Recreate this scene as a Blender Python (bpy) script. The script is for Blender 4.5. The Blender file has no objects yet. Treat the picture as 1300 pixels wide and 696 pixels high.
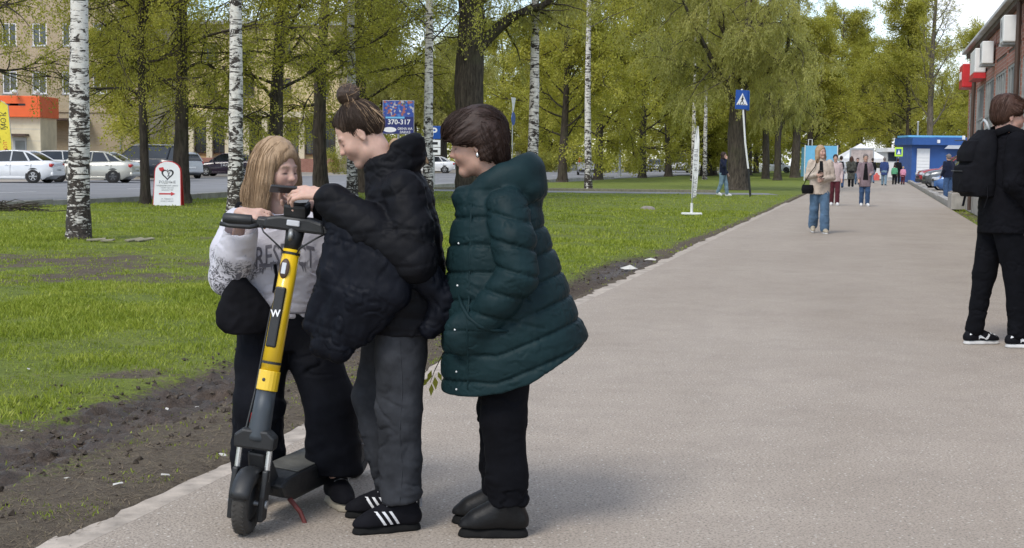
import bpy, bmesh, math, random
import numpy as np
from mathutils import Vector, Matrix, Euler
from mathutils.bvhtree import BVHTree

R = math.radians
scene = bpy.context.scene
col = scene.collection

# ------------------------------------------------------------------ camera
F, CX, CY, CAMZ = 1800.0, 650.0, 348.0, 1.40      # focal length and centre of a 1300 x 696 frame
cam_d = bpy.data.cameras.new('camera')
cam_d.sensor_width = 36.0
cam_d.lens = 36.0 * F / 1300.0
cam_d.clip_start, cam_d.clip_end = 0.05, 3000.0
cam = bpy.data.objects.new('camera', cam_d)
col.objects.link(cam)
CAM_M = Matrix.Translation((0, 0, CAMZ)) @ Matrix.Rotation(R(90 - 4.67), 4, 'X') @ Matrix.Rotation(R(0.65), 4, 'Z')
cam.matrix_world = CAM_M
scene.camera = cam

# ------------------------------------------------------------------ sky and sun (thin broken cloud, soft light)
SUN_EL, SUN_AZ = 50.0, 212.0        # azimuth clockwise from +Y: behind the viewer, to the left
world = bpy.data.worlds.new('World')
scene.world = world
world.use_nodes = True
wt = world.node_tree
wt.nodes.clear()
w_out = wt.nodes.new('ShaderNodeOutputWorld')
w_bg = wt.nodes.new('ShaderNodeBackground')
w_sky = wt.nodes.new('ShaderNodeTexSky')
w_sky.sky_type = 'NISHITA'
w_sky.sun_disc = False
w_sky.sun_elevation = R(SUN_EL)
w_sky.sun_rotation = R(SUN_AZ)
w_sky.air_density, w_sky.dust_density, w_sky.ozone_density = 1.0, 0.6, 2.5
w_tc = wt.nodes.new('ShaderNodeTexCoord')
w_map = wt.nodes.new('ShaderNodeMapping')
w_map.inputs['Scale'].default_value = (2.2, 2.2, 5.0)
w_n = wt.nodes.new('ShaderNodeTexNoise')
w_n.inputs['Scale'].default_value = 2.0
w_n.inputs['Detail'].default_value = 7.0
w_n.inputs['Roughness'].default_value = 0.6
w_r = wt.nodes.new('ShaderNodeValToRGB')
w_r.color_ramp.elements[0].position = 0.40
w_r.color_ramp.elements[1].position = 0.64
w_mix = wt.nodes.new('ShaderNodeMix')
w_mix.data_type = 'RGBA'
w_mix.inputs[7].default_value = (6.1, 6.4, 7.0, 1)
w_bg.inputs['Strength'].default_value = 0.10
wt.links.new(w_tc.outputs['Generated'], w_map.inputs['Vector'])
wt.links.new(w_map.outputs['Vector'], w_n.inputs['Vector'])
wt.links.new(w_n.outputs['Fac'], w_r.inputs['Fac'])
wt.links.new(w_r.outputs['Color'], w_mix.inputs[0])
wt.links.new(w_sky.outputs['Color'], w_mix.inputs[6])
wt.links.new(w_mix.outputs[2], w_bg.inputs['Color'])
wt.links.new(w_bg.outputs['Background'], w_out.inputs['Surface'])

sun_d = bpy.data.lights.new('sun', 'SUN')
sun_d.energy = 1.1
sun_d.angle = R(20)
sun_d.color = (1.0, 0.95, 0.87)
sun = bpy.data.objects.new('sun', sun_d)
col.objects.link(sun)
sd = Vector((math.sin(R(SUN_AZ)) * math.cos(R(SUN_EL)), math.cos(R(SUN_AZ)) * math.cos(R(SUN_EL)), math.sin(R(SUN_EL))))
sun.rotation_euler = sd.to_track_quat('Z', 'Y').to_euler()

scene.view_settings.view_transform = 'Standard'
scene.view_settings.look = 'None'
scene.view_settings.exposure = 1.08
scene.view_settings.gamma = 1.0
scene.view_settings.use_curve_mapping = False
scene.render.engine = 'CYCLES'
scene.cycles.max_bounces = 6
scene.cycles.transparent_max_bounces = 8
scene.cycles.use_denoising = True

# ------------------------------------------------------------------ measuring helpers
M3 = CAM_M.to_3x3()
def ray(px, py):
    return M3 @ Vector(((px - CX) / F, -(py - CY) / F, -1.0))
def G(px, py, z=0.0):                 # where the sight line meets the level z
    d = ray(px, py); t = (z - CAMZ) / d.z
    return Vector((d.x * t, d.y * t, z))
def AT(px, py, Y):                    # where it meets the distance Y
    d = ray(px, py); t = Y / d.y
    return Vector((d.x * t, Y, CAMZ + d.z * t))
# the footpath: u runs along its left edge, v to the left of that edge
PA = R(14.2)
PD = Vector((math.sin(PA), math.cos(PA), 0)); PN = Vector((-math.cos(PA), math.sin(PA), 0))
_p = Vector((-1.65, 5.02, 0)); PO = _p - PD * _p.dot(PD)
def P(u, v, z=0.0):
    q = PO + PD * u + PN * v
    return Vector((q.x, q.y, z))
def UV(q):
    e = Vector((q[0], q[1], 0)) - PO
    return e.dot(PD), e.dot(PN)
# the street: its near edge
RA = R(16.9)
RD = Vector((math.sin(RA), math.cos(RA), 0)); RN = Vector((-math.cos(RA), math.sin(RA), 0))
RO = Vector((-13.2, 36.5, 0))
def S(u, v, z=0.0):
    q = RO + RD * u + RN * v
    return Vector((q.x, q.y, z))

# ------------------------------------------------------------------ object helpers
def tag(o, label=None, cat=None, group=None, kind=None):
    if label: o['label'] = label
    if cat: o['category'] = cat
    if group: o['group'] = group
    if kind: o['kind'] = kind
    return o
def empty(name, loc=(0, 0, 0), rz=0.0, label=None, cat=None, group=None):
    o = bpy.data.objects.new(name, None)
    col.objects.link(o)
    o.location = loc; o.rotation_euler = (0, 0, rz)
    o.empty_display_size = 0.1
    return tag(o, label, cat, group)
def mk(name, me, parent=None, mat=None):
    if mat is not None:
        me.materials.clear(); me.materials.append(mat)
    o = bpy.data.objects.new(name, me)
    col.objects.link(o)
    if parent is not None: o.parent = parent
    return o
def np_mesh(name, V, Fq, smooth=True):
    """mesh from an (n,3) array and an (m,3|4) array of faces"""
    V = np.asarray(V, np.float32); Fq = np.asarray(Fq, np.int32)
    me = bpy.data.meshes.new(name)
    me.vertices.add(len(V)); me.vertices.foreach_set('co', V.ravel())
    k = Fq.shape[1]
    me.loops.add(Fq.size); me.loops.foreach_set('vertex_index', Fq.ravel())
    me.polygons.add(len(Fq))
    me.polygons.foreach_set('loop_start', np.arange(0, Fq.size, k, dtype=np.int32))
    me.polygons.foreach_set('loop_total', np.full(len(Fq), k, np.int32))
    me.update(calc_edges=True)
    if smooth: me.polygons.foreach_set('use_smooth', np.ones(len(Fq), bool))
    return me
def copy_tree(o, parent=None):
    c = o.copy(); col.objects.link(c); c.parent = parent
    for ch in o.children: copy_tree(ch, c)
    return c

class MB:
    """collects simple solids into one mesh"""
    def __init__(s): s.v = []; s.f = []
    def add(s, vs, fs):
        b = len(s.v); s.v += [tuple(x) for x in vs]; s.f += [tuple(i + b for i in f) for f in fs]; return s
    def box(s, c, size, rz=0.0, M=None):
        x, y, z = (q / 2 for q in size)
        vs = [Vector((i * x, j * y, k * z)) for i in (-1, 1) for j in (-1, 1) for k in (-1, 1)]
        if M is not None: vs = [M @ q for q in vs]
        elif rz: m = Matrix.Rotation(rz, 3, 'Z'); vs = [m @ q for q in vs]
        vs = [q + Vector(c) for q in vs]
        return s.add(vs, [(0, 1, 3, 2), (4, 6, 7, 5), (0, 4, 5, 1), (2, 3, 7, 6), (0, 2, 6, 4), (1, 5, 7, 3)])
    def b2(s, lo, hi):
        return s.box([(a + b) / 2 for a, b in zip(lo, hi)], [abs(b - a) for a, b in zip(lo, hi)])
    def tube(s, pts, rad, n=8, caps=True):
        pts = [Vector(p) for p in pts]
        if not isinstance(rad, (list, tuple)): rad = [rad] * len(pts)
        t0 = (pts[1] - pts[0]).normalized()
        a = t0.cross(Vector((0, 0, 1)) if abs(t0.z) < .95 else Vector((1, 0, 0))).normalized()
        vs = []
        for i, p in enumerate(pts):
            t = (pts[min(i + 1, len(pts) - 1)] - pts[max(i - 1, 0)]).normalized()
            a = (a - t * a.dot(t)).normalized(); b = t.cross(a)
            r = rad[i]; ra, rb = r if isinstance(r, tuple) else (r, r)
            for k in range(n):
                w = 2 * math.pi * k / n
                vs.append(p + a * ra * math.cos(w) + b * rb * math.sin(w))
        fs = []
        for i in range(len(pts) - 1):
            for k in range(n):
                k2 = (k + 1) % n
                fs.append((i * n + k, i * n + k2, (i + 1) * n + k2, (i + 1) * n + k))
        if caps:
            fs.append(tuple(range(n - 1, -1, -1))); fs.append(tuple((len(pts) - 1) * n + k for k in range(n)))
        return s.add(vs, fs)
    def cyl(s, a, b, r, n=12, r2=None):
        return s.tube([a, b], [r, r if r2 is None else r2], n)
    def lathe(s, prof, n=16, M=None):       # profile of (radius, z)
        vs = []; fs = []
        for r, z in prof:
            for k in range(n):
                w = 2 * math.pi * k / n; vs.append(Vector((r * math.cos(w), r * math.sin(w), z)))
        for i in range(len(prof) - 1):
            for k in range(n):
                k2 = (k + 1) % n; fs.append((i * n + k, i * n + k2, (i + 1) * n + k2, (i + 1) * n + k))
        if M is not None: vs = [M @ q for q in vs]
        return s.add(vs, fs)
    def prism(s, poly, d0, d1, fn=None):    # 2-D outline (a,b) given depth; fn maps (a,b,d) to a point
        fn = fn or (lambda a, b, d: (a, d, b))
        n = len(poly)
        vs = [Vector(fn(a, b, d0)) for a, b in poly] + [Vector(fn(a, b, d1)) for a, b in poly]
        fs = [tuple(range(n)), tuple(range(2 * n - 1, n - 1, -1))]
        fs += [((k + 1) % n, k, n + k, n + (k + 1) % n) for k in range(n)]
        return s.add(vs, fs)
    def mesh(s, name, smooth=False):
        me = bpy.data.meshes.new(name)
        me.from_pydata([tuple(q) for q in s.v], [], s.f); me.update()
        bm = bmesh.new(); bm.from_mesh(me); bmesh.ops.recalc_face_normals(bm, faces=bm.faces); bm.to_mesh(me); bm.free()
        if smooth:
            for p in me.polygons: p.use_smooth = True
        return me
    def build(s, name, mat, parent=None, smooth=False, bevel=0.0, loc=None, rz=0.0, seg=2):
        o = mk(name, s.mesh(name, smooth), parent, mat)
        if loc is not None: o.location = loc
        if rz: o.rotation_euler = (0, 0, rz)
        if bevel:
            m = o.modifiers.new('bevel', 'BEVEL'); m.width = bevel; m.segments = seg; m.limit_method = 'ANGLE'; m.angle_limit = R(35)
            m.harden_normals = False
        return o
def auto_smooth(o, ang=40):
    me = o.data
    me.polygons.foreach_set('use_smooth', np.ones(len(me.polygons), bool))
    try: me.set_sharp_from_angle(angle=R(ang))
    except Exception: pass
    return o

def text_mesh(name, body, size, depth=0.0, res=3, align='CENTER', bold=0.0, sx=1.0, shear=0.0):
    cu = bpy.data.curves.new(name, 'FONT')
    cu.body = body; cu.size = size; cu.align_x = align; cu.align_y = 'CENTER'
    cu.resolution_u = res; cu.offset = bold; cu.extrude = depth; cu.shear = shear
    o = bpy.data.objects.new(name, cu); col.objects.link(o)
    dg = bpy.context.evaluated_depsgraph_get(); dg.update()
    me = bpy.data.meshes.new_from_object(o.evaluated_get(dg))
    bpy.data.objects.remove(o); bpy.data.curves.remove(cu)
    if sx != 1.0:
        for v in me.vertices: v.co.x *= sx
    me.name = name
    return me
# ------------------------------------------------------------------ materials
class NT:
    def __init__(s, name):
        s.m = bpy.data.materials.new(name); s.m.use_nodes = True
        s.t = s.m.node_tree; s.b = s.t.nodes['Principled BSDF']; s.out = s.t.nodes['Material Output']
    def n(s, typ, **kw):
        x = s.t.nodes.new(typ)
        for k, v in kw.items(): setattr(x, k, v)
        return x
    def l(s, a, b): s.t.links.new(a, b); return s
    def val(s, sock, v):
        if hasattr(v, 'is_linked') or hasattr(v, 'links'): s.t.links.new(v, sock)
        else: sock.default_value = v
    def coord(s, kind='Object', scale=(1, 1, 1), loc=(0, 0, 0), rot=(0, 0, 0)):
        tc = s.n('ShaderNodeTexCoord'); mp = s.n('ShaderNodeMapping')
        mp.inputs['Scale'].default_value = scale; mp.inputs['Location'].default_value = loc; mp.inputs['Rotation'].default_value = rot
        s.l(tc.outputs[kind], mp.inputs['Vector']); return mp.outputs['Vector']
    def world(s, scale=(1, 1, 1), loc=(0, 0, 0), rot=(0, 0, 0)):
        g = s.n('ShaderNodeNewGeometry'); mp = s.n('ShaderNodeMapping')
        mp.inputs['Scale'].default_value = scale; mp.inputs['Location'].default_value = loc; mp.inputs['Rotation'].default_value = rot
        s.l(g.outputs['Position'], mp.inputs['Vector']); return mp.outputs['Vector']
    def noise(s, vec, scale, detail=4, rough=.55, dist=0.0):
        x = s.n('ShaderNodeTexNoise'); s.l(vec, x.inputs['Vector'])
        x.inputs['Scale'].default_value = scale; x.inputs['Detail'].default_value = detail
        x.inputs['Roughness'].default_value = rough; x.inputs['Distortion'].default_value = dist
        return x.outputs['Fac']
    def voro(s, vec, scale, feature='F1', out='Distance', rnd=1.0):
        x = s.n('ShaderNodeTexVoronoi', feature=feature); s.l(vec, x.inputs['Vector'])
        x.inputs['Scale'].default_value = scale; x.inputs['Randomness'].default_value = rnd
        return x.outputs[out]
    def ramp(s, fac, stops, interp='LINEAR'):
        x = s.n('ShaderNodeValToRGB'); cr = x.color_ramp; cr.interpolation = interp
        while len(cr.elements) < len(stops): cr.elements.new(0.5)
        for e, (p, c) in zip(cr.elements, stops):
            e.position = p; e.color = (c, c, c, 1) if not hasattr(c, '__len__') else (*c[:3], 1)
        s.l(fac, x.inputs['Fac']); return x.outputs['Color']
    def mix(s, fac, a, b, mode='MIX'):
        x = s.n('ShaderNodeMix', data_type='RGBA', blend_type=mode)
        for i, q in ((0, fac), (6, a), (7, b)):
            if hasattr(q, 'is_linked'): s.l(q, x.inputs[i])
            elif i == 0: x.inputs[0].default_value = q
            else: x.inputs[i].default_value = (*q[:3], 1)
        return x.outputs[2]
    def math(s, op, a, b=0.0, clamp=False):
        x = s.n('ShaderNodeMath', operation=op, use_clamp=clamp)
        for i, q in ((0, a), (1, b)):
            if hasattr(q, 'is_linked'): s.l(q, x.inputs[i])
            else: x.inputs[i].default_value = q
        return x.outputs[0]
    def bump(s, h, strength=.3, dist=.01, normal=None):
        x = s.n('ShaderNodeBump'); s.l(h, x.inputs['Height'])
        x.inputs['Strength'].default_value = strength; x.inputs['Distance'].default_value = dist
        if normal is not None: s.l(normal, x.inputs['Normal'])
        s.l(x.outputs['Normal'], s.b.inputs['Normal']); return x.outputs['Normal']
    def set(s, color=None, rough=None, metal=None, spec=None, **kw):
        I = s.b.inputs
        if color is not None:
            if hasattr(color, 'is_linked'): s.l(color, I['Base Color'])
            else: I['Base Color'].default_value = (*color[:3], 1)
        for k, q in (('Roughness', rough), ('Metallic', metal), ('Specular IOR Level', spec)):
            if q is not None:
                if hasattr(q, 'is_linked'): s.l(q, I[k])
                else: I[k].default_value = q
        for k, q in kw.items(): I[k.replace('_', ' ')].default_value = q
        return s.m
def mul(c, k): return tuple(min(1, q * k) for q in c)

def plain(name, c, rough=.5, metal=0.0, var=.18, scale=6.0, bump=0.0, bscale=60.0, spec=.5, bdist=.004, **kw):
    t = NT(name); v = t.coord()
    n1 = t.noise(v, scale, 5, .6)
    cc = t.ramp(n1, [(.3, mul(c, 1 - var)), (.7, mul(c, 1 + var))])
    rr = t.ramp(t.noise(v, scale * 3, 3), [(.3, max(0, rough - .08)), (.7, min(1, rough + .08))])
    if bump: t.bump(t.noise(v, bscale, 4, .6), bump, bdist)
    return t.set(cc, rr, metal, spec, **kw)

def cloth(name, c, var=.22, weave=500.0, rough=.85, fold=.35, sheen=.25, bs=.25, fscale=9.0):
    """woven or quilted cloth: soft creases and a fine weave"""
    t = NT(name); v = t.coord()
    n1 = t.noise(v, 7, 5, .6)
    cc = t.ramp(n1, [(.3, mul(c, 1 - var)), (.72, mul(c, 1 + var))])
    vs = t.coord(scale=(1.0, 1.0, .55))
    f = t.noise(vs, fscale, 4, .5, .6)
    b1 = t.n('ShaderNodeBump'); t.l(f, b1.inputs['Height']); b1.inputs['Strength'].default_value = fold; b1.inputs['Distance'].default_value = .03
    t.bump(t.noise(v, weave, 2), bs, .002, b1.outputs['Normal'])
    return t.set(cc, rough, 0, .12, Sheen_Weight=sheen)

MAT = {}
def skin_mat(name, c):
    t = NT(name)
    at = t.n('ShaderNodeVertexColor', layer_name='tone')
    v = t.coord()
    n = t.ramp(t.noise(v, 40, 4), [(.3, .9), (.7, 1.08)])
    cc = t.mix(1.0, at.outputs['Color'], n, 'MULTIPLY')
    t.bump(t.noise(v, 220, 3), .15, .0015)
    t.b.inputs['Subsurface Weight'].default_value = .12
    t.b.inputs['Subsurface Radius'].default_value = (.012, .004, .002)
    return t.set(cc, .5, 0, .4)
MAT['skin'] = skin_mat('skin', None)

def hair_mat(name, c, c2, zscale=.06):
    t = NT(name)
    at = t.n('ShaderNodeVertexColor', layer_name='strand')   # coordinates that run along the strands
    mp = t.n('ShaderNodeMapping'); mp.inputs['Scale'].default_value = (260, 260, 3.0)
    t.l(at.outputs['Color'], mp.inputs['Vector'])
    n = t.noise(mp.outputs['Vector'], 2.0, 5, .65)
    cc = t.ramp(n, [(.30, mul(c, .7)), (.5, c), (.78, c2)])
    t.bump(n, .4, .003)
    return t.set(cc, .5, 0, .3)

# ---- bark
def birch_bark():
    t = NT('birch_bark'); v = t.coord()
    g = t.n('ShaderNodeTexCoord'); sep = t.n('ShaderNodeSeparateXYZ'); t.l(g.outputs['Object'], sep.inputs[0])
    low = t.math('MULTIPLY', t.math('SUBTRACT', 2.3, sep.outputs['Z']), .045, True)        # rougher, darker near the foot
    vd = t.coord(scale=(3.2, 3.2, 30)); d = t.noise(vd, 1.0, 3, .6, .4)                   # fine dashes
    vp = t.coord(scale=(4.2, 4.2, 7.5)); p = t.noise(vp, 1.0, 6, .72, .5)                 # black scars
    vq = t.coord(scale=(1.5, 1.5, 2.0)); big = t.noise(vq, 1.0, 2, .5)
    m1 = t.ramp(t.math('ADD', d, low), [(.575, 0), (.60, 1)])
    m2 = t.ramp(t.math('ADD', t.math('ADD', p, low), t.math('MULTIPLY', t.math('SUBTRACT', big, .5), .25)), [(.545, 0), (.57, 1)])
    m = t.math('MAXIMUM', m1, m2)
    white = t.ramp(t.noise(v, 9, 5), [(.3, (.50, .46, .41)), (.55, (.70, .67, .62)), (.8, (.58, .50, .42))])
    dark = t.ramp(t.noise(v, 25, 4), [(.3, (.018, .015, .013)), (.7, (.075, .06, .05))])
    t.bump(t.math('SUBTRACT', t.noise(vd, 2.0, 4), m), .5, .012)
    return t.set(t.mix(m, white, dark), .75, 0, .25)
MAT['birch'] = birch_bark()
def dark_bark(name, c):
    t = NT(name); v = t.coord(scale=(9, 9, 1.6))
    n = t.noise(v, 1.6, 6, .65, .4); n2 = t.noise(t.coord(), 1.2, 3)
    cc = t.ramp(n, [(.3, mul(c, .35)), (.5, c), (.75, mul(c, 1.9))])
    cc = t.mix(t.ramp(n2, [(.5, 0), (.75, .35)]), cc, (.10, .115, .05))
    t.bump(n, .9, .05)
    return t.set(cc, .9, 0, .15)
MAT['bark'] = dark_bark('dark_bark', (.062, .050, .040))
MAT['willow_bark'] = dark_bark('willow_bark', (.070, .058, .046))
MAT['poplar_bark'] = dark_bark('poplar_bark', (.13, .11, .085))
MAT['birch_limb'] = plain('birch_limb_bark', (.10, .085, .075), .8, var=.4, scale=8)
MAT['twig'] = plain('spring_twig', (.105, .085, .045), .85, var=.3, scale=3)
def leaf_mat(name, stops):
    t = NT(name)
    g = t.n('ShaderNodeNewGeometry')
    oi = t.n('ShaderNodeObjectInfo')
    f = t.math('ADD', t.math('MULTIPLY', g.outputs['Random Per Island'], .8), t.math('MULTIPLY', oi.outputs['Random'], .2))
    clump = t.noise(t.world(), .55, 2, .5)
    f = t.math('ADD', t.math('MULTIPLY', f, .55), t.math('MULTIPLY', t.ramp(clump, [(.3, 0), (.7, 1)]), .45))
    cc = t.ramp(f, stops)
    t.set(cc, .55, 0, .3)
    tr = t.n('ShaderNodeBsdfTranslucent'); t.l(t.mix(1.0, cc, (1.25, 1.2, .6), 'MULTIPLY'), tr.inputs['Color'])
    mx = t.n('ShaderNodeMixShader'); mx.inputs[0].default_value = .5
    t.l(t.b.outputs[0], mx.inputs[1]); t.l(tr.outputs[0], mx.inputs[2]); t.l(mx.outputs[0], t.out.inputs['Surface'])
    return t.m
MAT['leaf_linden'] = leaf_mat('spring_leaf', [(.05, (.215, .222, .036)), (.5, (.375, .370, .066)), (.95, (.56, .52, .135))])
MAT['leaf_willow'] = leaf_mat('willow_leaf', [(.05, (.24, .25, .080)), (.5, (.39, .39, .125)), (.95, (.56, .53, .20))])
MAT['leaf_birch'] = leaf_mat('birch_leaf', [(.05, (.25, .27, .05)), (.5, (.40, .41, .08)), (.95, (.56, .54, .14))])
MAT['leaf_wood'] = leaf_mat('far_leaf', [(.05, (.22, .24, .06)), (.5, (.34, .35, .085)), (.95, (.49, .47, .14))])

# ---- ground
def asphalt_path():
    t = NT('worn_asphalt'); v = t.world()
    big = t.noise(v, .5, 5, .6, .3); mid = t.noise(v, 3.0, 5, .65); grain = t.noise(v, 90, 3, .7)
    vr = t.world(rot=(0, 0, PA))                                                        # worn lanes along the walk
    mpl = t.n('ShaderNodeMapping'); mpl.inputs['Scale'].default_value = (1.3, .06, 1); t.l(vr, mpl.inputs['Vector'])
    lane = t.noise(mpl.outputs['Vector'], 1.0, 3, .5)
    c = t.ramp(big, [(.3, (.345, .288, .230)), (.7, (.425, .360, .293))])
    c = t.mix(t.ramp(lane, [(.35, 0), (.7, .35)]), c, (.48, .415, .345))
    c = t.mix(t.ramp(mid, [(.45, 0), (.75, .32)]), c, (.235, .198, .165))
    blot = t.noise(v, 1.1, 6, .7, .8); c = t.mix(t.ramp(blot, [(.58, 0), (.76, .2)]), c, (.20, .168, .14))
    c = t.mix(t.ramp(grain, [(.35, .75), (.52, 0)]), c, (.115, .098, .082))
    st = t.voro(v, 42, 'F1', 'Distance'); sc = t.voro(v, 42, 'F1', 'Color')
    sep = t.n('ShaderNodeSeparateColor'); t.l(sc, sep.inputs[0])
    stone = t.math('MULTIPLY', t.ramp(st, [(.16, 1), (.24, 0)]), t.ramp(sep.outputs[0], [(.62, 0), (.70, 1)]))
    c = t.mix(t.math('MULTIPLY', stone, .9), c, (.60, .55, .48))
    t2 = t.voro(v, 95, 'F1', 'Distance'); t.bump(t.math('ADD', t.math('MULTIPLY', t2, .7), grain), .55, .006)
    return t.set(c, .85, 0, .3)
MAT['path'] = asphalt_path()
def road_mat(name, a, b):
    t = NT(name); v = t.world()
    c = t.ramp(t.noise(v, .35, 6, .65), [(.3, a), (.7, b)])
    vr = t.world(rot=(0, 0, RA)); mpl = t.n('ShaderNodeMapping'); mpl.inputs['Scale'].default_value = (.8, .03, 1); t.l(vr, mpl.inputs['Vector'])
    c = t.mix(t.ramp(t.noise(mpl.outputs['Vector'], 1.0, 3), [(.4, 0), (.7, .5)]), c, mul(a, .75))
    t.bump(t.noise(v, 60, 3), .3, .006)
    return t.set(c, .8, 0, .3)
MAT['road'] = road_mat('road_asphalt', (.20, .20, .205), (.26, .26, .265))
MAT['lot'] = road_mat('dusty_paving', (.30, .265, .22), (.38, .34, .29))
def ground_mat():
    """lawn with bare patches; the mud strip is stored with the mesh as an attribute"""
    t = NT('lawn_ground'); v = t.world()
    at = t.n('ShaderNodeVertexColor', layer_name='cover')      # red: mud, green: trodden dirt, blue: wet
    sep = t.n('ShaderNodeSeparateColor'); t.l(at.outputs['Color'], sep.inputs[0])
    n1 = t.noise(v, .30, 5, .6, .4); n2 = t.noise(v, 2.4, 5, .65); n3 = t.noise(v, 22, 4, .7)
    g = t.ramp(n2, [(.25, (.095, .13, .014)), (.5, (.17, .215, .024)), (.8, (.24, .27, .045))])
    g = t.mix(t.ramp(n1, [(.50, 0), (.72, .50)]), g, (.17, .165, .055))
    g = t.mix(t.ramp(n3, [(.35, .6), (.55, 0)]), g, (.055, .065, .014))
    dirt = t.ramp(t.math('ADD', t.math('MULTIPLY', n3, .6), t.math('MULTIPLY', t.noise(v, 3.5, 5, .7), .4)), [(.3, (.060, .045, .030)), (.45, (.105, .080, .055)), (.6, (.15, .12, .08)), (.75, (.22, .18, .13))])
    mud = t.ramp(t.noise(v, 9, 5, .7), [(.3, (.034, .023, .015)), (.55, (.082, .057, .039)), (.8, (.15, .108, .078))])
    dm = t.ramp(t.math('ADD', sep.outputs[1], t.math('MULTIPLY', t.math('SUBTRACT', t.noise(v, 38, 5, .8), .5), 2.4)), [(.36, 0), (.60, 1)])
    mm = t.ramp(t.math('ADD', sep.outputs[0], t.math('MULTIPLY', t.math('SUBTRACT', t.noise(v, 30, 5, .8), .5), 1.8)), [(.40, 0), (.58, 1)])
    c = t.mix(dm, g, dirt); c = t.mix(mm, c, mud)
    rough = t.math('SUBTRACT', .95, t.math('MULTIPLY', t.math('MULTIPLY', mm, sep.outputs[2]), .65))
    t.bump(t.math('ADD', n3, t.noise(v, 80, 4, .7)), .8, .03)
    return t.set(c, rough, 0, .35)
MAT['ground'] = ground_mat()
def blade_mat():
    t = NT('grass_blade'); g = t.n('ShaderNodeNewGeometry')
    cl = t.noise(t.world(), .9, 4, .6)
    f = t.math('ADD', t.math('MULTIPLY', g.outputs['Random Per Island'], .5), t.math('MULTIPLY', t.ramp(cl, [(.3, 0), (.7, 1)]), .5))
    c = t.ramp(f, [(.0, (.13, .175, .014)), (.45, (.265, .325, .032)), (.8, (.38, .42, .06)), (1.0, (.46, .42, .15))])
    t.set(c, .5, 0, .35)
    tr = t.n('ShaderNodeBsdfTranslucent'); t.l(c, tr.inputs['Color'])
    mx = t.n('ShaderNodeMixShader'); mx.inputs[0].default_value = .35
    t.l(t.b.outputs[0], mx.inputs[1]); t.l(tr.outputs[0], mx.inputs[2]); t.l(mx.outputs[0], t.out.inputs['Surface'])
    return t.m
MAT['blade'] = blade_mat()
MAT['straw'] = plain('dry_straw', (.17, .13, .080), .9, var=.4, scale=30)
MAT['grit'] = plain('grit', (.34, .31, .27), .9, var=.4, scale=30)
MAT['kerb'] = plain('kerb_concrete', (.34, .32, .29), .85, var=.25, scale=4, bump=.4, bscale=50)
MAT['edge'] = plain('worn_concrete_edge', (.40, .342, .28), .9, var=.35, scale=7, bump=.7, bscale=40)
MAT['litter'] = plain('paper_scrap', (.55, .53, .48), .8, var=.1)
MAT['stone'] = plain('stone_lump', (.25, .22, .19), .9, var=.3, bump=.6, bscale=25)
MAT['wood_old'] = plain('grey_plank', (.23, .21, .14), .85, var=.3, scale=10, bump=.4)

def brick_mat(name, a, b, mortar, scale=1.0, rough=.85):
    t = NT(name); tc = t.n('ShaderNodeTexCoord'); sx = t.n('ShaderNodeSeparateXYZ'); t.l(tc.outputs['Object'], sx.inputs[0])
    cb = t.n('ShaderNodeCombineXYZ'); t.l(t.math('ADD', sx.outputs[0], sx.outputs[1]), cb.inputs[0]); t.l(sx.outputs[2], cb.inputs[1])
    br = t.n('ShaderNodeTexBrick'); t.l(cb.outputs[0], br.inputs['Vector'])
    br.inputs['Color1'].default_value = (*a, 1); br.inputs['Color2'].default_value = (*b, 1); br.inputs['Mortar'].default_value = (*mortar, 1)
    br.inputs['Scale'].default_value = 1.0 / scale; br.inputs['Brick Width'].default_value = .26; br.inputs['Row Height'].default_value = .085
    br.inputs['Mortar Size'].default_value = .010
    n = t.noise(t.coord(), .6, 6, .65); n2 = t.noise(t.coord(scale=(1.2, 1.2, .15)), 1.0, 5, .6)
    c = t.mix(t.ramp(n, [(.4, 0), (.8, .4)]), br.outputs['Color'], mul(a, .7))
    c = t.mix(t.ramp(n2, [(.5, 0), (.8, .35)]), c, mul(b, .6))
    t.bump(br.outputs['Fac'], -.3, .008)
    return t.set(c, rough, 0, .3)
MAT['brick_yellow'] = brick_mat('yellow_brick', (.40, .315, .19), (.47, .38, .25), (.44, .39, .31))
MAT['brick_red'] = brick_mat('red_brick', (.30, .125, .09), (.37, .165, .12), (.36, .28, .24))
MAT['cream'] = plain('cream_render', (.66, .58, .42), .8, var=.12, scale=1.5)
MAT['yellow_render'] = plain('yellow_render', (.62, .50, .27), .8, var=.12, scale=1.0)
MAT['orange'] = plain('orange_fascia', (.80, .125, .025), .5, var=.06, scale=2)
MAT['yellow_flag'] = plain('yellow_banner', (.72, .60, .045), .7, var=.1, scale=3)
MAT['white_paint'] = plain('white_paint', (.76, .76, .74), .5, var=.07, scale=3)
MAT['grey_paint'] = plain('grey_paint', (.42, .43, .43), .5, var=.1, scale=3)
MAT['grey_frame'] = plain('grey_window_frame', (.30, .31, .30), .6, var=.2, scale=3)
MAT['dark_metal'] = plain('dark_metal', (.030, .030, .032), .45, var=.2)
MAT['brown_metal'] = plain('brown_metal', (.075, .045, .032), .6, var=.25, scale=3)
MAT['galv'] = plain('galvanised_steel', (.38, .39, .39), .5, .6, var=.2, scale=8)
MAT['blue'] = plain('kiosk_blue', (.022, .085, .29), .5, var=.12, scale=2)
MAT['sign_blue'] = plain('sign_blue', (.012, .075, .33), .4, var=.08)
MAT['light_blue'] = plain('light_blue_panel', (.16, .46, .70), .6, var=.1, scale=2)
MAT['red'] = plain('sign_red', (.55, .022, .025), .45, var=.1, scale=4)
MAT['lime'] = plain('sign_lime', (.50, .78, .06), .5, var=.06)
MAT['black_print'] = plain('black_print', (.02, .02, .024), .6, var=.1)
MAT['grey_print'] = plain('grey_print', (.22, .22, .23), .6, var=.1)
MAT['white_print'] = plain('white_print', (.80, .80, .80), .6, var=.04)
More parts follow.
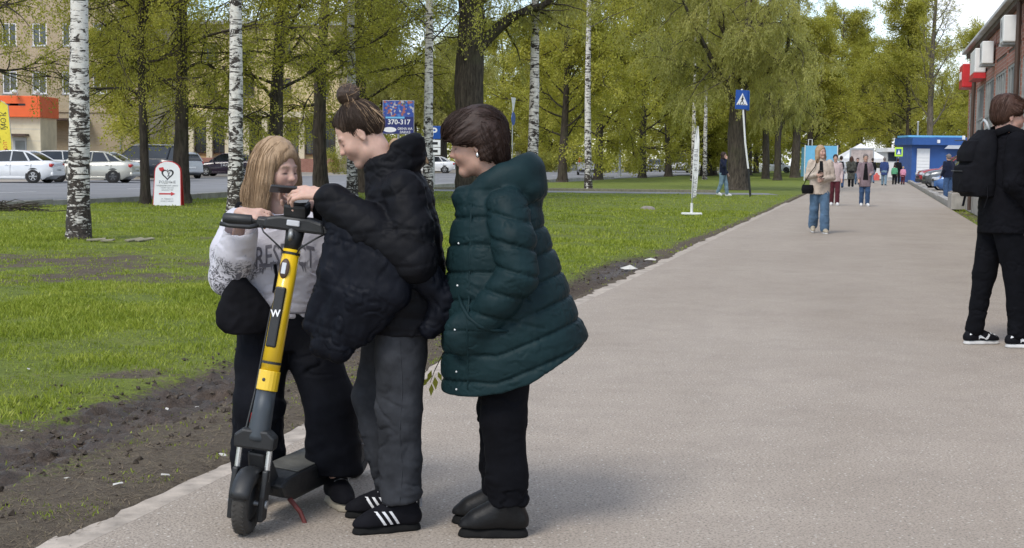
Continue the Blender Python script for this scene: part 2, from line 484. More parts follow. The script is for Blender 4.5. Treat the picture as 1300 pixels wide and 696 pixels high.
MAT['navy_print'] = plain('navy_print', (.02, .028, .14), .5, var=.15, scale=2)
MAT['roof_sheet'] = plain('roof_sheet', (.40, .40, .39), .5, .3, var=.2, scale=2)
def glass(name, c, rough=.08, spec=.6):
    t = NT(name); v = t.coord()
    cc = t.ramp(t.noise(v, .9, 3), [(.35, mul(c, .6)), (.7, mul(c, 1.5))])
    t.bump(t.noise(v, 1.3, 2), .06, .03)
    return t.set(cc, rough, 0, spec)
MAT['glass'] = glass('window_glass', (.045, .052, .058), .08, .8)
MAT['glass_dusty'] = glass('dusty_glass', (.14, .155, .155), .25, .6)
MAT['glass_car'] = glass('car_glass', (.018, .022, .026), .05, .7)
def paint(name, c, rough=.25, metal=0.0):
    t = NT(name); v = t.coord()
    cc = t.ramp(t.noise(v, 2, 4), [(.3, mul(c, .92)), (.7, mul(c, 1.05))])
    return t.set(cc, rough, metal, .5, Coat_Weight=.6, Coat_Roughness=.06)
MAT['car_white'] = paint('white_car_paint', (.72, .73, .74))
MAT['car_beige'] = paint('champagne_car_paint', (.50, .49, .43), .3, .25)
MAT['car_navy'] = paint('navy_car_paint', (.006, .009, .016), .35)
MAT['car_silver'] = paint('silver_car_paint', (.48, .49, .51), .3, .4)
MAT['car_purple'] = paint('dark_plum_car_paint', (.028, .014, .034))
MAT['car_red'] = paint('red_car_paint', (.30, .012, .02))
MAT['car_grey'] = paint('grey_car_paint', (.10, .11, .12), .3, .4)
MAT['car_blue'] = paint('blue_car_paint', (.05, .13, .33), .3, .2)
MAT['tyre'] = plain('tyre_rubber', (.022, .021, .020), .85, var=.2, bump=.3, bscale=40)
MAT['rim'] = plain('alloy_rim', (.46, .46, .47), .35, .7, var=.1)
MAT['rim_dark'] = plain('dark_alloy_rim', (.10, .10, .105), .35, .7, var=.1)
MAT['tail_lamp'] = plain('tail_lamp', (.42, .012, .012), .2, var=.1)
MAT['head_lamp'] = plain('head_lamp_glass', (.55, .57, .6), .12, var=.1)
MAT['trim_black'] = plain('black_trim', (.018, .018, .019), .6, var=.15)
# ------------------------------------------------------------------ noise for meshes
_rs = np.random.RandomState(7)
_perm = _rs.permutation(256).astype(np.int64); _perm = np.concatenate([_perm, _perm, _perm])
_grad = _rs.normal(size=(256, 3)); _grad /= np.linalg.norm(_grad, axis=1)[:, None]
def pn(Q, scale=1.0, seed=0.0):
    """gradient noise, about -1..1, for an (n,3) array"""
    Q = np.asarray(Q, np.float64) * scale + seed * 17.31
    i = np.floor(Q).astype(np.int64); f = Q - i; w = f * f * f * (f * (f * 6 - 15) + 10)
    i &= 255; out = 0
    for dx in (0, 1):
        for dy in (0, 1):
            for dz in (0, 1):
                h = _perm[_perm[_perm[(i[:, 0] + dx) & 255] + ((i[:, 1] + dy) & 255)] + ((i[:, 2] + dz) & 255)]
                g = _grad[h]; d = f - np.array([dx, dy, dz])
                wt_ = (w[:, 0] if dx else 1 - w[:, 0]) * (w[:, 1] if dy else 1 - w[:, 1]) * (w[:, 2] if dz else 1 - w[:, 2])
                out = out + wt_ * (g * d).sum(1)
    return out * 1.6
def fbm(Q, scale=1.0, octv=4, seed=0.0):
    o = 0; a = 1.0
    for k in range(octv): o = o + a * pn(Q, scale * 2 ** k, seed + k); a *= .5
    return o
def sstep(a, b, x): t_ = np.clip((x - a) / (b - a), 0, 1); return t_ * t_ * (3 - 2 * t_)
def bell(x, c, w): return np.exp(-((x - c) / w) ** 2)

PATH_W = 5.15
def cover(u, v):
    """mud, trodden dirt, wetness along the path (arrays)"""
    Q = np.stack([u, v, np.zeros_like(u)], 1)
    n = fbm(Q, .8, 4, 3.0); n2 = fbm(Q, 2.5, 3, 5.0)
    near = 1 - sstep(9.0, 12.5, u)
    mud = near * bell(v, 1.0 + .16 * n, .34) * 1.15 + near * .55 * n2 * bell(v, 1.0, .6)
    mud += bell(u, 18.2, 2.6) * bell(v, .30, .42) * .95
    mud += .5 * bell(u, 14.3, 1.6) * bell(v, .25, .3)
    dirt = near * ((1 - sstep(.9, 1.9, v + .6 * n + .35 * n2)) * .80 - .55 * np.clip(n2 + .15, 0, 1))
    dirt += .70 * (1 - sstep(.12, .75, v + .22 * n)) * (1 - sstep(20, 34, u)) + (1 - sstep(.05, .35, v + .1 * n)) * .8
    # the bare ground round the birch on the left and a trodden line beside it
    bx = UV(G(190, 338))
    dirt += .42 * np.exp(-(((u - bx[0]) / 2.0) ** 2 + ((v - bx[1]) / 3.6) ** 2)) * (1 + 1.6 * n + .8 * n2)
    for (px, py, w) in ((90, 330, 1.6), (30, 352, 1.6), (228, 262, 1.4), (45, 480, .5), (230, 300, 1.3)):
        q = UV(G(px, py)); dirt += .40 * np.exp(-(((u - q[0]) ** 2 + (v - q[1]) ** 2) / w ** 2)) * (1 + 1.2 * n2 + .6 * n)
    dirt = np.where(v < -PATH_W + .2, .55 + .6 * n, dirt)
    mud = np.where(v < -.02, 0, mud)
    wet = np.clip(bell(v, 1.0 + .1 * n, .34) * near * 1.3 + bell(u, 18.2, 2.4) * bell(v, .3, .3), 0, 1)
    return np.clip(mud, 0, 1.2), np.clip(dirt, 0, 1.2), wet
def ground_z(u, v):
    Q = np.stack([u, v, np.zeros_like(u)], 1)
    mud, dirt, wet = cover(u, v)
    z = .018 * fbm(Q, .7, 3, 9.0) * sstep(0, .5, v) * (1 - sstep(30, 60, u))
    z += mud * (.036 * fbm(Q, 5.0, 3, 2.0) + .038 * fbm(Q, 13.0, 2, 4.0)) + np.clip(dirt, 0, 1) * sstep(0, .3, v) * (1 - sstep(12, 20, u)) * .010 * fbm(Q, 9.0, 2, 14.0)
    z += -.045 * wet * (1 - .3 * fbm(Q, 4.0, 2, 6.0)) + .018 * np.clip(mud, 0, 1) * (bell(v, 1.35, .16) + bell(v, .66, .16)) * (1 - sstep(9, 12, u))
    ramp_ = sstep(0.0, .22, v)
    z = np.where(v > 0, z * ramp_ - .018 * (1 - ramp_), z)
    spill = .010 + .030 * fbm(Q, 2.2, 4, 21.0) + .30 * (v + .02)          # soil spilling over the path's edge
    z = np.where((v <= .05), np.where(v > -.2, np.where(v > 0, np.maximum(z, spill - .004), spill), -.09), z)
    z = np.where((v <= 0) & (u > 48), -.09, z)
    z = np.where((v < -PATH_W), -.012 + .01 * fbm(Q, 1.5, 2, 1.0), z)
    return z
def grow(a, b, s, k):
    o = [a]
    while o[-1] < b: o.append(o[-1] + s); s *= k
    return o
us = list(np.arange(-6, 3.5, 1.0)) + list(np.arange(3.5, 13, .045)) + list(np.arange(13, 24, .09)) + grow(24, 420, .3, 1.06)
vs_ = [-q for q in grow(PATH_W + .9, 260, 1.0, 1.15)][::-1] + [-PATH_W - .5, -PATH_W - .2, -PATH_W - .03, -PATH_W + .02, -4.9, -2.5, -.3, -.22, -.16, -.12, -.09, -.06, -.035, -.012] \
    + list(np.arange(.012, 2.3, .04)) + list(np.arange(2.3, 8, .16)) + grow(8, 300, .4, 1.12)
us, vs_ = np.array(us), np.array(vs_)
UU, VV = np.meshgrid(us, vs_, indexing='ij')
gu, gv = UU.ravel(), VV.ravel()
gz = ground_z(gu, gv)
gx = PO.x + PD.x * gu + PN.x * gv; gy = PO.y + PD.y * gu + PN.y * gv
nu, nv = len(us), len(vs_)
ii = (np.arange(nu - 1)[:, None] * nv + np.arange(nv - 1)[None, :]).ravel()
gf = np.stack([ii, ii + 1, ii + nv + 1, ii + nv], 1)[:, ::-1]
# keep the soil below the street and the market square
def road_v(x, y): return (x - RO.x) * RN.x + (y - RO.y) * RN.y
rv = road_v(gx, gy)
gz = np.where((rv > -.3), -.08, gz)
gz = np.where((gu > 44) & (gv < -PATH_W + .01), -.05, gz)
gme = np_mesh('ground', np.stack([gx, gy, gz], 1), gf)
ca = gme.color_attributes.new('cover', 'FLOAT_COLOR', 'POINT')
m_, d_, w_ = cover(gu, gv)
ca.data.foreach_set('color', np.stack([m_, d_, w_, np.ones_like(m_)], 1).astype(np.float32).ravel())
tag(mk('ground', gme, None, MAT['ground']), 'green lawn and bare trodden soil beside the footpath', kind='structure')

def strip(name, mat, fn, a0, a1, b0, b1, z, na=40, nb=2, jit=0.0, seed=1.0, label=None, thick=.08):
    """a slab between a0..a1 along and b0..b1 across; fn maps (a,b) to the plan"""
    A = np.linspace(a0, a1, na + 1); B = np.linspace(b0, b1, nb + 1)
    V = []; Fc = []
    jl = pn(np.stack([A, A * 0, A * 0], 1), 1.3, seed) * jit + pn(np.stack([A, A * 0, A * 0], 1), 5.0, seed + 2) * jit * .5
    for i, a in enumerate(A):
        for j, b in enumerate(B):
            bb = b + (jl[i] if b == max(b0, b1) else 0)
            V.append(fn(a, bb, z))
    n = nb + 1
    for i in range(na):
        for j in range(nb):
            Fc.append((i * n + j, i * n + j + 1, (i + 1) * n + j + 1, (i + 1) * n + j))
    me = bpy.data.meshes.new(name); me.from_pydata([tuple(q) for q in V], [], Fc); me.update()
    o = mk(name, me, None, mat)
    if me.polygons[0].normal.z < 0: me.flip_normals()
    sm = o.modifiers.new('slab', 'SOLIDIFY'); sm.thickness = thick; sm.offset = -1
    return tag(o, label, kind='structure')
strip('footpath', MAT['path'], P, -5, 320, -PATH_W, -.11, .012, 900, 2, 0, 1, 'wide worn asphalt footpath running beside the lawn')
strip('path_edging', MAT['edge'], P, -5, 48.5, -.15, -.012, .0126, 1400, 1, .045, 4, 'pale crumbling edge of the footpath', .07)
# side path across the lawn
c0 = G(985, 250); 
def X(a, b, z): return Vector((a, b, z))
strip('side_path', MAT['road'], X, -3.6, c0.x + .6, 58.5, 61.2, .020, 80, 1, .1, 6, 'narrow path crossing the lawn behind the feather banner')
t_ = MB(); t_.b2((-3.4, 61.3, -.05), (c0.x - 1.5, 61.45, .13)); 
tag(t_.build('path_kerb', MAT['wood_old'], None, bevel=.015), 'low dark kerb along the far side of the narrow path', kind='structure')
strip('road', MAT['road'], S, -60, 330, 0, 19, .02, 120, 1, 0, 1, 'grey street beyond the lawn')
strip('street_paving', MAT['lot'], S, -60, 330, 19.0, 90, .012, 60, 1, 0, 1, 'dusty paved apron on the far side of the street')
strip('parking_lot', MAT['lot'], P, 48.6, 150, -40, -PATH_W - .34, .006, 20, 1, 0, 1, 'paved parking area beyond the brick building')
# kerbs made of single stones
def kerb(name, label, fn, a0, a1, b, step, h=.14, w=.16, gap=.012):
    root = empty(name, (0, 0, 0)); tag(root, label, kind='structure')
    rnd = random.Random(int(a0 * 10)); me = None
    k = 0; a = a0
    while a < a1:
        p0 = fn(a, b, 0); p1 = fn(a + step - gap, b, 0); d = p1 - p0
        if me is None:
            q = MB().box((d.length / 2, 0, h / 2 - .06), (d.length, w, h + .12)); me = q.mesh('kerb_stone')
            me.materials.append(MAT['kerb'])
        o = mk('kerb_stone', me, root); o.location = (p0.x, p0.y, rnd.uniform(-.02, .012)); o.rotation_euler = (rnd.uniform(-.03, .03), rnd.uniform(-.01, .01), math.atan2(d.y, d.x))
        a += step; k += 1
    return root
kerb('street_kerb', 'concrete kerb along the near side of the street', S, -12, 70, -.12, 2.0)
kerb('parking_kerb', 'broken concrete kerb in front of the parked cars', P, 49, 105, -PATH_W - .22, 1.6, .16, .22)
# lane markings
mk_root = empty('lane_marking', (0, 0, 0)); tag(mk_root, 'faded white lane dashes on the street', kind='structure')
ml = MB().box((1.5, 0, 0), (3.0, .12, .004)).mesh('dash'); ml.materials.append(MAT['white_paint'])
for k in range(-3, 14):
    o = mk('dash', ml, mk_root); q = S(k * 9.0, 7.5, .026); o.location = q; o.rotation_euler = (0, 0, math.pi / 2 - RA)

# ------------------------------------------------------------------ grass
def blades():
    rs = np.random.RandomState(3)
    pts = []
    for (u0, u1, v0, v1, n) in ((4.5, 9, .0, 5.0, 90000), (9, 14, .0, 8.5, 130000), (14, 24, .0, 15, 150000), (24, 40, .0, 20, 80000), (40, 62, 0, 26, 40000), (20, 46, -PATH_W - .6, -PATH_W + .04, 3500)):
        u = rs.uniform(u0, u1, n); v = rs.uniform(v0, v1, n)
        m, d, w = cover(u, v)
        Q = np.stack([u, v, u * 0], 1)
        dens = np.clip(1.0 - 1.0 * d - 1.5 * m, 0.05, 1) * np.clip(.65 + .9 * fbm(Q, 1.1, 4, 8.0), .10, 1)
        tuft = (fbm(Q, 2.6, 2, 12.0) > .25) & (d > .25) & (m < .35)
        keep = rs.rand(n) < np.where(tuft, .55, dens)
        pts.append(np.stack([u, v, np.full(n, (u0 + u1) / 2), np.clip(dens, 0, 1)], 1)[keep])
    A = np.concatenate(pts)
    u, v, du, de = A.T
    x = PO.x + PD.x * u + PN.x * v; y = PO.y + PD.y * u + PN.y * v
    ok = (road_v(x, y) < -.4) & ~((y > 58.3) & (y < 61.5))
    x, y, u, v, de = x[ok], y[ok], u[ok], v[ok], de[ok]
    z = ground_z(u, v) - .006
    n = len(x); Q = np.stack([x, y, z], 1)
    far = np.clip((u - 6) / 30, 0, 1)
    h = rs.uniform(.014, .050, n) * (.45 + .75 * de) * (1 + .35 * fbm(Q, .8, 2, 2.0)) * (1 + .25 * far)
    wd = rs.uniform(.0022, .0046, n) * (1 + 3.2 * far)
    a = rs.uniform(0, 2 * np.pi, n); lean = rs.uniform(.1, .9, n) * h; la = rs.uniform(0, 2 * np.pi, n)
    sx, sy = np.cos(a) * wd, np.sin(a) * wd
    lx, ly = np.cos(la) * lean, np.sin(la) * lean
    p0 = np.stack([x - sx, y - sy, z], 1); p1 = np.stack([x + sx, y + sy, z], 1)
    p2 = np.stack([x + lx * .45 + sx * .7, y + ly * .45 + sy * .7, z + h * .62], 1); p3 = np.stack([x + lx, y + ly, z + h], 1)
    V = np.stack([p0, p1, p2, p3], 1).reshape(-1, 3)
    Fc = np.arange(n * 4).reshape(-1, 4)
    me = np_mesh('grass', V, Fc, smooth=False)
    return tag(mk('grass', me, None, MAT['blade']), 'short spring grass growing on the lawn', 'grass', kind='stuff')
blades()
def straw():
    rs = np.random.RandomState(23); n = 26000
    u = rs.uniform(4.0, 13.5, n); v = rs.uniform(-.06, 2.4, n); m, d, w = cover(u, np.maximum(v, .02)); ok = rs.rand(n) < np.clip(d * 1.1 - .5 * w, 0.02, 1); u, v = u[ok], v[ok]; n = len(u)
    x = PO.x + PD.x * u + PN.x * v; y = PO.y + PD.y * u + PN.y * v; z = ground_z(u, v) + .002; a = rs.uniform(0, 6.28, n); l = rs.uniform(.012, .045, n); w = rs.uniform(.0012, .0024, n); t = rs.uniform(-.05, .35, n)
    ca, sa = np.cos(a), np.sin(a); p = np.stack([x, y, z], 1); dl = np.stack([ca * l, sa * l, t * l], 1); dw = np.stack([-sa * w, ca * w, w * 0], 1)
    tag(mk('dry_grass', np_mesh('dry_grass', np.stack([p - dw, p + dw, p + dl + dw * .5, p + dl - dw * .5], 1).reshape(-1, 3), np.arange(n * 4).reshape(-1, 4), False), None, MAT['straw']), 'dead straw and grass litter on the bare soil', 'dry grass', kind='stuff')
straw()
def grit():
    rs = np.random.RandomState(29); mb = MB()
    for k in range(700):
        u = rs.uniform(4.2, 22); v = -abs(rs.normal(0, 1.4)) if k % 2 else rs.uniform(-5, 0); q = P(u, v); r = .002 + .007 * rs.rand() ** 3; m = Matrix.Rotation(rs.uniform(0, 6), 3, 'Z')
        mb.add([m @ Vector(w) * r + Vector((q.x, q.y, .013 + r * .3)) for w in ((1, .2, 0), (-.8, .4, 0), (.1, -1, 0), (0, .1, .8))], [(0, 1, 3), (1, 2, 3), (2, 0, 3)])
    tag(mb.build('grit', MAT['grit']), 'loose grit scattered over the asphalt path', 'grit', kind='stuff')
grit()
# clods of mud and pale scraps along the rut
def clods():
    rs = np.random.RandomState(5); mb = MB()
    N = 1500; ku = np.where(np.arange(N) < 1200, rs.uniform(4.2, 11.5, N), rs.uniform(15.5, 20.5, N)); kv = np.where(np.arange(N) < 1200, rs.normal(.95, .40, N), rs.normal(.35, .22, N)); kz = ground_z(ku, kv)
    for k in range(N):
        u, v = ku[k], kv[k]
        if v < .12: continue
        q = P(u, v); z = kz[k]; r = .005 + .019 * rs.rand() ** 3
        m = Matrix.Rotation(rs.uniform(0, 6), 3, 'Z') @ Matrix.Rotation(rs.uniform(0, 1), 3, 'X')
        pts = [(1, 0, 0), (-.9, .2, 0), (0, 1, .1), (.1, -1.1, 0), (.1, 0, .8), (0, .1, -.6)]
        pts = [m @ Vector(p_) * r * rs.uniform(.7, 1.3) + Vector((q.x, q.y, z + r * .25)) for p_ in pts]
        mb.add(pts, [(0, 2, 4), (2, 1, 4), (1, 3, 4), (3, 0, 4), (2, 0, 5), (1, 2, 5), (3, 1, 5), (0, 3, 5)])
    t = NT('mud_clod'); c = t.ramp(t.noise(t.world(), 14, 4), [(.3, (.035, .027, .02)), (.7, (.11, .088, .068))]); t.set(c, .9, 0, .2)
    tag(mb.build('mud_clods', t.m), 'churned clods of mud along the rut beside the path', 'mud', kind='stuff')
clods()
def scraps():
    rs = np.random.RandomState(11)
    spots = [(28, 545), (85, 613), (210, 605), (238, 620), (150, 620), (212, 518), (36, 470), (283, 578), (250, 505)]
    i = 0
    for (px, py) in spots:
        q = G(px, py); u, v = UV(q); z = float(ground_z(np.array([u]), np.array([v]))[0])
        L = rs.uniform(.010, .026); W = rs.uniform(.004, .011)
        mb = MB(); mb.add([(-L, -W, 0), (L * .2, -W * 1.2, .004), (L, -W * .5, .001), (L * .8, W, .006), (-L * .3, W * 1.1, .002), (-L * .9, W * .6, .005)], [(0, 1, 2, 3, 4, 5)])
        o = mb.build('paper_scrap', MAT['litter'], None); o.location = (q.x, q.y, z + .014); o.rotation_euler = (rs.uniform(-.3, .3), rs.uniform(-.3, .3), rs.uniform(0, 3))
        m = o.modifiers.new('thick', 'SOLIDIFY'); m.thickness = .0015
        tag(o, 'small pale scrap of litter lying on the mud beside the path', 'litter', 'scraps of litter on the mud')
    # the pale torn bag further along and crushed debris on the wet patch
    for (px, py, s, lab) in ((826, 331, .09, 'crumpled white paper on the wet patch at the path edge'), (800, 342, .13, 'flat torn wrapper on the wet patch at the path edge')):
        q = G(px, py); mb = MB(); n = 14
        rim = []
        for k in range(n):
            a = 2 * math.pi * k / n; r = s * rs.uniform(.5, 1.1); rim.append((r * math.cos(a), r * math.sin(a) * .7, rs.uniform(0, .02)))
        mb.add(rim + [(0, 0, s * .45)], [(k, (k + 1) % n, n) for k in range(n)])
        o = mb.build('litter', MAT['litter'], None); o.location = (q.x, q.y, .0); tag(o, lab, 'litter')
scraps()
# planks and clods by the birch
for k, (px, py, L, a, lab) in enumerate(((122, 307, .30, .2, 'dark short plank leaning at the foot of the nearest birch'), (137, 308, .22, -.3, 'small weathered board nearest the birch foot'), (171, 307, .34, 1.0, 'left of two grey boards lying side by side on the lawn'), (184, 307, .34, 1.0, 'right of two grey boards lying side by side on the lawn'))):
    q = G(px, py); o = MB().box((0, 0, 0), (L, .09, .025)).build('plank', MAT['wood_old'], None, bevel=.006)
    o.location = (q.x, q.y, .035); o.rotation_euler = (.15, -.08, a); tag(o, lab, 'plank', 'boards by the birch')
q = G(822, 266); 
mb = MB(); mb.lathe([(.0, .10), (.12, .09), (.2, .05), (.24, -.03)], 9); o = mb.build('stone', MAT['stone'], None, smooth=True); o.location = (q.x, q.y, 0); o.scale = (1, .6, 1); tag(o, 'grey stone lying on the lawn left of the feather banner', 'stone')
# heap of cut branches at the left edge
def brush():
    rs = np.random.RandomState(2); c = G(8, 268); r = empty('brush_pile', (c.x, c.y, 0), 0, 'heap of cut brown branches at the left edge of the lawn', 'branches')
    mb = MB()
    for k in range(90):
        a = rs.uniform(0, 6.28); l = rs.uniform(.4, 1.1); e = rs.uniform(-.15, .35); x, y = rs.normal(0, .45), rs.normal(0, .3)
        h = .24 * math.exp(-(x * x + y * y) / .3)
        p0 = Vector((x, y, h * rs.rand())); p1 = p0 + Vector((math.cos(a) * l, math.sin(a) * l, e * l * .5)); p1.z = max(p1.z, .01)
        pm = (p0 + p1) / 2 + Vector((rs.normal(0, .04), rs.normal(0, .04), rs.uniform(0, .08)))
        mb.tube([p0, pm, p1], [.012, .009, .004], 4)
    mb.build('twigs', MAT['bark'], r)
brush()
# ------------------------------------------------------------------ buildings beyond the street
def window(parent, x, y, z, w, h, face=-1, mat='glass', fm='white_paint', mull=1, depth=.12):
    """a framed window in a wall that faces -Y; parts: window > frame, sill, pane"""
    f = MB(); t = .07
    f.b2((x - w / 2, y - .03, z - h / 2), (x - w / 2 + t, y + depth, z + h / 2)); f.b2((x + w / 2 - t, y - .03, z - h / 2), (x + w / 2, y + depth, z + h / 2))
    f.b2((x - w / 2 + t, y - .03, z + h / 2 - t), (x + w / 2 - t, y + depth, z + h / 2)); f.b2((x - w / 2 + t, y - .03, z - h / 2), (x + w / 2 - t, y + depth, z - h / 2 + t))
    for k in range(mull):
        xx = x - w / 2 + w * (k + 1) / (mull + 1); f.b2((xx - .03, y - .02, z - h / 2 + t), (xx + .03, y + depth, z + h / 2 - t))
    o = f.build('window', MAT[fm], parent)
    MB().b2((x - w / 2 + .01, y + .05, z - h / 2 + .01), (x + w / 2 - .01, y + .07, z + h / 2 - .01)).build('pane', MAT[mat], o)
    MB().b2((x - w / 2 - .06, y - .10, z - h / 2 - .07), (x + w / 2 + .06, y + .02, z - h / 2 - .003)).build('sill', MAT['galv'], o)
    return o
def wall_with_holes(x0, x1, z0, z1, y, th, holes):
    """wall slab facing -Y with rectangular openings (x,z,w,h)"""
    xs = sorted({x0, x1, *[h[0] - h[2] / 2 for h in holes], *[h[0] + h[2] / 2 for h in holes]})
    zs = sorted({z0, z1, *[h[1] - h[3] / 2 for h in holes], *[h[1] + h[3] / 2 for h in holes]})
    mb = MB()
    for i in range(len(xs) - 1):
        run = None
        for j in range(len(zs) - 1):
            cx, cz = (xs[i] + xs[i + 1]) / 2, (zs[j] + zs[j + 1]) / 2
            inside = any(abs(cx - h[0]) < h[2] / 2 and abs(cz - h[1]) < h[3] / 2 for h in holes)
            if not inside:
                if run is None: run = zs[j]
            if (inside or j == len(zs) - 2) and run is not None:
                top = zs[j] if inside else zs[j + 1]
                mb.b2((xs[i], y, run), (xs[i + 1], y + th, top)); run = None
    return mb
# --- yellow brick block
BY = 92.0
bx1 = AT(181, 200, BY).x; bx0 = bx1 - 26
bb = empty('brick_apartment_block', ((bx0 + bx1) / 2, BY, 0), 0, 'tall yellow brick block with narrow white windows behind the parked cars', 'building')
bw = bx1 - bx0; holes = []
for row, pyc in enumerate((44, 105)):
    for pxw in (50, 88, 127):
        p = AT(pxw, pyc, BY); holes.append((p.x - (bx0 + bx1) / 2, p.z, .95, 1.45))
zrow = [holes[0][1], holes[3][1]]
for k in range(1, 7):
    for z in zrow: holes.append((holes[0][0] - 1.95 * k, z, .95, 1.45))
holes2 = [(h[0], zrow[0] + (zrow[0] - zrow[1]), h[2], h[3]) for h in holes if abs(h[1] - zrow[0]) < .01]
holes += holes2
wl = wall_with_holes(-bw / 2, bw / 2, 0, 15.5, 0, .35, holes); wl.b2((-bw / 2, .351, 0), (bw / 2, 13, 15.4))
wl.build('wall', MAT['brick_yellow'], bb)
for h in holes: window(bb, h[0], .06, h[1], h[2] - .02, h[3] - .02)
zc = AT(120, 143, BY).z
MB().b2((-bw / 2 - .05, -.08, zc), (bw / 2 + .05, -.002, zc + .18)).build('string_course', MAT['brick_yellow'], bb)
MB().b2((-bw / 2 - .3, -.4, 15.5), (bw / 2 + .3, 13.2, 15.8)).build('roof', MAT['roof_sheet'], bb)
dx = AT(97, 180, BY).x - (bx0 + bx1) / 2; dd = MB().b2((dx - .5, -.06, 0), (dx + .5, -.003, 2.3)).build('door', MAT['white_paint'], bb)
MB().b2((dx - .32, -.09, .9), (dx + .32, -.062, 2.1)).build('pane', MAT['glass'], dd)
MB().b2((dx - 2.4, -1.3, zc - .55), (dx + .9, -.004, zc - .42)).build('canopy', MAT['brown_metal'], bb)
xp = AT(153, 160, BY).x - (bx0 + bx1) / 2; MB().cyl((xp, -.1, 0), (xp, -.1, 15), .05, 8).build('downpipe', MAT['galv'], bb)
# --- shop with orange fascia
SY = 84.0
sx1 = AT(51, 150, SY).x; sx0 = sx1 - 9.0; zt = AT(30, 122, SY).z; zb = AT(30, 149, SY).z
sh = empty('shop', (sx1, SY, 0), 0, 'low cream shop with a bright orange fascia at the left edge', 'shop')
MB().b2((-9, 0, 0), (0, 3.0, zb)).build('wall', MAT['cream'], sh)
fa = MB().b2((-9.15, -.35, zb), (.12, 3.1, zt)).build('fascia', MAT['orange'], sh, bevel=.03)
for k, (px, py, s) in enumerate(((10, 133, 1.2), (22, 133, .9))):
    p = AT(px, py, SY - .4); MB().b2((p.x - sx1 - s / 2, -.36, p.z - .05), (p.x - sx1 + s / 2, -.353, p.z + .07)).build('lettering', MAT['black_print'], fa)
for px in (20, 49):
    p = AT(px, 118, SY - .5); q = MB(); q.cyl((p.x - sx1, -.3, zt), (p.x - sx1, -.6, p.z), .03, 6); q.lathe([(.0, .15), (.16, .1), (.2, -.05), (.02, -.16)], 10, Matrix.Translation((p.x - sx1, -.7, p.z + .05))); q.build('floodlight', MAT['white_paint'], sh)
for j in range(1, 5): MB().b2((-9.0, -.008, j * zb / 5), (0, -.001, j * zb / 5 + .02)).build('panel_joint', MAT['grey_paint'], sh)
p0, p1 = AT(24, 165, SY).x - sx1, AT(31.5, 165, SY).x - sx1
dw = MB().b2((p0 - .35, -.05, 0), (p1 + .1, -.004, 2.3)).build('door', MAT['grey_paint'], sh); MB().b2((p0 - .2, -.08, .3), (p1, -.052, 2.1)).build('pane', MAT['glass_dusty'], dw)
MB().b2((p0 - 4.2, -.05, .6), (p0 - .8, -.004, 2.3)).build('shop_window', MAT['glass'], sh)
MB().b2((p0 - .5, -.7, 2.36), (p1 + .25, -.006, 2.5)).build('awning', MAT['brown_metal'], sh)
# --- yellow feather flag in front of the shop
q = AT(10, 191, 80.0)
fl = empty('feather_flag', (q.x, 80.0, 0), 0, 'yellow feather flag with dark lettering in front of the orange shop', 'flag')
top = AT(5, 128, 80).z
MB().tube([(.25, 0, 0), (.22, 0, 2), (.05, 0, top - .25), (-.35, 0, top)], .025, 6).build('pole', MAT['galv'], fl)
fb = MB().prism([(.21, .5), (.20, 2), (.04, top - .28), (-.15, top - .05), (-.33, top - .02), (-.55, top - .5), (-.50, 2), (-.28, .5)], -.012, .012).build('banner', MAT['yellow_flag'], fl)
for ch, z in zip('КОМ', (top - .75, top - 1.1, top - 1.45)):
    me = text_mesh('lettering', ch, .42); o = mk('lettering', me, fb, MAT['black_print']); o.location = (-.2, -.017, z); o.rotation_euler = (R(90), R(-90), 0)
for ch, z in zip('ЛЮКС', (1.9, 1.65, 1.4, 1.15)):
    me = text_mesh('lettering', ch, .28); o = mk('lettering', me, fb, MAT['red']); o.location = (-.12, -.017, z); o.rotation_euler = (R(90), R(-90), 0)
# --- yellow building with pilasters
KY = 122.0
kx0 = AT(196, 200, KY).x; kx1 = AT(430, 200, KY).x; kc = (kx0 + kx1) / 2; kw = (kx1 - kx0) / 2
kb = empty('columned_building', (kc, KY, 0), 0, 'yellow building with tall dark windows between cream pilasters behind the trees', 'building')
MB().b2((-kw, .4, 0), (kw, 14, 12.5)).build('wall', MAT['yellow_render'], kb)
MB().b2((-kw, -.3, 0), (kw, .399, 1.15)).build('plinth', MAT['brick_red'], kb)
zt1, zb1 = AT(290, 152, KY).z, AT(290, 191, KY).z
n = int(2 * kw / 1.45)
for k in range(n + 1):
    x = -kw + k * 2 * kw / n
    MB().b2((x - .24, -.2, 1.15), (x + .24, .398, zt1 + .25)).build('pilaster', MAT['cream'], kb)
    if k < n:
        c = x + kw / n; f = MB().b2((c - kw / n + .3, .2, 1.5), (c + kw / n - .3, .397, zt1)).build('window', MAT['brown_metal'], kb)
        MB().b2((c - kw / n + .38, .17, 1.6), (c - .03, .198, zt1 - .1)).build('pane', MAT['glass'], f); MB().b2((c + .03, .17, 1.6), (c + kw / n - .38, .198, zt1 - .1)).build('pane', MAT['glass'], f)
MB().b2((-kw - .2, -.4, zt1 + .25), (kw + .2, .396, zt1 + .75)).build('cornice', MAT['cream'], kb)
for k in range(n // 2):
    x = -kw + (k + .5) * 4 * kw / n
    for z in (7.2, 10.2): window(kb, x, .34, z, 1.2, 1.6, mat='glass', fm='brown_metal')
MB().b2((-kw - .3, -.1, 12.5), (kw + .3, 14.2, 12.8)).build('roof', MAT['roof_sheet'], kb)
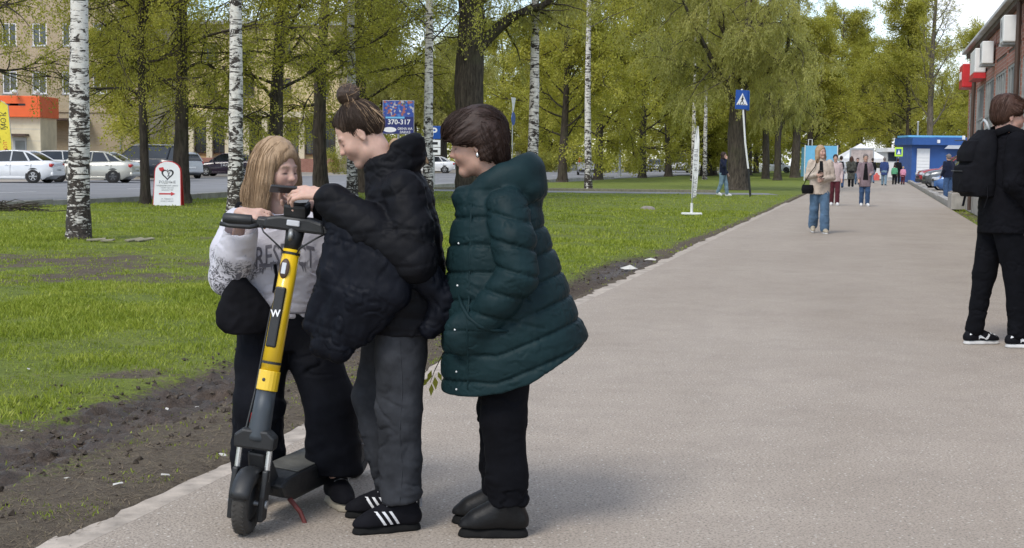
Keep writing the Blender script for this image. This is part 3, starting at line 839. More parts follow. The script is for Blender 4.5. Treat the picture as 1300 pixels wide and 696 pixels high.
# --- far pale block seen between the trunks
FY = 175.0
p0, p1 = AT(655, 200, FY), AT(735, 200, FY)
fb_ = empty('far_shop', ((p0.x + p1.x) / 2, FY, 0), 0, 'distant white shop with red sign between the tree trunks', 'shop')
w = (p1.x - p0.x) / 2
MB().b2((-w, 0, 0), (w, 8, 3.0)).build('wall', MAT['white_paint'], fb_)
MB().b2((-w * .2, -.3, 2.4), (w * .35, -.003, 3.3)).build('sign_board', MAT['red'], fb_)
for k in range(4): MB().b2((-w + .6 + k * w / 2, -.05, .7), (-w + .6 + k * w / 2 + 1.3, -.004, 2.2)).build('window', MAT['glass'], fb_)
MB().b2((-w - .2, -.2, 3.0), (w + .2, 8.2, 3.2)).build('roof', MAT['roof_sheet'], fb_)

# ------------------------------------------------------------------ brick building along the right side of the path
rb = empty('brick_pavilion', P(44.6, -PATH_W - .38), 0, 'red brick pavilion with grey glazing and signboards along the right of the path', 'building')
rb.rotation_euler = (0, 0, math.pi / 2 - PA + math.pi)       # local +X runs back along the path towards the viewer, local -Y ... faces the path
# local frame: x toward the viewer (0 = far corner), -Y points away from path after rotation; so build the facade on +Y = 0 facing -Y
rb.rotation_euler = (0, 0, -math.pi / 2 - PA)
L = 34.0; HT = 4.85
MBW = MB(); MBW.b2((0, .45, 0), (L, 14, HT - .15)); MBW.build('wall', MAT['brick_red'], rb)
MB().b2((-.02, .02, 0), (L, .449, .62)).build('plinth', MAT['kerb'], rb, bevel=.02)
bay = 3.1; nb = int(L / bay)
for k in range(nb + 1):
    x = k * bay
    MB().b2((x - .02 if k == 0 else x - .10, .0, .621), (x + .26 if k == 0 else x + .10, .448, HT - .35)).build('pier', MAT['brick_red'], rb)
    if k < nb:
        xa, xb = x + (.262 if k == 0 else .102), x + bay - .102
        # brick panel rows above the glazing: separate panels with recessed dark bands
        for z0, z1, nm, m in ((3.46, 3.72, 'brick_panel', 'brick_red'), (3.80, 4.10, 'brick_panel', 'brick_red'), (4.18, HT - .36, 'brick_panel', 'brick_red'), (.621, .95, 'panel', 'grey_paint')):
            MB().b2((xa, .012, z0), (xb, .447, z1)).build(nm, MAT[m], rb)
        for z0 in (3.722, 4.102): MB().b2((xa, .03, z0), (xb, .446, z0 + .076)).build('band', MAT['brown_metal'], rb)
        # glazing: frame bars and panes
        fr = MB(); n = 5; w = (xb - xa) / n
        for i in range(n + 1): fr.b2((xa + i * w - .028 + (.028 if i == 0 else 0) - (.028 if i == n else 0), .02, .951), (xa + i * w + .028 + (.028 if i == 0 else 0) - (.028 if i == n else 0), .20, 3.459))
        for z in (.951, 1.9, 2.55, 3.40):
            for i in range(n): fr.b2((xa + i * w + (.056 if i == 0 else .028), .024, z), (xa + (i + 1) * w - (.056 if i == n - 1 else .028), .19, z + .06))
        wo = fr.build('window', MAT['grey_frame'], rb)
        rnd = random.Random(k)
        for i in range(n):
            for z0, z1 in ((1.011, 1.9), (1.96, 2.55), (2.61, 3.40)):
                MB().b2((xa + i * w + .04, .050 + rnd.uniform(0, .008), z0), (xa + (i + 1) * w - .04, .075, z1)).build('pane', MAT['glass_dusty' if rnd.random() < .72 else 'glass'], wo)
MB().b2((-.12, -.10, HT - .34), (L, .5, HT - .22)).build('soffit', MAT['brown_metal'], rb)
rf = MB()
for k in range(int((L + .5) / .22)):
    x = -.3 + k * .22; rf.prism([(x, HT - .2), (x + .06, HT - .13), (x + .13, HT - .13), (x + .19, HT - .2), (x + .219, HT - .2), (x + .219, HT - .215), (x, HT - .215)], -.22, 6.0)
rf.build('corrugated_roof', MAT['roof_sheet'], rb)
for x in (3.1, 15.5): MB().cyl((x, -.07, .1), (x, -.07, HT - .3), .05, 8).build('downpipe', MAT['brown_metal'], rb)
# things fixed to the facade: signs and air conditioners
def on_facade(o, x, y, z):
    q = rb.matrix_basis @ Vector((x, y, z)); o.location = q; o.rotation_euler = rb.rotation_euler
bpy.context.view_layer.update()
sg = empty('box_sign', (0, 0, 0), 0, 'red lightbox sign near the far corner of the brick pavilion', 'sign'); on_facade(sg, 2.0, 0, 3.85)
MB().b2((-.75, -.36, -.33), (.75, -.002, .33)).build('case', MAT['red'], sg, bevel=.03); MB().b2((-.4, -.38, -.1), (.4, -.362, .12)).build('emblem', MAT['white_print'], sg)
MB().b2((-.78, -.3, -.2), (-.752, -.1, .2)).build('side_face', MAT['white_print'], sg)
sg = empty('box_sign', (0, 0, 0), 0, 'white and red lightbox sign in the middle of the brick pavilion', 'sign'); on_facade(sg, 5.6, 0, 4.0)
MB().b2((-.9, -.28, -.30), (.9, -.002, .32)).build('case', MAT['white_paint'], sg, bevel=.03); MB().b2((-.92, -.30, -.44), (.92, -.002, -.304)).build('base_strip', MAT['red'], sg)
MB().lathe([(.0, -.02), (.2, -.02), (.2, .0)], 14, Matrix.Translation((0, -.28, .0)) @ Matrix.Rotation(R(90), 4, 'X')).build('emblem', MAT['red'], sg)
ac0 = None
for i, (x, z, lab) in enumerate(((9.0, 4.0, 'white air conditioner under the pavilion eaves beside the white and red sign'), (14.6, 4.05, 'white air conditioner under the pavilion eaves nearest the viewer'))):
    if ac0 is None:
        ac = empty('air_conditioner', (0, 0, 0)); ac0 = ac
        MB().b2((-.38, -.30, -.26), (.38, -.04, .26)).build('case', MAT['white_paint'], ac, bevel=.02)
        g = MB()
        for k in range(7):
            r = .04 + k * .025; g.lathe([(r, -.004), (r + .012, -.004), (r + .012, .0), (r, .0), (r, -.004)], 16, Matrix.Translation((-.08, -.302, 0)) @ Matrix.Rotation(R(90), 4, 'X'))
        g.build('grille', MAT['grey_print'], ac)
        for s in (-1, 1): MB().b2((s * .28 - .02, -.32, -.31), (s * .28 + .02, -.002, -.262)).build('bracket', MAT['galv'], ac)
    else: ac = copy_tree(ac0)
    tag(ac, lab, 'air conditioner', 'air conditioners on the pavilion'); on_facade(ac, x, -.005, z)
bin_q = P(44.2, -PATH_W - .15)
# ------------------------------------------------------------------ trees
class TreeGen:
    def __init__(s, seed):
        s.r = np.random.RandomState(seed); s.V = []; s.F = []; s.nv = 0; s.LV = []; s.LF = []; s.ln = 0
        s.tw = []; s.lp = []; s.ld = []                       # leaf positions and twig directions
    def tube(s, pts, rad, n, main=False):
        pts = np.asarray(pts, float); m = len(pts)
        t = np.gradient(pts, axis=0); t /= np.linalg.norm(t, axis=1)[:, None] + 1e-9
        a = np.cross(t[0], [0, 0, 1.0]) if abs(t[0][2]) < .95 else np.cross(t[0], [1.0, 0, 0])
        a /= np.linalg.norm(a); w = np.arange(n) * 2 * np.pi / n
        rings = []
        for i in range(m):
            a = a - t[i] * a.dot(t[i]); a /= np.linalg.norm(a) + 1e-9; b = np.cross(t[i], a)
            rr = rad[i] if np.ndim(rad[i]) else np.full(n, rad[i])
            rings.append(pts[i] + (np.cos(w) * rr)[:, None] * a + (np.sin(w) * rr)[:, None] * b)
        V = np.concatenate(rings); i = np.arange(m - 1)[:, None] * n; k = np.arange(n)[None, :]; k2 = (k + 1) % n
        Fq = np.stack([i + k, i + k2, i + n + k2, i + n + k], -1).reshape(-1, 4)
        if main: s.V.append(V); s.F.append(Fq + s.nv); s.nv += len(V)
        else: s.LV.append(V); s.LF.append(Fq + s.ln); s.ln += len(V)
    def path(s, p, d, L, n, wig, trop):
        pts = [np.array(p, float)]; d = np.array(d, float); d /= np.linalg.norm(d)
        for k in range(n):
            d = d + s.r.normal(0, wig, 3) + np.array([0, 0, trop]) / n
            d /= np.linalg.norm(d); pts.append(pts[-1] + d * L / n)
        return np.array(pts)
    def twig(s, p, d, L, droop, r0, step, wig=.16, sub=True, spread=.06):
        s.tw.append((*p, *d, L, droop, r0, step, wig, spread, 1.0 if sub else 0.0))
    def grow_twigs(s, lo=-9e9):
        """all twigs at once; each carries leaves, most carry three side shoots"""
        T = np.array(s.tw); n = 4; s.TV = []; s.TF = []; nv = 0
        for level in (0, 1):
            N = len(T); p = T[:, :3].copy(); d = T[:, 3:6].copy(); d /= np.linalg.norm(d, axis=1)[:, None] + 1e-9
            L, droop, r0, step, wig, spread = (T[:, k] for k in range(6, 12))
            pts = [p]
            for k in range(n):
                d = d + s.r.normal(0, 1, (N, 3)) * wig[:, None]; d[:, 2] -= droop / n; d /= np.linalg.norm(d, axis=1)[:, None] + 1e-9
                p = p + d * (L / n)[:, None]; pts.append(p)
            pts = np.stack(pts, 1)                              # N, n+1, 3
            t = pts[:, -1] - pts[:, 0]; t /= np.linalg.norm(t, axis=1)[:, None] + 1e-9
            a = np.cross(t, s.r.normal(size=(N, 3))); a /= np.linalg.norm(a, axis=1)[:, None] + 1e-9; b = np.cross(t, a)
            w = np.arange(3) * 2 * np.pi / 3; sel = pts[:, ::2] if n % 2 == 0 else pts; m = sel.shape[1]
            rad = r0[:, None] * np.linspace(1, .35, m)[None]
            ring = sel[:, :, None, :] + rad[:, :, None, None] * (np.cos(w)[None, None, :, None] * a[:, None, None, :] + np.sin(w)[None, None, :, None] * b[:, None, None, :])
            s.TV.append(ring.reshape(-1, 3))
            base = (np.arange(N) * m * 3)[:, None, None] + (np.arange(m - 1) * 3)[None, :, None]; k_ = np.arange(3)[None, None, :]; k2 = (k_ + 1) % 3
            s.TF.append(np.stack([base + k_, base + k2, base + 3 + k2, base + 3 + k_], -1).reshape(-1, 4) + nv); nv += N * m * 3
            cnt = np.maximum(2, (L / step).astype(int)); idx = np.repeat(np.arange(N), cnt); K = len(idx)
            tt = s.r.rand(K) ** .8 * n * .999; i = tt.astype(int); f = (tt - i)[:, None]
            q = pts[idx, i] * (1 - f) + pts[idx, i + 1] * f + s.r.normal(0, 1, (K, 3)) * spread[idx][:, None]; dd = pts[idx, i + 1] - pts[idx, i]
            s.lp.append(q); s.ld.append(dd / (np.linalg.norm(dd, axis=1)[:, None] + 1e-9))
            if level == 0:
                h = np.repeat(np.nonzero(T[:, 12] > 0)[0], 3); M_ = len(h); j = s.r.randint(1, n, M_)
                d2 = (pts[h, j] - pts[h, j - 1]) / (L[h] / n)[:, None] + s.r.normal(0, .7, (M_, 3))
                T = np.column_stack([pts[h, j], d2, L[h] * s.r.uniform(.35, .65, M_), droop[h], r0[h] * .6, step[h], wig[h], spread[h], np.zeros(M_)])
    def twigs(s):
        return np_mesh('twigs', np.concatenate(s.TV), np.concatenate(s.TF))
    def leaves(s, L, W, droop, keep=None):
        s.grow_twigs()
        q = np.concatenate(s.lp); d = np.concatenate(s.ld)
        n = len(q); r = s.r
        a = d * .6 + r.normal(0, .65, (n, 3)); a[:, 2] -= droop; a /= np.linalg.norm(a, axis=1)[:, None]
        b = np.cross(a, r.normal(size=(n, 3))); b /= np.linalg.norm(b, axis=1)[:, None] + 1e-9
        l = (L * r.uniform(.6, 1.35, n))[:, None]; w = (W * r.uniform(.6, 1.3, n))[:, None]
        V = np.stack([q, q + a * l * .5 + b * w * .5, q + a * l, q + a * l * .5 - b * w * .5], 1).reshape(-1, 3)
        return np_mesh('crown', V, np.arange(n * 4).reshape(-1, 4), smooth=False)
    def bark(s):
        return np_mesh('trunk', np.concatenate(s.V), np.concatenate(s.F))
    def limbs(s):
        return np_mesh('limbs', np.concatenate(s.LV), np.concatenate(s.LF))
def rough_ring(r, rad, n, amt): return rad * (1 + r.normal(0, amt, n))
def trunk_path(g, H, lean, wig, n=14):
    z = np.linspace(-.15, H, n); ph = g.r.uniform(0, 6.28, 2)
    x = lean[0] * z / H * H * .1 + wig * np.sin(z / H * 4 + ph[0]) * (z / H); y = lean[1] * z / H * H * .1 + wig * np.sin(z / H * 5 + ph[1]) * (z / H)
    return np.stack([x, y, z], 1)
def trunk_tube(g, pts, r0, r1, n, amt, flare=.35):
    z = pts[:, 2]; H = z[-1]; base = r0 + (r1 - r0) * (z / H) ** .8
    base = base * (1 + flare * np.exp(-np.clip(z, 0, None) / .28))
    # more rings low down so that the root flare reads
    g.tube(pts, [rough_ring(g.r, b, n, amt) for b in base], n, True)
def refine(pts, low=(.0, .12, .3, .6, 1.0)):
    z = np.array(sorted(set([-.15, *low, *pts[:, 2][pts[:, 2] > 1.2]]))); return np.stack([np.interp(z, pts[:, 2], pts[:, 0]), np.interp(z, pts[:, 2], pts[:, 1]), z], 1)
def pt_at(pts, z): return np.array([np.interp(z, pts[:, 2], pts[:, k]) for k in range(3)])

def birch(seed, H=17, r0=.17, first=6.0, dens=1.0, lean=(0, 0), low_twigs=0):
    g = TreeGen(seed); pts = refine(trunk_path(g, H, lean, .18, 26)); trunk_tube(g, pts, r0, .03, 14, .03, .22)
    n = int(34 * dens)
    for k in range(n):
        z = first + (H - first - .4) * (k / n) ** .9; a = g.r.uniform(0, 6.28); L = (1 - (z - first) / (H - first)) * 2.6 + 1.0
        p = pt_at(pts, z); d = [math.cos(a), math.sin(a), .75]
        lp = g.path(p, d, L, 6, .1, -.5); r = .035 * (1 - .6 * (z / H)); g.tube(lp, np.linspace(r, .008, 7), 5)
        for i in range(2, 7):
            for _ in range(3):
                aa = g.r.uniform(0, 6.28); g.twig(lp[i], [math.cos(aa) * .6, math.sin(aa) * .6, -.2], g.r.uniform(.8, 1.7), 1.6, .006, .055, .1, True)
    return g.bark(), g.leaves(.062, .040, .4), g.twigs(), g.limbs()
def linden(seed, H=14, r0=.26, first=2.4, dens=1.0, leaf=(.085, .055), nl=30, lean=(0, 0), step=.032, reach=3.6, n3=1, spread=.05):
    """dark straight stem, fine level branching, fresh yellow-green leaves"""
    g = TreeGen(seed); pts = refine(trunk_path(g, H, lean, .35, 18)); trunk_tube(g, pts, r0, .05, 12, .05)
    n = int(nl * dens)
    for k in range(n):
        f = (k + g.r.rand()) / n; z = first + (H - first - .3) * f; a = k * 2.4 + g.r.normal(0, .4)
        L = reach * (1 - .65 * f) * g.r.uniform(.75, 1.15) * (.75 if f < .08 else 1)
        p = pt_at(pts, z); lp = g.path(p, [math.cos(a), math.sin(a), g.r.uniform(.0, .7) + .8 * f], L, 7, .17, g.r.uniform(-.5, .45)); r = max(.018, .065 * (1 - .6 * f)) * (r0 / .26)
        g.tube(lp, np.linspace(r, .010, 8), 5)
        for i in range(2, 8):
            for _ in range(2):
                d2 = (lp[i] - lp[i - 1]); d2 = d2 / np.linalg.norm(d2) + g.r.normal(0, .55, 3)
                sp = g.path(lp[i], d2, L * g.r.uniform(.22, .42), 4, .16, -.1); g.tube(sp, np.linspace(r * .4, .006, 5), 4)
                for j in range(1, 5):
                    for _ in range(n3): g.twig(sp[j], (sp[j] - sp[j - 1]) / (np.linalg.norm(sp[j] - sp[j - 1])) + g.r.normal(0, .5, 3), g.r.uniform(.35, .95), .45, .0055, step, .18, True, spread)
    return g.bark(), g.leaves(leaf[0], leaf[1], .25), g.twigs(), g.limbs()
def willow(seed, H=15, r0=.5, fork=3.0, limbs=6, reach=6.0, leaf=(.11, .030), step=.030, dens=1.0, lean=(0, 0), hang=1.5):
    """thick dark bole, ascending limbs, long hanging shoots"""
    g = TreeGen(seed); pts = refine(trunk_path(g, fork * 1.6, lean, .12, 10)); trunk_tube(g, pts, r0, r0 * .72, 18, .07, .3)
    for k in range(limbs):
        a = k * 6.28 / limbs + g.r.normal(0, .25); z = fork * g.r.uniform(.85, 1.55); p = pt_at(pts, min(z, pts[-1, 2]))
        up = g.r.uniform(.7, 1.9) if k % 3 else 2.6; L = reach * g.r.uniform(.9, 1.35) * (1.25 if k % 3 == 0 else 1); r = r0 * g.r.uniform(.34, .5)
        lp = g.path(p, [math.cos(a), math.sin(a), up], L, 9, .12, .1); g.tube(lp, np.linspace(r, r * .16, 10), 8)
        for i in range(2, 10):
            for _ in range(2):
                d2 = lp[i] - lp[i - 1]; d2 = d2 / np.linalg.norm(d2) + g.r.normal(0, .65, 3); L2 = reach * g.r.uniform(.22, .5)
                sp = g.path(lp[i], d2, L2, 6, .16, -.5); r2 = max(.012, r * .28 * (1 - i / 12)); g.tube(sp, np.linspace(r2, .010, 7), 5)
                for j in range(1, 7):
                    for _ in range(max(1, int(round(2.2 * dens)))):
                        aa = g.r.uniform(0, 6.28); g.twig(sp[j], [math.cos(aa), math.sin(aa), .1], g.r.uniform(.6, 1.25) * hang * .75, 1.7, .006, step, .10, True, .04)
    return g.bark(), g.leaves(leaf[0], leaf[1], .7), g.twigs(), g.limbs()
def poplar(seed, H=19, r0=.36):
    g = TreeGen(seed); pts = refine(trunk_path(g, H, (.1, 0), .4, 20)); trunk_tube(g, pts, r0, .08, 12, .05)
    for k in range(16):
        z = 4.5 + k * .85; a = k * 2.2 + g.r.normal(0, .4); p = pt_at(pts, z); L = g.r.uniform(3.2, 5.2) * (1 - .03 * k)
        lp = g.path(p, [math.cos(a), math.sin(a), 1.15], L, 8, .1, .35); r = .10 * (1 - k / 26); g.tube(lp, np.linspace(r, .015, 9), 6)
        for i in range(2, 9):
            for _ in range(2):
                d2 = (lp[i] - lp[i - 1]); d2 = d2 / np.linalg.norm(d2) + g.r.normal(0, .5, 3)
                sp = g.path(lp[i], d2, g.r.uniform(.8, 1.9), 4, .14, .2); g.tube(sp, np.linspace(.02, .007, 5), 4)
                for j in range(2, 5): g.twig(sp[j], (sp[j] - sp[j - 1]) + g.r.normal(0, .4, 3), g.r.uniform(.4, .8), .1, .006, .085, .15, True, .05)
    return g.bark(), g.leaves(.10, .065, .3), g.twigs(), g.limbs()

LIB = {
    'birch_a': (birch(11, 16, .175, 4.6, 1.0), 'birch', 'leaf_birch'),
    'birch_b': (birch(12, 18, .19, 6.5, 1.0), 'birch', 'leaf_birch'),
    'linden_near': (linden(21, 12, .24, 2.7, 1.0, (.068, .048), 28, step=.040, reach=4.0, spread=.10), 'bark', 'leaf_linden'),
    'linden_left': (linden(22, 11, .24, 2.5, 1.0, (.066, .046), 28, step=.042, reach=4.2, spread=.10), 'bark', 'leaf_linden'),
    'linden_far': (linden(23, 14, .30, 2.0, 1.1, (.14, .095), 34, step=.042, reach=4.8, spread=.16), 'bark', 'leaf_linden'),
    'linden_far2': (linden(24, 15, .30, 2.4, 1.1, (.14, .095), 34, step=.042, reach=5.2, spread=.16), 'bark', 'leaf_linden'),
    'willow_a': (willow(31, 15, .52, 3.6, 7, 5.6, (.125, .036), .030, 1.0), 'willow_bark', 'leaf_willow'),
    'willow_b': (willow(32, 15, .50, 3.2, 6, 5.2, (.16, .050), .046, 1.0), 'willow_bark', 'leaf_willow'),
    'willow_c': (willow(33, 16, .58, 4.4, 5, 5.0, (.12, .036), .044, .8, hang=.9), 'willow_bark', 'leaf_willow'),
    'poplar': (poplar(41), 'poplar_bark', 'leaf_linden'),
}
for k, ((bk, lf, tw, lb), bm_, lm_) in LIB.items():
    bk.materials.append(MAT[bm_]); lb.materials.append(MAT['birch_limb' if bm_ == 'birch' else bm_]); lf.materials.append(MAT[lm_]); tw.materials.append(MAT['twig'])
def tree(kind, loc, rz, s, label, group=None, name=None, tilt=(0, 0), rscale=None):
    (bk, lf, tw, lb), _, _ = LIB[kind]
    nm = name or {'b': 'birch_tree', 'l': 'linden_tree', 'w': 'willow_tree', 'p': 'poplar_tree'}[kind[0]]
    e = empty(nm, (loc[0], loc[1], 0), rz, label, 'tree', group)
    e.scale = (s if rscale is None else rscale, s if rscale is None else rscale, s); e.rotation_euler = (tilt[0], tilt[1], rz)
    mk('trunk', bk, e); cr = mk('crown', lf, e); tag(mk('twigs', tw, cr), kind='stuff'); tag(mk('limbs', lb, e), kind='stuff')
    return e
def gd(px, Y): q = AT(px, 300, Y); return (q.x, Y)
# birches one can single out
for (px, Y, kind, s, rz, rs_, tl, lab) in (
    (100, 23.0, 'birch_b', 1.0, .4, .98, (0, .005), 'thick white birch trunk nearest the viewer, left on the lawn'),
    (299, 35.0, 'birch_b', 1.05, 2.0, 1.08, (0, -.02), 'white birch trunk behind the girl with the scooter'),
    (447, 47.0, 'birch_b', 1.0, 3.1, 1.0, (0, 0), 'birch trunk rising behind the bun of the woman in black'),
    (543, 46.0, 'birch_a', 1.1, 5.1, 1.05, (0, -.035), 'mottled birch trunk between the woman in black and the woman in green'),
    (674, 50.0, 'birch_b', 1.1, 1.1, 1.12, (0, .012), 'grey mottled birch trunk just right of the green coat'),
    (746, 67.0, 'birch_b', 1.15, 4.0, .98, (0, .02), 'slim bright white birch on the lawn in front of the kerbed path'),
    (878, 96.0, 'birch_a', 1.1, .9, .95, (0, 0), 'far birch trunk behind the white feather banner'),
    (893, 104.0, 'birch_b', 1.1, 2.9, .9, (0, 0), 'far birch trunk left of the walker in the dark jacket'),
):
    tree(kind, gd(px, Y), rz, s, lab, 'birches on the lawn', tilt=tl, rscale=rs_)
# lindens and willows
for (px, Y, kind, s, rz, rs_, tl, lab) in (
    (231, 40.5, 'linden_near', 1.0, .3, 1.0, (0, -.02), 'dark trunked tree behind the small white signboard'),
    (187, 83.0, 'linden_far', .9, 1.2, 1.0, (0, 0), 'forked tree growing behind the navy car'),
    (407, 50.0, 'linden_near', 1.15, 2.2, 1.15, (0, -.02), 'dark trunked tree right behind the face of the woman in black'),
    (600, 50.0, 'willow_c', 1.0, 3.9, 1.0, (0, .055), 'massive leaning dark trunk behind the woman in the green coat'),
    (713, 86.0, 'linden_far', 1.0, 4.4, 1.0, (0, 0), 'tree with a short dark trunk left of the slim white birch'),
    (758, 97.0, 'linden_far2', 1.05, .8, 1.0, (0, 0), 'tree standing directly behind the slim white birch'),
    (814, 108.0, 'linden_far', 1.1, 5.2, 1.0, (0, 0), 'dark trunked tree midway between slim birch and feather banner'),
    (847, 120.0, 'linden_far2', 1.0, 2.6, 1.0, (0, .03), 'tree leaning over the distant white vans'),
    (934, 68.0, 'willow_a', 1.05, 1.0, .98, (0, 0), 'big spreading willow behind the pedestrian crossing sign'),
    (970, 112.0, 'willow_b', .9, 2.0, .6, (0, .02), 'slender willow to the right of the crossing sign'),
    (985, 104.0, 'willow_b', .9, 4.6, .55, (0, -.03), 'slim stemmed willow beyond the end of the lawn'),
    (1007, 122.0, 'willow_b', 1.05, .2, .8, (0, 0), 'dark trunked willow left of the light blue panel'),
    (1176, 128.0, 'poplar', 1.0, .6, 1.0, (0, 0), 'tall sparse poplar above the blue kiosk'),
    (1088, 170.0, 'willow_b', 1.15, 3.3, 1.0, (0, 0), 'willow behind the white market tents'),
):
    tree(kind, gd(px, Y), rz, s, lab, 'trees between path and street', tilt=tl, rscale=rs_)
# the tree whose boughs reach in from beyond the left edge of the picture
tree('linden_left', gd(-75, 37.0), 2.6, 1.05, 'tree whose leafy boughs reach in from the left edge', 'trees between path and street')
tree('linden_left', gd(185, 40.0), 4.9, .92, 'leafy tree whose slim stem rises left of the small signboard', 'trees between path and street', rscale=.6)
tree('linden_near', gd(352, 43.0), 1.9, .95, 'leafy tree above the girl with the scooter', 'trees between path and street', rscale=1.15)
tree('linden_near', gd(462, 55.0), 3.3, 1.1, 'leafy tree left of the blue billboard', 'trees between path and street', rscale=1.2)
# rows farther off
rr = random.Random(4)
rows = [(p_, rr.uniform(128, 142)) for p_ in (655, 690, 735, 790, 830, 870, 905, 945, 1030)] + [(p_, rr.uniform(150, 172)) for p_ in (330, 372, 430, 480, 530, 585, 640, 700, 760, 800, 850, 895, 930, 975, 1055, 1130, 1150)]
for i, (px, Y) in enumerate(rows):
    q = gd(px + rr.uniform(-8, 8), Y)
    if abs(road_v(*q) - 9.5) < 10.5: q = tuple((Vector((*q, 0)) + RN * (22 - road_v(*q) if road_v(*q) > 9.5 else -2.5 - road_v(*q)))[:2])
    kk = rr.choice(['linden_far', 'linden_far2', 'willow_b'])
    tree(kk, q, rr.uniform(0, 6.28), rr.uniform(1.0, 1.25), {'l': 'distant yellow-green leafy tree in the rows along the street', 'w': 'distant grey-green willow in the rows along the street'}[kk[0]], 'distant trees along the street', rscale=rr.uniform(1.0, 1.3))
for i, (px, Y) in enumerate(((1085, 205), (1125, 215), (1150, 190), (1205, 185), (1240, 175), (1290, 165), (1030, 200))):
    tree(rr.choice(['linden_far2', 'willow_b', 'linden_far']), gd(px, Y), rr.uniform(0, 6.28), 1.25, 'distant leafy tree beyond the market kiosks', 'distant trees beyond the kiosks', rscale=1.2)
# the wood that closes the view: one mass
def wood():
    rs = np.random.RandomState(9); mb = []; 
    nq = 120000
    ang = rs.uniform(-.75, .50, nq); Y = rs.uniform(205, 262, nq); X_ = np.tan(ang) * Y
    top = 13 + 5 * pn(np.stack([X_ * .08, Y * .05, Y * 0], 1), 1.0, 3.0) + 3 * pn(np.stack([X_ * .3, Y * .1, Y * 0], 1), 1.0, 5.0)
    gap = np.clip(1.0 - 2.2 * np.exp(-((ang - .262) / .020) ** 2) * 1.0, 0.22, 1)
    z = .4 + (top * gap) * rs.rand(nq) ** .85
    c = np.stack([X_, Y, z], 1); a = rs.normal(size=(nq, 3)); a /= np.linalg.norm(a, axis=1)[:, None]; b = np.cross(a, rs.normal(size=(nq, 3))); b /= np.linalg.norm(b, axis=1)[:, None]
    l = rs.uniform(.18, .42, nq)[:, None]
    V = np.stack([c - a * l, c + b * l * .6, c + a * l, c - b * l * .6], 1).reshape(-1, 3)
    tag(mk('far_wood', np_mesh('far_wood', V, np.arange(nq * 4).reshape(-1, 4), False), None, MAT['leaf_wood']), 'hazy green wood closing the view behind everything', 'wood', kind='stuff')
wood()
# shrubs along the far side of the street
def hedge(px, Y, w, h, lab, seed):
    g = TreeGen(seed); c = gd(px, Y); e = empty('shrub', (c[0], c[1], 0), 0, lab, 'shrub', 'shrubs along the street')
    for k in range(26):
        a = g.r.uniform(0, 6.28); p = [g.r.uniform(-w / 2, w / 2), g.r.normal(0, .4), 0]
        lp = g.path(p, [math.cos(a) * .3, math.sin(a) * .3, 1], h * g.r.uniform(.7, 1.05), 5, .12, .1); g.tube(lp, np.linspace(.015, .005, 6), 4)
        for i in range(1, 6):
            for _ in range(3): g.twig(lp[i], g.r.normal(0, 1, 3), .5, .1, .005, .035, .15, True, .08)
    b = g.limbs(); b.materials.append(MAT['bark']); l = g.leaves(.11, .075, .1); l.materials.append(MAT['leaf_wood']); tag(mk('stems', b, e), kind='stuff'); mk('foliage', l, e); tw = g.twigs(); tw.materials.append(MAT['twig']); tag(mk('twigs', tw, e), kind='stuff')
for i, (px, Y, w, h, lab) in enumerate(((690, 146, 5, 2.0, 'rounded green shrub across the street left of the slim birch'), (775, 150, 6, 1.8, 'low green shrub across the street right of the slim birch'), (470, 110, 6, 2.0, 'low shrub under the blue billboard'))): hedge(px, Y, w, h, lab, 60 + i)
# ------------------------------------------------------------------ cars
WHEEL = {}
def wheel_mesh(r, w, rimmat):
    key = (r, w, rimmat)
    if key in WHEEL: return WHEEL[key]
    X90 = Matrix.Rotation(R(90), 4, 'X')
    t = MB().lathe([(r * .66, -w / 2), (r * .93, -w / 2), (r, -w * .36), (r, w * .36), (r * .93, w / 2), (r * .66, w / 2), (r * .66, -w / 2)], 28, X90).mesh('tyre', True); t.materials.append(MAT['tyre'])
    rim = MB(); rim.lathe([(r * .665, -w * .42), (r * .62, -w * .48), (r * .58, -w * .40), (r * .58, w * .40), (r * .62, w * .48), (r * .665, w * .42)], 28, X90)
    for k in range(6):
        a = k * math.pi / 3
        for sgn in (-1, 1):
            m = Matrix.Rotation(-a, 3, 'Y')
            rim.box(m @ Vector((r * .32, sgn * w * .36, 0)), (r * .56, w * .10, r * .15), M=m)
    rim.cyl((0, -w * .43, 0), (0, w * .43, 0), r * .13, 10)
    rm = rim.mesh('rim'); rm.materials.append(MAT[rimmat])
    WHEEL[key] = (t, rm); return WHEEL[key]
def smooth_poly(pts, n=4):
    """Catmull-Rom through 2-D points"""
    o = []
    for i in range(len(pts) - 1):
        p0, p1, p2, p3 = pts[max(i - 1, 0)], pts[i], pts[i + 1], pts[min(i + 2, len(pts) - 1)]
        for k in range(n):
            t = k / n; o.append(tuple(.5 * (2 * b + (c - a) * t + (2 * a - 5 * b + 4 * c - d) * t * t + (3 * b - a - 3 * c + d) * t ** 3) for a, b, c, d in zip(p0, p1, p2, p3)))
    o.append(pts[-1]); return o
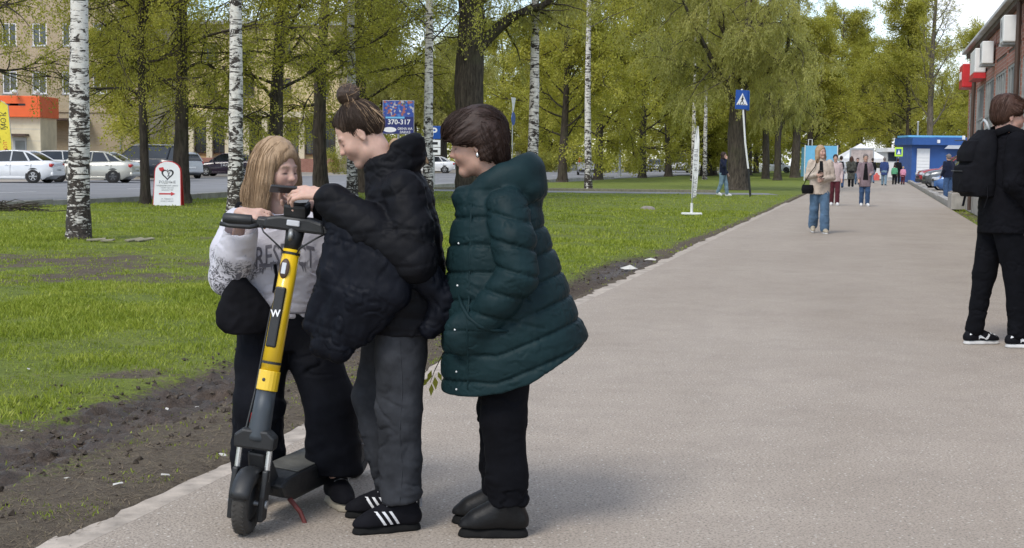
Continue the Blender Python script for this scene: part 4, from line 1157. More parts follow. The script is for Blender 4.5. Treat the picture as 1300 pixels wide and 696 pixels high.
def car(kind, paintm, loc, heading, label, group='cars parked and passing on the street', rimm='rim', text=None):
    """nose along local +X; parts: body, cabin glass, roof, doors seams, wheels with arches, lamps"""
    K = {'sedan': dict(L=4.4, W=1.72, wb=1.31, r=.31, gc=.16, top=[(-2.2, .62), (-2.17, .86), (-2.05, .985), (-1.55, 1.02), (-1.0, 1.0), (0.3, .965), (.95, .93), (1.55, .86), (2.0, .74), (2.18, .60)],
                       cab=[(-1.72, 1.0), (-1.05, 1.38), (-.55, 1.455), (.05, 1.455), (.45, 1.38), (1.12, .94)]),
         'suv': dict(L=4.7, W=1.85, wb=1.37, r=.37, gc=.22, top=[(-2.35, .62), (-2.33, 1.02), (-2.28, 1.12), (-1.2, 1.14), (0, 1.12), (.9, 1.09), (1.6, 1.04), (2.15, .92), (2.32, .70)],
                     cab=[(-2.22, 1.1), (-2.05, 1.68), (-1.7, 1.78), (-.2, 1.80), (.25, 1.74), (1.0, 1.08)]),
         'hatch': dict(L=4.1, W=1.70, wb=1.25, r=.30, gc=.17, top=[(-2.05, .6), (-2.03, .92), (-1.95, 1.0), (-1.2, 1.0), (0, .98), (.8, .95), (1.4, .87), (1.85, .74), (2.03, .58)],
                       cab=[(-1.95, 1.0), (-1.62, 1.38), (-1.15, 1.49), (-.1, 1.5), (.3, 1.43), (.98, .94)]),
         'van': dict(L=5.0, W=1.95, wb=1.5, r=.34, gc=.2, top=[(-2.5, .6), (-2.49, 1.15), (-2.4, 1.25), (-1, 1.25), (.5, 1.22), (1.5, 1.18), (2.1, 1.06), (2.42, .85), (2.48, .6)],
                     cab=[(-2.45, 1.22), (-2.4, 2.05), (-2.2, 2.15), (.6, 2.15), (1.1, 2.05), (1.85, 1.15)])}[kind]
    W2 = K['W'] / 2; gc = K['gc']; root = empty('car', (loc[0], loc[1], loc[2] if len(loc) > 2 else 0.0), heading, label, 'car', group)
    top = smooth_poly(K['top'], 3); xs = [p[0] for p in top]
    # body: rings across the car
    V = []; n = 14
    Lh = K['L'] / 2
    for x, z in top:
        e = 1 - max(0, (abs(x) - Lh * .72) / (Lh * .28)) ** 2 * .16            # plan taper at the ends
        zb = gc + (.12 if abs(x) > Lh * .86 else 0) + max(0, abs(x) - Lh * .9) * .5
        w = W2 * e
        ring = [(-w * .90, zb), (-w * .985, zb + .10), (-w, zb + (z - zb) * .45), (-w * .985, zb + (z - zb) * .72), (-w * .93, z - .05), (-w * .84, z), (-w * .4, z + .015)]
        ring += [(-a, b) for a, b in ring[::-1]]
        V += [(x, a, b) for a, b in ring]
    Fc = []
    m = len(top)
    for i in range(m - 1):
        for k in range(n):
            k2 = (k + 1) % n; Fc.append((i * n + k, i * n + k2, (i + 1) * n + k2, (i + 1) * n + k))
    Fc.append(tuple(range(n))); Fc.append(tuple((m - 1) * n + k for k in range(n - 1, -1, -1)))
    b = MB(); b.add(V, Fc); body = auto_smooth(b.build('body', MAT[paintm], root), 45)
    # cabin: glass volume, roof skin and pillars
    cab = K['cab']; beltw = W2 * .86; roofw = W2 * .70; zr = max(p[1] for p in cab); zbelt = cab[0][1]
    def cw(z): f = (z - .95) / (zr - .95); return beltw + (roofw - beltw) * max(0, min(1, f))
    cs = smooth_poly(cab, 3)
    g = MB(); V = []; 
    for x, z in cs: V += [(x, -cw(z), z), (x, cw(z), z)]
    for x, z in cs: V += [(x, -cw(.9), .88), (x, cw(.9), .88)]
    k = len(cs); Fc = []
    for i in range(k - 1):
        Fc.append((2 * i, 2 * i + 1, 2 * i + 3, 2 * i + 2))
        for s_ in (0, 1): Fc.append((2 * i + s_, 2 * i + 2 + s_, 2 * k + 2 * i + 2 + s_, 2 * k + 2 * i + s_))
    Fc.append((0, 1, 2 * k + 1, 2 * k)); Fc.append((2 * k - 2, 2 * k - 1, 4 * k - 1, 4 * k - 2))
    g.add(V, Fc); auto_smooth(g.build('windows', MAT['glass_car'], root), 40)
    rf = MB(); ro = [p for p in cs if p[1] > zr - .13]
    V = []
    for x, z in ro: V += [(x, -cw(z) - .012, z - .01), (x, -cw(z) * .6, z + .018), (x, cw(z) * .6, z + .018), (x, cw(z) + .012, z - .01)]
    Fc = [(4 * i + j, 4 * i + j + 1, 4 * i + 5 + j, 4 * i + 4 + j) for i in range(len(ro) - 1) for j in range(3)]
    rf.add(V, Fc); ob = rf.build('roof', MAT[paintm], root, smooth=True); mo = ob.modifiers.new('t', 'SOLIDIFY'); mo.thickness = .03; mo.offset = 0
    for s_ in (-1, 1):
        pl = MB()
        A = [(x, s_ * (cw(z) + .006), z) for x, z in cs if z <= zr - .0]
        i0 = [p for p in A if p[0] < 0]; i1 = [p for p in A if p[0] >= 0]
        if len(i0) > 1: pl.tube(i0, [.035] * len(i0), 5)
        if len(i1) > 1: pl.tube(i1, [.03] * len(i1), 5)
        xm = -.28; zt = np.interp(xm, [p[0] for p in cs], [p[1] for p in cs]); pl.tube([(xm + .05, s_ * (cw(1.0) + .008), 1.0), (xm, s_ * (cw(zt) + .008), zt)], .035, 5)
        if kind != 'hatch': pl.tube([(cab[0][0] + .62, s_ * (cw(1.0) + .008), 1.0), (cab[1][0] + .25, s_ * (cw(cab[2][1]) + .004), np.interp(cab[1][0] + .25, [p[0] for p in cs], [p[1] for p in cs]))], .04, 5)
        pl.build('pillar', MAT[paintm], root)
        # door outlines, handles and mirror
        for xd in (.92, -.25, -1.22):
            MB().box((xd, s_ * (W2 * .993), .66), (.012, .012, .58)).build('door_seam', MAT['trim_black'], root)
        for xd in (-.08, -1.02): MB().box((xd, s_ * (W2 * .985 + .015), .84), (.17, .03, .03)).build('door_handle', MAT[paintm], root, bevel=.008)
        MB().box((.82, s_ * (W2 + .07), 1.0), (.12, .16, .12)).build('mirror', MAT[paintm], root, bevel=.03)
        MB().box((0, s_ * (W2 * .985), gc + .09), (K['wb'] * 2 - .75, .03, .10)).build('side_skirt', MAT['trim_black'] if kind == 'suv' else MAT[paintm], root, bevel=.01)
        tl = MB().box((-Lh + .10, s_ * W2 * .74, K['top'][1][1] + (.28 if kind == 'suv' else -.04)), (.16, .30, .42 if kind == 'suv' else .16)).build('tail_lamp', MAT['tail_lamp'], root, bevel=.04)
        MB().box((Lh - .16, s_ * W2 * .70, K['top'][-1][1] + .08), (.30, .36, .14)).build('headlight', MAT['head_lamp'], root, bevel=.04)
        for xw in (-K['wb'], K['wb']):
            r = K['r']; t, rm = wheel_mesh(r, .21, rimm)
            arch = MB().lathe([(0, 0), (r * 1.17, 0), (r * 1.17, .01), (0, .01)], 24, Matrix.Translation((xw, s_ * (W2 * .995), r + .02)) @ Matrix.Rotation(R(90), 4, 'X'))
            arch.build('wheel_arch', MAT['trim_black'], root)
            wo = empty('wheel', (xw, s_ * (W2 - .085), r)); wo.parent = root
            mk('tyre', t, wo); mk('rim', rm, wo)
    MB().box((-Lh + .015, 0, .62), (.03, .52, .12)).build('number_plate', MAT['white_paint'], root)
    MB().box((-Lh + .06, 0, .42), (.14, K['W'] * .88, .16)).build('bumper', MAT['trim_black'] if kind in ('suv', 'van') else MAT[paintm], root, bevel=.04)
    MB().box((Lh - .08, 0, .40), (.14, K['W'] * .86, .18)).build('bumper', MAT['trim_black'] if kind in ('suv', 'van') else MAT[paintm], root, bevel=.04)
    MB().box((Lh - .03, 0, .60), (.05, .8, .12)).build('grille', MAT['trim_black'], root)
    if kind == 'suv':
        for s_ in (-1, 1): MB().tube([(-1.75, s_ * .55, 1.80), (-1.6, s_ * .55, 1.86), (-.1, s_ * .55, 1.88), (.15, s_ * .55, 1.82)], .022, 5).build('roof_rail', MAT['galv'], root)
    if text:
        o = mk('lettering', text_mesh('lettering', text, .28), root, MAT['white_print']); o.location = (-.1, -W2 - .012, .72); o.rotation_euler = (R(90), 0, 0)
        o = mk('lettering', o.data, root); o.location = (-.1, W2 + .012, .72); o.rotation_euler = (R(90), 0, math.pi)
    return root
def cpos(px, Y): q = AT(px, 230, Y); return (q.x, Y, .022)
NOSE_L = math.pi       # nose towards the left of the picture
car('sedan', 'car_white', cpos(16, 65.5), NOSE_L - .06, 'white sedan at the left edge with its tail towards the birch')
car('sedan', 'car_beige', cpos(117, 68.0), NOSE_L - .06, 'champagne sedan half hidden by the nearest birch trunk', rimm='rim_dark')
car('suv', 'car_navy', cpos(178, 74.0), NOSE_L - .04, 'tall dark navy car with upright red tail lamps')
car('hatch', 'car_silver', cpos(222, 83.0), NOSE_L - .85, 'silver hatchback half hidden by the dark trunk and signboard')
car('sedan', 'car_purple', cpos(291, 93.0), NOSE_L - .05, 'dark plum taxi with white lettering on its doors', text='ТАКСИ')
car('hatch', 'car_white', cpos(86, 84.0), 0.3, 'small white car parked behind the champagne sedan')
car('sedan', 'car_white', cpos(547, 126.0), NOSE_L - .06, 'white sedan driving on the street between the two women')
car('suv', 'car_silver', cpos(746, 124.0), math.pi / 2 - RA + .25, 'silver grey off-road car seen from behind beside the slim birch')
car('van', 'car_white', cpos(862, 158.0), -math.pi / 2 - RA + .2, 'white van parked far off left of the feather banner')
car('sedan', 'car_grey', cpos(832, 165.0), -math.pi / 2 - RA, 'dark car among the far trunks beside the white van')
car('van', 'car_white', cpos(893, 170.0), -math.pi / 2 - RA + .3, 'second white van far off behind the feather banner')
car('sedan', 'car_white', cpos(985, 175.0), -.3, 'pale car far off to the right of the crossing sign')
# parked nose-in on the right beyond the pavilion
PK = 'cars parked beyond the pavilion'
def ppos(u, v): q = P(u, v); return (q.x, q.y, .008)
yawp = math.pi / 2 - PA
for (u, v, k, m, h, lab) in ((84, -7.6, 'suv', 'car_red', 1.7, 'dark red tall car at the far end of the parked row'), (76.5, -7.7, 'suv', 'car_grey', 1.65, 'dark grey tall car between the red car and the blue car'), (69.5, -7.6, 'hatch', 'car_blue', 1.6, 'blue hatchback nearest the man in the dark sweater'), (63, -8.4, 'sedan', 'car_white', 1.6, 'white car hidden behind the man in the dark sweater')):
    car(k, m, ppos(u, v), yawp + h, lab, PK)
# ------------------------------------------------------------------ signs, banners, market
# pedestrian crossing sign on a leaning pole
sp = G(953, 250); SYY = sp.y; ptop = AT(942, 113, SYY)
cs = empty('crossing_sign', (sp.x, sp.y, 0), 0, 'blue pedestrian crossing sign on a leaning white pole at the path side', 'road sign')
lean = (ptop.x - sp.x); hp = ptop.z
MB().tube([(0, 0, -.1), (lean * .28, 0, 1.1)], .042, 8).build('pole_base', MAT['trim_black'], cs)
MB().tube([(lean * .28, 0, 1.1), (lean * .6, 0, hp * .5), (lean * 1.02, .0, hp)], .036, 8).build('pole', MAT['white_paint'], cs)
def crossing_plate(parent, loc, rot, s):
    e = MB().box((0, 0, 0), (s, .025, s * 1.32)).build('plate', MAT['sign_blue'], parent, bevel=.008); e.location = loc; e.rotation_euler = rot
    MB().add([(-s * .43, -.016, -s * .36), (s * .43, -.016, -s * .36), (0, -.016, s * .46)], [(0, 1, 2)]).build('white_triangle', MAT['white_print'], e)
    fg = MB(); y = -.021
    def bar(a, b, w):
        a, b = Vector(a), Vector(b); d = (b - a).normalized(); n_ = Vector((-d.y, d.x)) * w / 2
        fg.add([(p.x * s, y, p.y * s) for p in (a + n_, b + n_, b - n_, a - n_)], [(0, 1, 2, 3)])
    bar((.02, .18), (.0, -.04), .10); bar((0, -.04), (-.13, -.26), .06); bar((0, -.04), (.12, -.26), .06); bar((.02, .14), (-.10, .0), .04); bar((.02, .14), (.13, .02), .04)
    fg.add([(s * (.02 + .045 * math.cos(a)), y, s * (.245 + .045 * math.sin(a))) for a in [k * math.pi / 4 for k in range(8)]], [tuple(range(8))])
    for k in range(4): fg.add([(s * (-.33 + k * .17), y, -s * .34), (s * (-.22 + k * .17), y, -s * .34), (s * (-.22 + k * .15), y, -s * .29), (s * (-.31 + k * .15), y, -s * .29)], [(0, 1, 2, 3)])
    fg.build('walking_figure', MAT['black_print'], e)
    return e
crossing_plate(cs, (lean * .99, -.06, hp - .42), (0, math.atan2(lean, hp) * -0 + .03, .25), .56)
MB().box((0, 0, 0), (.03, .56, .74)).build('side_plate', MAT['sign_blue'], cs, bevel=.008).location = (lean + .28, .22, hp - .46)
# white feather banner on a cross foot
bq = G(878, 274); bt = AT(883, 160, bq.y).z
fb = empty('feather_banner', (bq.x, bq.y, 0), 0, 'white feather banner with vertical lettering standing on the lawn', 'banner')
ft = MB(); ft.box((0, 0, .05), (.52, .16, .06)); ft.build('foot', MAT['white_paint'], fb, bevel=.02)
MB().cyl((0, 0, .08), (0, 0, .32), .035, 10).build('socket', MAT['white_paint'], fb)
MB().tube([(0, 0, .3), (.03, 0, 1.2), (.1, 0, bt)], .012, 6).build('mast', MAT['galv'], fb)
cl_ = MB().prism([(-.015, .44), (.11, .50), (.15, 1.2), (.155, 1.9), (.125, bt), (.08, bt - .05), (.035, bt - .35), (.0, bt - .9)], -.006, .006, lambda a, b, d: (a, d + .02 * math.sin(b * 3.0), b)).build('cloth', MAT['white_paint'], fb)
for k, ch in enumerate('ЦВЕТЫ САЛОН'):
    if ch == ' ': continue
    o = mk('lettering', text_mesh('lettering', ch, .12), cl_, MAT['grey_print']); z = bt - .62 - k * .115; o.location = (.075, -.034 if True else 0, z); o.rotation_euler = (R(90), R(-90), 0)
# small arched signboard on the lawn
aq = G(214, 261); ab = empty('arched_signboard', (aq.x, aq.y, 0), R(4), 'white arched signboard with red rim and heart emblem on the lawn', 'signboard')
def arch(w, h, n=10):
    return [(-w / 2 - .03, 0), (w / 2 + .03, 0)] + [(w / 2 * math.cos(a), h - w / 2 * .8 + w / 2 * .8 * math.sin(a)) for a in [math.pi * k / n for k in range(n + 1)]]
for s_, nm in ((-1, 'front_panel'), (1, 'rear_panel')):
    rim_ = MB().prism(arch(.71, 1.22), s_ * .02, s_ * .05, lambda a, b, d: (a, d + s_ * (1.24 - b) * .16, b)).build('rim', MAT['red'], None)
    pn_ = MB().prism(arch(.67, 1.20), -.055 if s_ < 0 else .051, -.0505 if s_ < 0 else .055, lambda a, b, d: (a, d + s_ * (1.24 - b) * .16, b)).build(nm, MAT['white_print'], ab)
    rim_.parent = pn_
    if s_ < 0: front = pn_
def fy(b): return -.060 - (1.24 - b) * .16
def flat(polys, nm, m, parent):
    mb = MB()
    for p in polys: mb.add([(a, fy(b), b) for a, b in p], [tuple(range(len(p)))])
    return mb.build(nm, MAT[m], parent)
hr = [(0.16 * math.sin(t) ** 3 * 1.05, .86 + .0105 * (13 * math.cos(t) - 5 * math.cos(2 * t) - 2 * math.cos(3 * t) - math.cos(4 * t))) for t in [k * 2 * math.pi / 28 for k in range(29)]]
hi = [(a * .72, .86 + (b - .86) * .72) for a, b in hr]
flat([[hr[k], hr[k + 1], hi[k + 1], hi[k]] for k in range(28)], 'heart_emblem', 'black_print', front)
flat([[(-.02, .98), (.0, 1.0), (.06, .80), (.03, .79)], [(.06, .93), (.09, .95), (.01, .78), (-.01, .80)]], 'emblem_stroke', 'grey_print', front)
flat([[(-.24, 1.03), (-.12, 1.05), (-.08, .96), (-.16, .92), (-.22, .96)]], 'red_emblem', 'red', front)
flat([[(-.22, .305), (.10, .305), (.10, .27), (.22, .325), (.10, .38), (.10, .345), (-.22, .345)]], 'arrow', 'red', front)
for z, sz, tx, m in ((.64, .105, 'РОДНЫЕ', 'grey_print'), (.55, .06, 'медицинский центр', 'grey_print'), (.49, .05, 'приём врачей', 'grey_print'), (.43, .05, 'анализы УЗИ', 'grey_print'), (.19, .05, 'ул. Ленина 12', 'grey_print'), (.13, .05, 'вход со двора', 'grey_print')):
    o = mk('lettering', text_mesh('lettering', tx, sz, res=1), front, MAT[m]); o.location = (0, fy(z) - .003, z); o.rotation_euler = (R(90) - .16, 0, 0)
# blue billboard
BBY = 117.0; p0, p1 = AT(486.5, 128, BBY), AT(525, 170, BBY); cxb = (p0.x + p1.x) / 2; wb = p1.x - p0.x; hb = p0.z - p1.z; czb = (p0.z + p1.z) / 2
bl = empty('billboard', (cxb, BBY, 0), 0, 'blue billboard with a phone number behind the woman in black', 'billboard')
MB().cyl((0, .1, 0), (0, .1, p1.z), .09, 10).build('post', MAT['galv'], bl)
MB().box((0, .08, czb), (wb + .08, .14, hb + .08)).build('case', MAT['grey_paint'], bl, bevel=.02)
def poster():
    t = NT('poster_print'); v = t.coord()
    n1 = t.voro(v, 5.5, 'F1', 'Color'); sep = t.n('ShaderNodeSeparateColor'); t.l(n1, sep.inputs[0])
    c = t.ramp(sep.outputs[0], [(.0, (.03, .07, .30)), (.45, (.06, .20, .50)), (.55, (.35, .12, .10)), (.68, (.45, .42, .42)), (.8, (.05, .10, .35)), (1.0, (.20, .30, .45))], 'CONSTANT')
    return t.set(c, .5)
pw = MB().b2((-wb / 2, -.012, p1.z), (wb / 2, .009, czb + .05)).build('poster', MAT['navy_print'], bl)
MB().b2((-wb / 2, -.012, czb + .051), (wb / 2, .009, p0.z)).build('poster_picture', poster(), bl)
MB().b2((-wb * .42, -.016, czb - .10), (wb * .20, -.0125, czb + .045)).build('poster_band', MAT['light_blue'], bl)
o = mk('phone_number', text_mesh('phone_number', '370-317', .56, bold=.009), bl, MAT['white_print']); o.location = (.05, -.022, czb - .40); o.rotation_euler = (R(90), 0, 0)
o = MB().lathe([(0, 0), (.36, 0), (.36, .004), (0, .004)], 20).build('oval_logo', MAT['white_print'], bl); o.location = (-wb * .28, -.018, czb - 1.02); o.rotation_euler = (R(90), 0, 0); o.scale = (1.5, .6, 1)
for z, tx in ((-.94, 'ОКНА НА'), (-1.22, 'ЗАКАЗ')):
    o = mk('lettering', text_mesh('lettering', tx, .27, bold=.004), bl, MAT['white_print']); o.location = (wb * .22, -.022, czb + z); o.rotation_euler = (R(90), 0, 0)
# parking sign
PYY = 66.0; q = AT(551, 200, PYY); ps = empty('parking_sign', (q.x, PYY, 0), 0, 'blue parking sign with white plates beneath on a grey post', 'road sign')
zt = AT(548, 160, PYY).z
MB().cyl((0, 0, 0), (0, 0, zt), .035, 8).build('post', MAT['galv'], ps)
e = MB().box((0, -.05, zt - .30), (.60, .02, .60)).build('plate', MAT['sign_blue'], ps, bevel=.01)
o = mk('letter', text_mesh('letter', 'P', .55, bold=.012), e, MAT['white_print']); o.location = (0, -.066, zt - .30); o.rotation_euler = (R(90), 0, 0)
for k in range(2):
    e = MB().box((0, -.05, zt - .81 - k * .36), (.60, .02, .33)).build('lower_plate', MAT['white_print'], ps, bevel=.01)
    MB().box((0, -.063, zt - .80 - k * .36), (.34, .004, .12)).build('symbol', MAT['black_print'], e)
# sign seen edge-on above the green hood: narrow triangle over a blue disc
q = AT(651, 200, 78.0); es = empty('edge_sign', (q.x, 78.0, 0), R(74), 'turned road sign pair with blue disc above the green hood', 'road sign'); zt = AT(651, 124, 78.0).z
MB().cyl((0, .04, 0), (0, .04, zt - .1), .03, 8).build('post', MAT['galv'], es)
MB().add([(-.42, -.02, zt), (.42, -.02, zt), (0, -.02, zt - .75), (-.42, .01, zt), (.42, .01, zt), (0, .01, zt - .75)], [(0, 1, 2), (5, 4, 3), (0, 3, 4, 1), (1, 4, 5, 2), (2, 5, 3, 0)]).build('triangle_plate', MAT['white_print'], es)
MB().lathe([(0, -.012), (.36, -.012), (.36, .012), (0, .012)], 24, Matrix.Translation((0, -.01, zt - 1.15)) @ Matrix.Rotation(R(90), 4, 'X')).build('disc_plate', MAT['sign_blue'], es)
# tall grey lamp posts
for px, Y, lab in ((787, 112.0, 'grey lamp post among the trees right of the slim birch'), (1164, 112.0, 'grey pole rising behind the blue kiosk')):
    q = AT(px, 200, Y); e = empty('lamp_post', (q.x, Y, 0), 0, lab, 'lamp post')
    hgt = AT(px, 105 if px < 900 else 155, Y).z; MB().tube([(0, 0, 0), (0, 0, .8), (0, 0, hgt)], [.13, .09, .07], 8).build('pole', MAT['galv'], e)
    if px < 900:
        MB().tube([(0, 0, hgt), (.1, -.5, hgt + .25), (.15, -1.2, hgt + .3)], .035, 6).build('arm', MAT['galv'], e); MB().box((.15, -1.4, hgt + .28), (.2, .5, .1)).build('lantern', MAT['grey_paint'], e, bevel=.03)
    else: MB().lathe([(0, .06), (.09, .05), (.09, 0), (.0, 0)], 8, Matrix.Translation((0, 0, hgt))).build('cap', MAT['white_paint'], e)
# market: light blue panel, tent, stands, kiosks
MY = 104.0; q0, q1 = AT(1023, 185, MY), AT(1061.5, 232, MY); cxm = (q0.x + q1.x) / 2; wm = q1.x - q0.x
lb = empty('blue_stall', (cxm, MY, 0), 0, 'light blue stall panel behind the woman in the beige jacket', 'stall')
MB().b2((-wm / 2, 0, .35), (wm / 2, .08, q0.z)).build('panel', MAT['light_blue'], lb, bevel=.01)
MB().b2((-wm / 2 + .02, .081, .3), (wm / 2 - .02, 1.6, q0.z - .1)).build('awning_box', MAT['light_blue'], lb)
for s_ in (-1, 1): MB().cyl((s_ * (wm / 2 + .04), .04, 0), (s_ * (wm / 2 + .04), .04, q0.z + .05), .04, 8).build('post', MAT['white_paint'], lb)
MB().tube([(-wm * .42, 0, q0.z), (-wm * .42, 0, q0.z + .45), (-wm * .30, 0, q0.z + .45), (-wm * .30, 0, q0.z)], .03, 6).build('handle_loop', MAT['white_paint'], lb)
TY = 112.0; q0, q1 = AT(1064, 200, TY), AT(1121, 186, TY); cxt = (q0.x + q1.x) / 2; wt_ = q1.x - q0.x
tn = empty('market_tent', (cxt, TY, 0), 0, 'white peaked market tent behind the strollers', 'tent'); ze, zp = AT(1064, 201, TY).z, AT(1090, 182, TY).z
MB().add([(-wt_ / 2, -1.5, ze), (wt_ / 2, -1.5, ze), (wt_ / 2, 1.5, ze), (-wt_ / 2, 1.5, ze), (0, 0, zp), (-wt_ / 2, -1.5, ze - .3), (wt_ / 2, -1.5, ze - .3), (wt_ / 2, 1.5, ze - .3), (-wt_ / 2, 1.5, ze - .3)],
         [(0, 1, 4), (1, 2, 4), (2, 3, 4), (3, 0, 4), (0, 5, 6, 1), (1, 6, 7, 2), (2, 7, 8, 3), (3, 8, 5, 0)]).build('canopy', MAT['white_print'], tn)
for a in (-1, 1):
    for b_ in (-1, 1): MB().cyl((a * (wt_ / 2 - .04), b_ * 1.46, 0), (a * (wt_ / 2 - .04), b_ * 1.46, ze - .05), .03, 6).build('leg', MAT['galv'], tn)
MB().b2((-wt_ / 2 + .1, -1.4, .1), (wt_ / 2 - .1, -1.3, .95)).build('counter', MAT['white_paint'], tn)
SYD = 106.0; q0, q1 = AT(1079, 188, SYD), AT(1109, 215, SYD); cxs = (q0.x + q1.x) / 2; ws = q1.x - q0.x
sd_ = empty('poster_stand', (cxs, SYD, 0), 0, 'grey framed poster stand above the strollers', 'stand')
fr = MB(); fr.b2((-ws / 2, -.05, q0.z - .12), (ws / 2, .05, q0.z)); fr.b2((-ws / 2, -.05, .0), (-ws / 2 + .1, .05, q0.z - .12)); fr.b2((ws / 2 - .1, -.05, .0), (ws / 2, .05, q0.z - .12)); fr.b2((-ws / 2 + .1, -.05, .6), (ws / 2 - .1, .05, .7)); fr.build('frame', MAT['grey_paint'], sd_)
pp = plain('faded_poster', (.50, .42, .38), .6, var=.35, scale=2.5); MB().b2((-ws / 2 + .1, -.02, .70), (ws / 2 - .1, .02, q0.z - .12)).build('poster', pp, sd_)
# white kiosk with a lime crossing board
KY2 = 110.0; q0, q1 = AT(1127, 188, KY2), AT(1157, 226, KY2); cxk = (q0.x + q1.x) / 2; wk = q1.x - q0.x
wk_ = empty('white_kiosk', (cxk, KY2, 0), 0, 'white market kiosk with shutter left of the blue kiosk', 'kiosk')
MB().b2((-wk / 2, 0, 0), (wk / 2, 3, q0.z - .3)).build('wall', MAT['grey_paint'], wk_); MB().b2((-wk / 2 - .15, -.5, q0.z - .3), (wk / 2 + .1, 3.1, q0.z)).build('roof', MAT['white_paint'], wk_, bevel=.02)
for k in range(3): MB().b2((-wk / 2 + .08 + k * wk / 3, -.04, .25), (-wk / 2 - .04 + (k + 1) * wk / 3, -.003, q0.z - 1.1)).build('shutter', MAT['white_paint'], wk_)
MB().b2((-wk / 2 + .05, -.03, q0.z - 1.0), (wk / 2 - .05, -.004, q0.z - .36)).build('window', MAT['glass'], wk_)
q = AT(1141, 192, 96.0); lm = empty('lime_crossing_sign', (q.x, 96.0, 0), 0, 'small fluorescent yellow-green crossing sign far along the path', 'road sign'); zq = AT(1141, 187, 96).z
MB().cyl((0, .03, 0), (0, .03, zq), .03, 6).build('post', MAT['galv'], lm); e = MB().b2((-.27, -.02, zq - .62), (.27, 0, zq)).build('plate', MAT['lime'], lm); MB().b2((-.18, -.025, zq - .5), (.18, -.021, zq - .12)).build('symbol', MAT['sign_blue'], e); MB().add([(-.12, -.029, zq - .46), (.12, -.029, zq - .46), (0, -.029, zq - .16)], [(0, 1, 2)]).build('white_triangle', MAT['white_print'], e)
# blue kiosk
BK = 100.0; q0, q1 = AT(1159, 175, BK), AT(1225, 215, BK); zt = q0.z; bk_ = empty('blue_kiosk', (q0.x, BK, 0), 0, 'blue market kiosk with a white shutter beyond the parked cars', 'kiosk'); wq = q1.x - q0.x
MB().b2((0.1, .5, 0), (wq, 4.5, zt - .5)).build('wall', MAT['blue'], bk_)
MB().b2((-.05, -.1, zt - .5), (wq * .45, 4.6, zt)).build('fascia', MAT['blue'], bk_, bevel=.02); MB().b2((wq * .451, .1, zt - .5), (wq + .2, 4.6, zt + .06)).build('fascia', MAT['blue'], bk_, bevel=.02)
sh_ = MB().b2((.45, .40, .15), (wq * .36, .498, zt - .75)).build('shutter', MAT['white_print'], bk_)
for k in range(8): MB().b2((.46, .385, .2 + k * .22), (wq * .355, .399, .215 + k * .22)).build('slat_joint', MAT['grey_paint'], sh_)
MB().add([(wq * .55, -.6, zt - .75), (wq + .3, -.6, zt - .75), (wq + .3, .49, zt - .35), (wq * .75, .49, zt - .35)], [(0, 1, 2, 3)]).build('awning', MAT['grey_paint'], bk_)
MB().b2((wq * .46, .05, zt - .35), (wq * .52, .098, zt - .12)).build('number_plate', MAT['white_print'], bk_)
MB().b2((.1, 1.5, zt + .0601), (wq + .3, 4.4, zt + .2)).build('roof', MAT['light_blue'], bk_)
# low concrete box at the far corner of the pavilion
q = P(46.4, -PATH_W - .25); pb = empty('planter_box', q, -math.pi / 2 - PA, 'low weathered concrete box at the corner of the pavilion', 'planter')
bxp = MB(); bxp.b2((-.5, -.25, 0), (1.6, .25, .5)); bxp.build('box', MAT['kerb'], pb, bevel=.02); MB().b2((-.45, -.2, .5005), (1.55, .2, .53)).build('soil', MAT['stone'], pb)
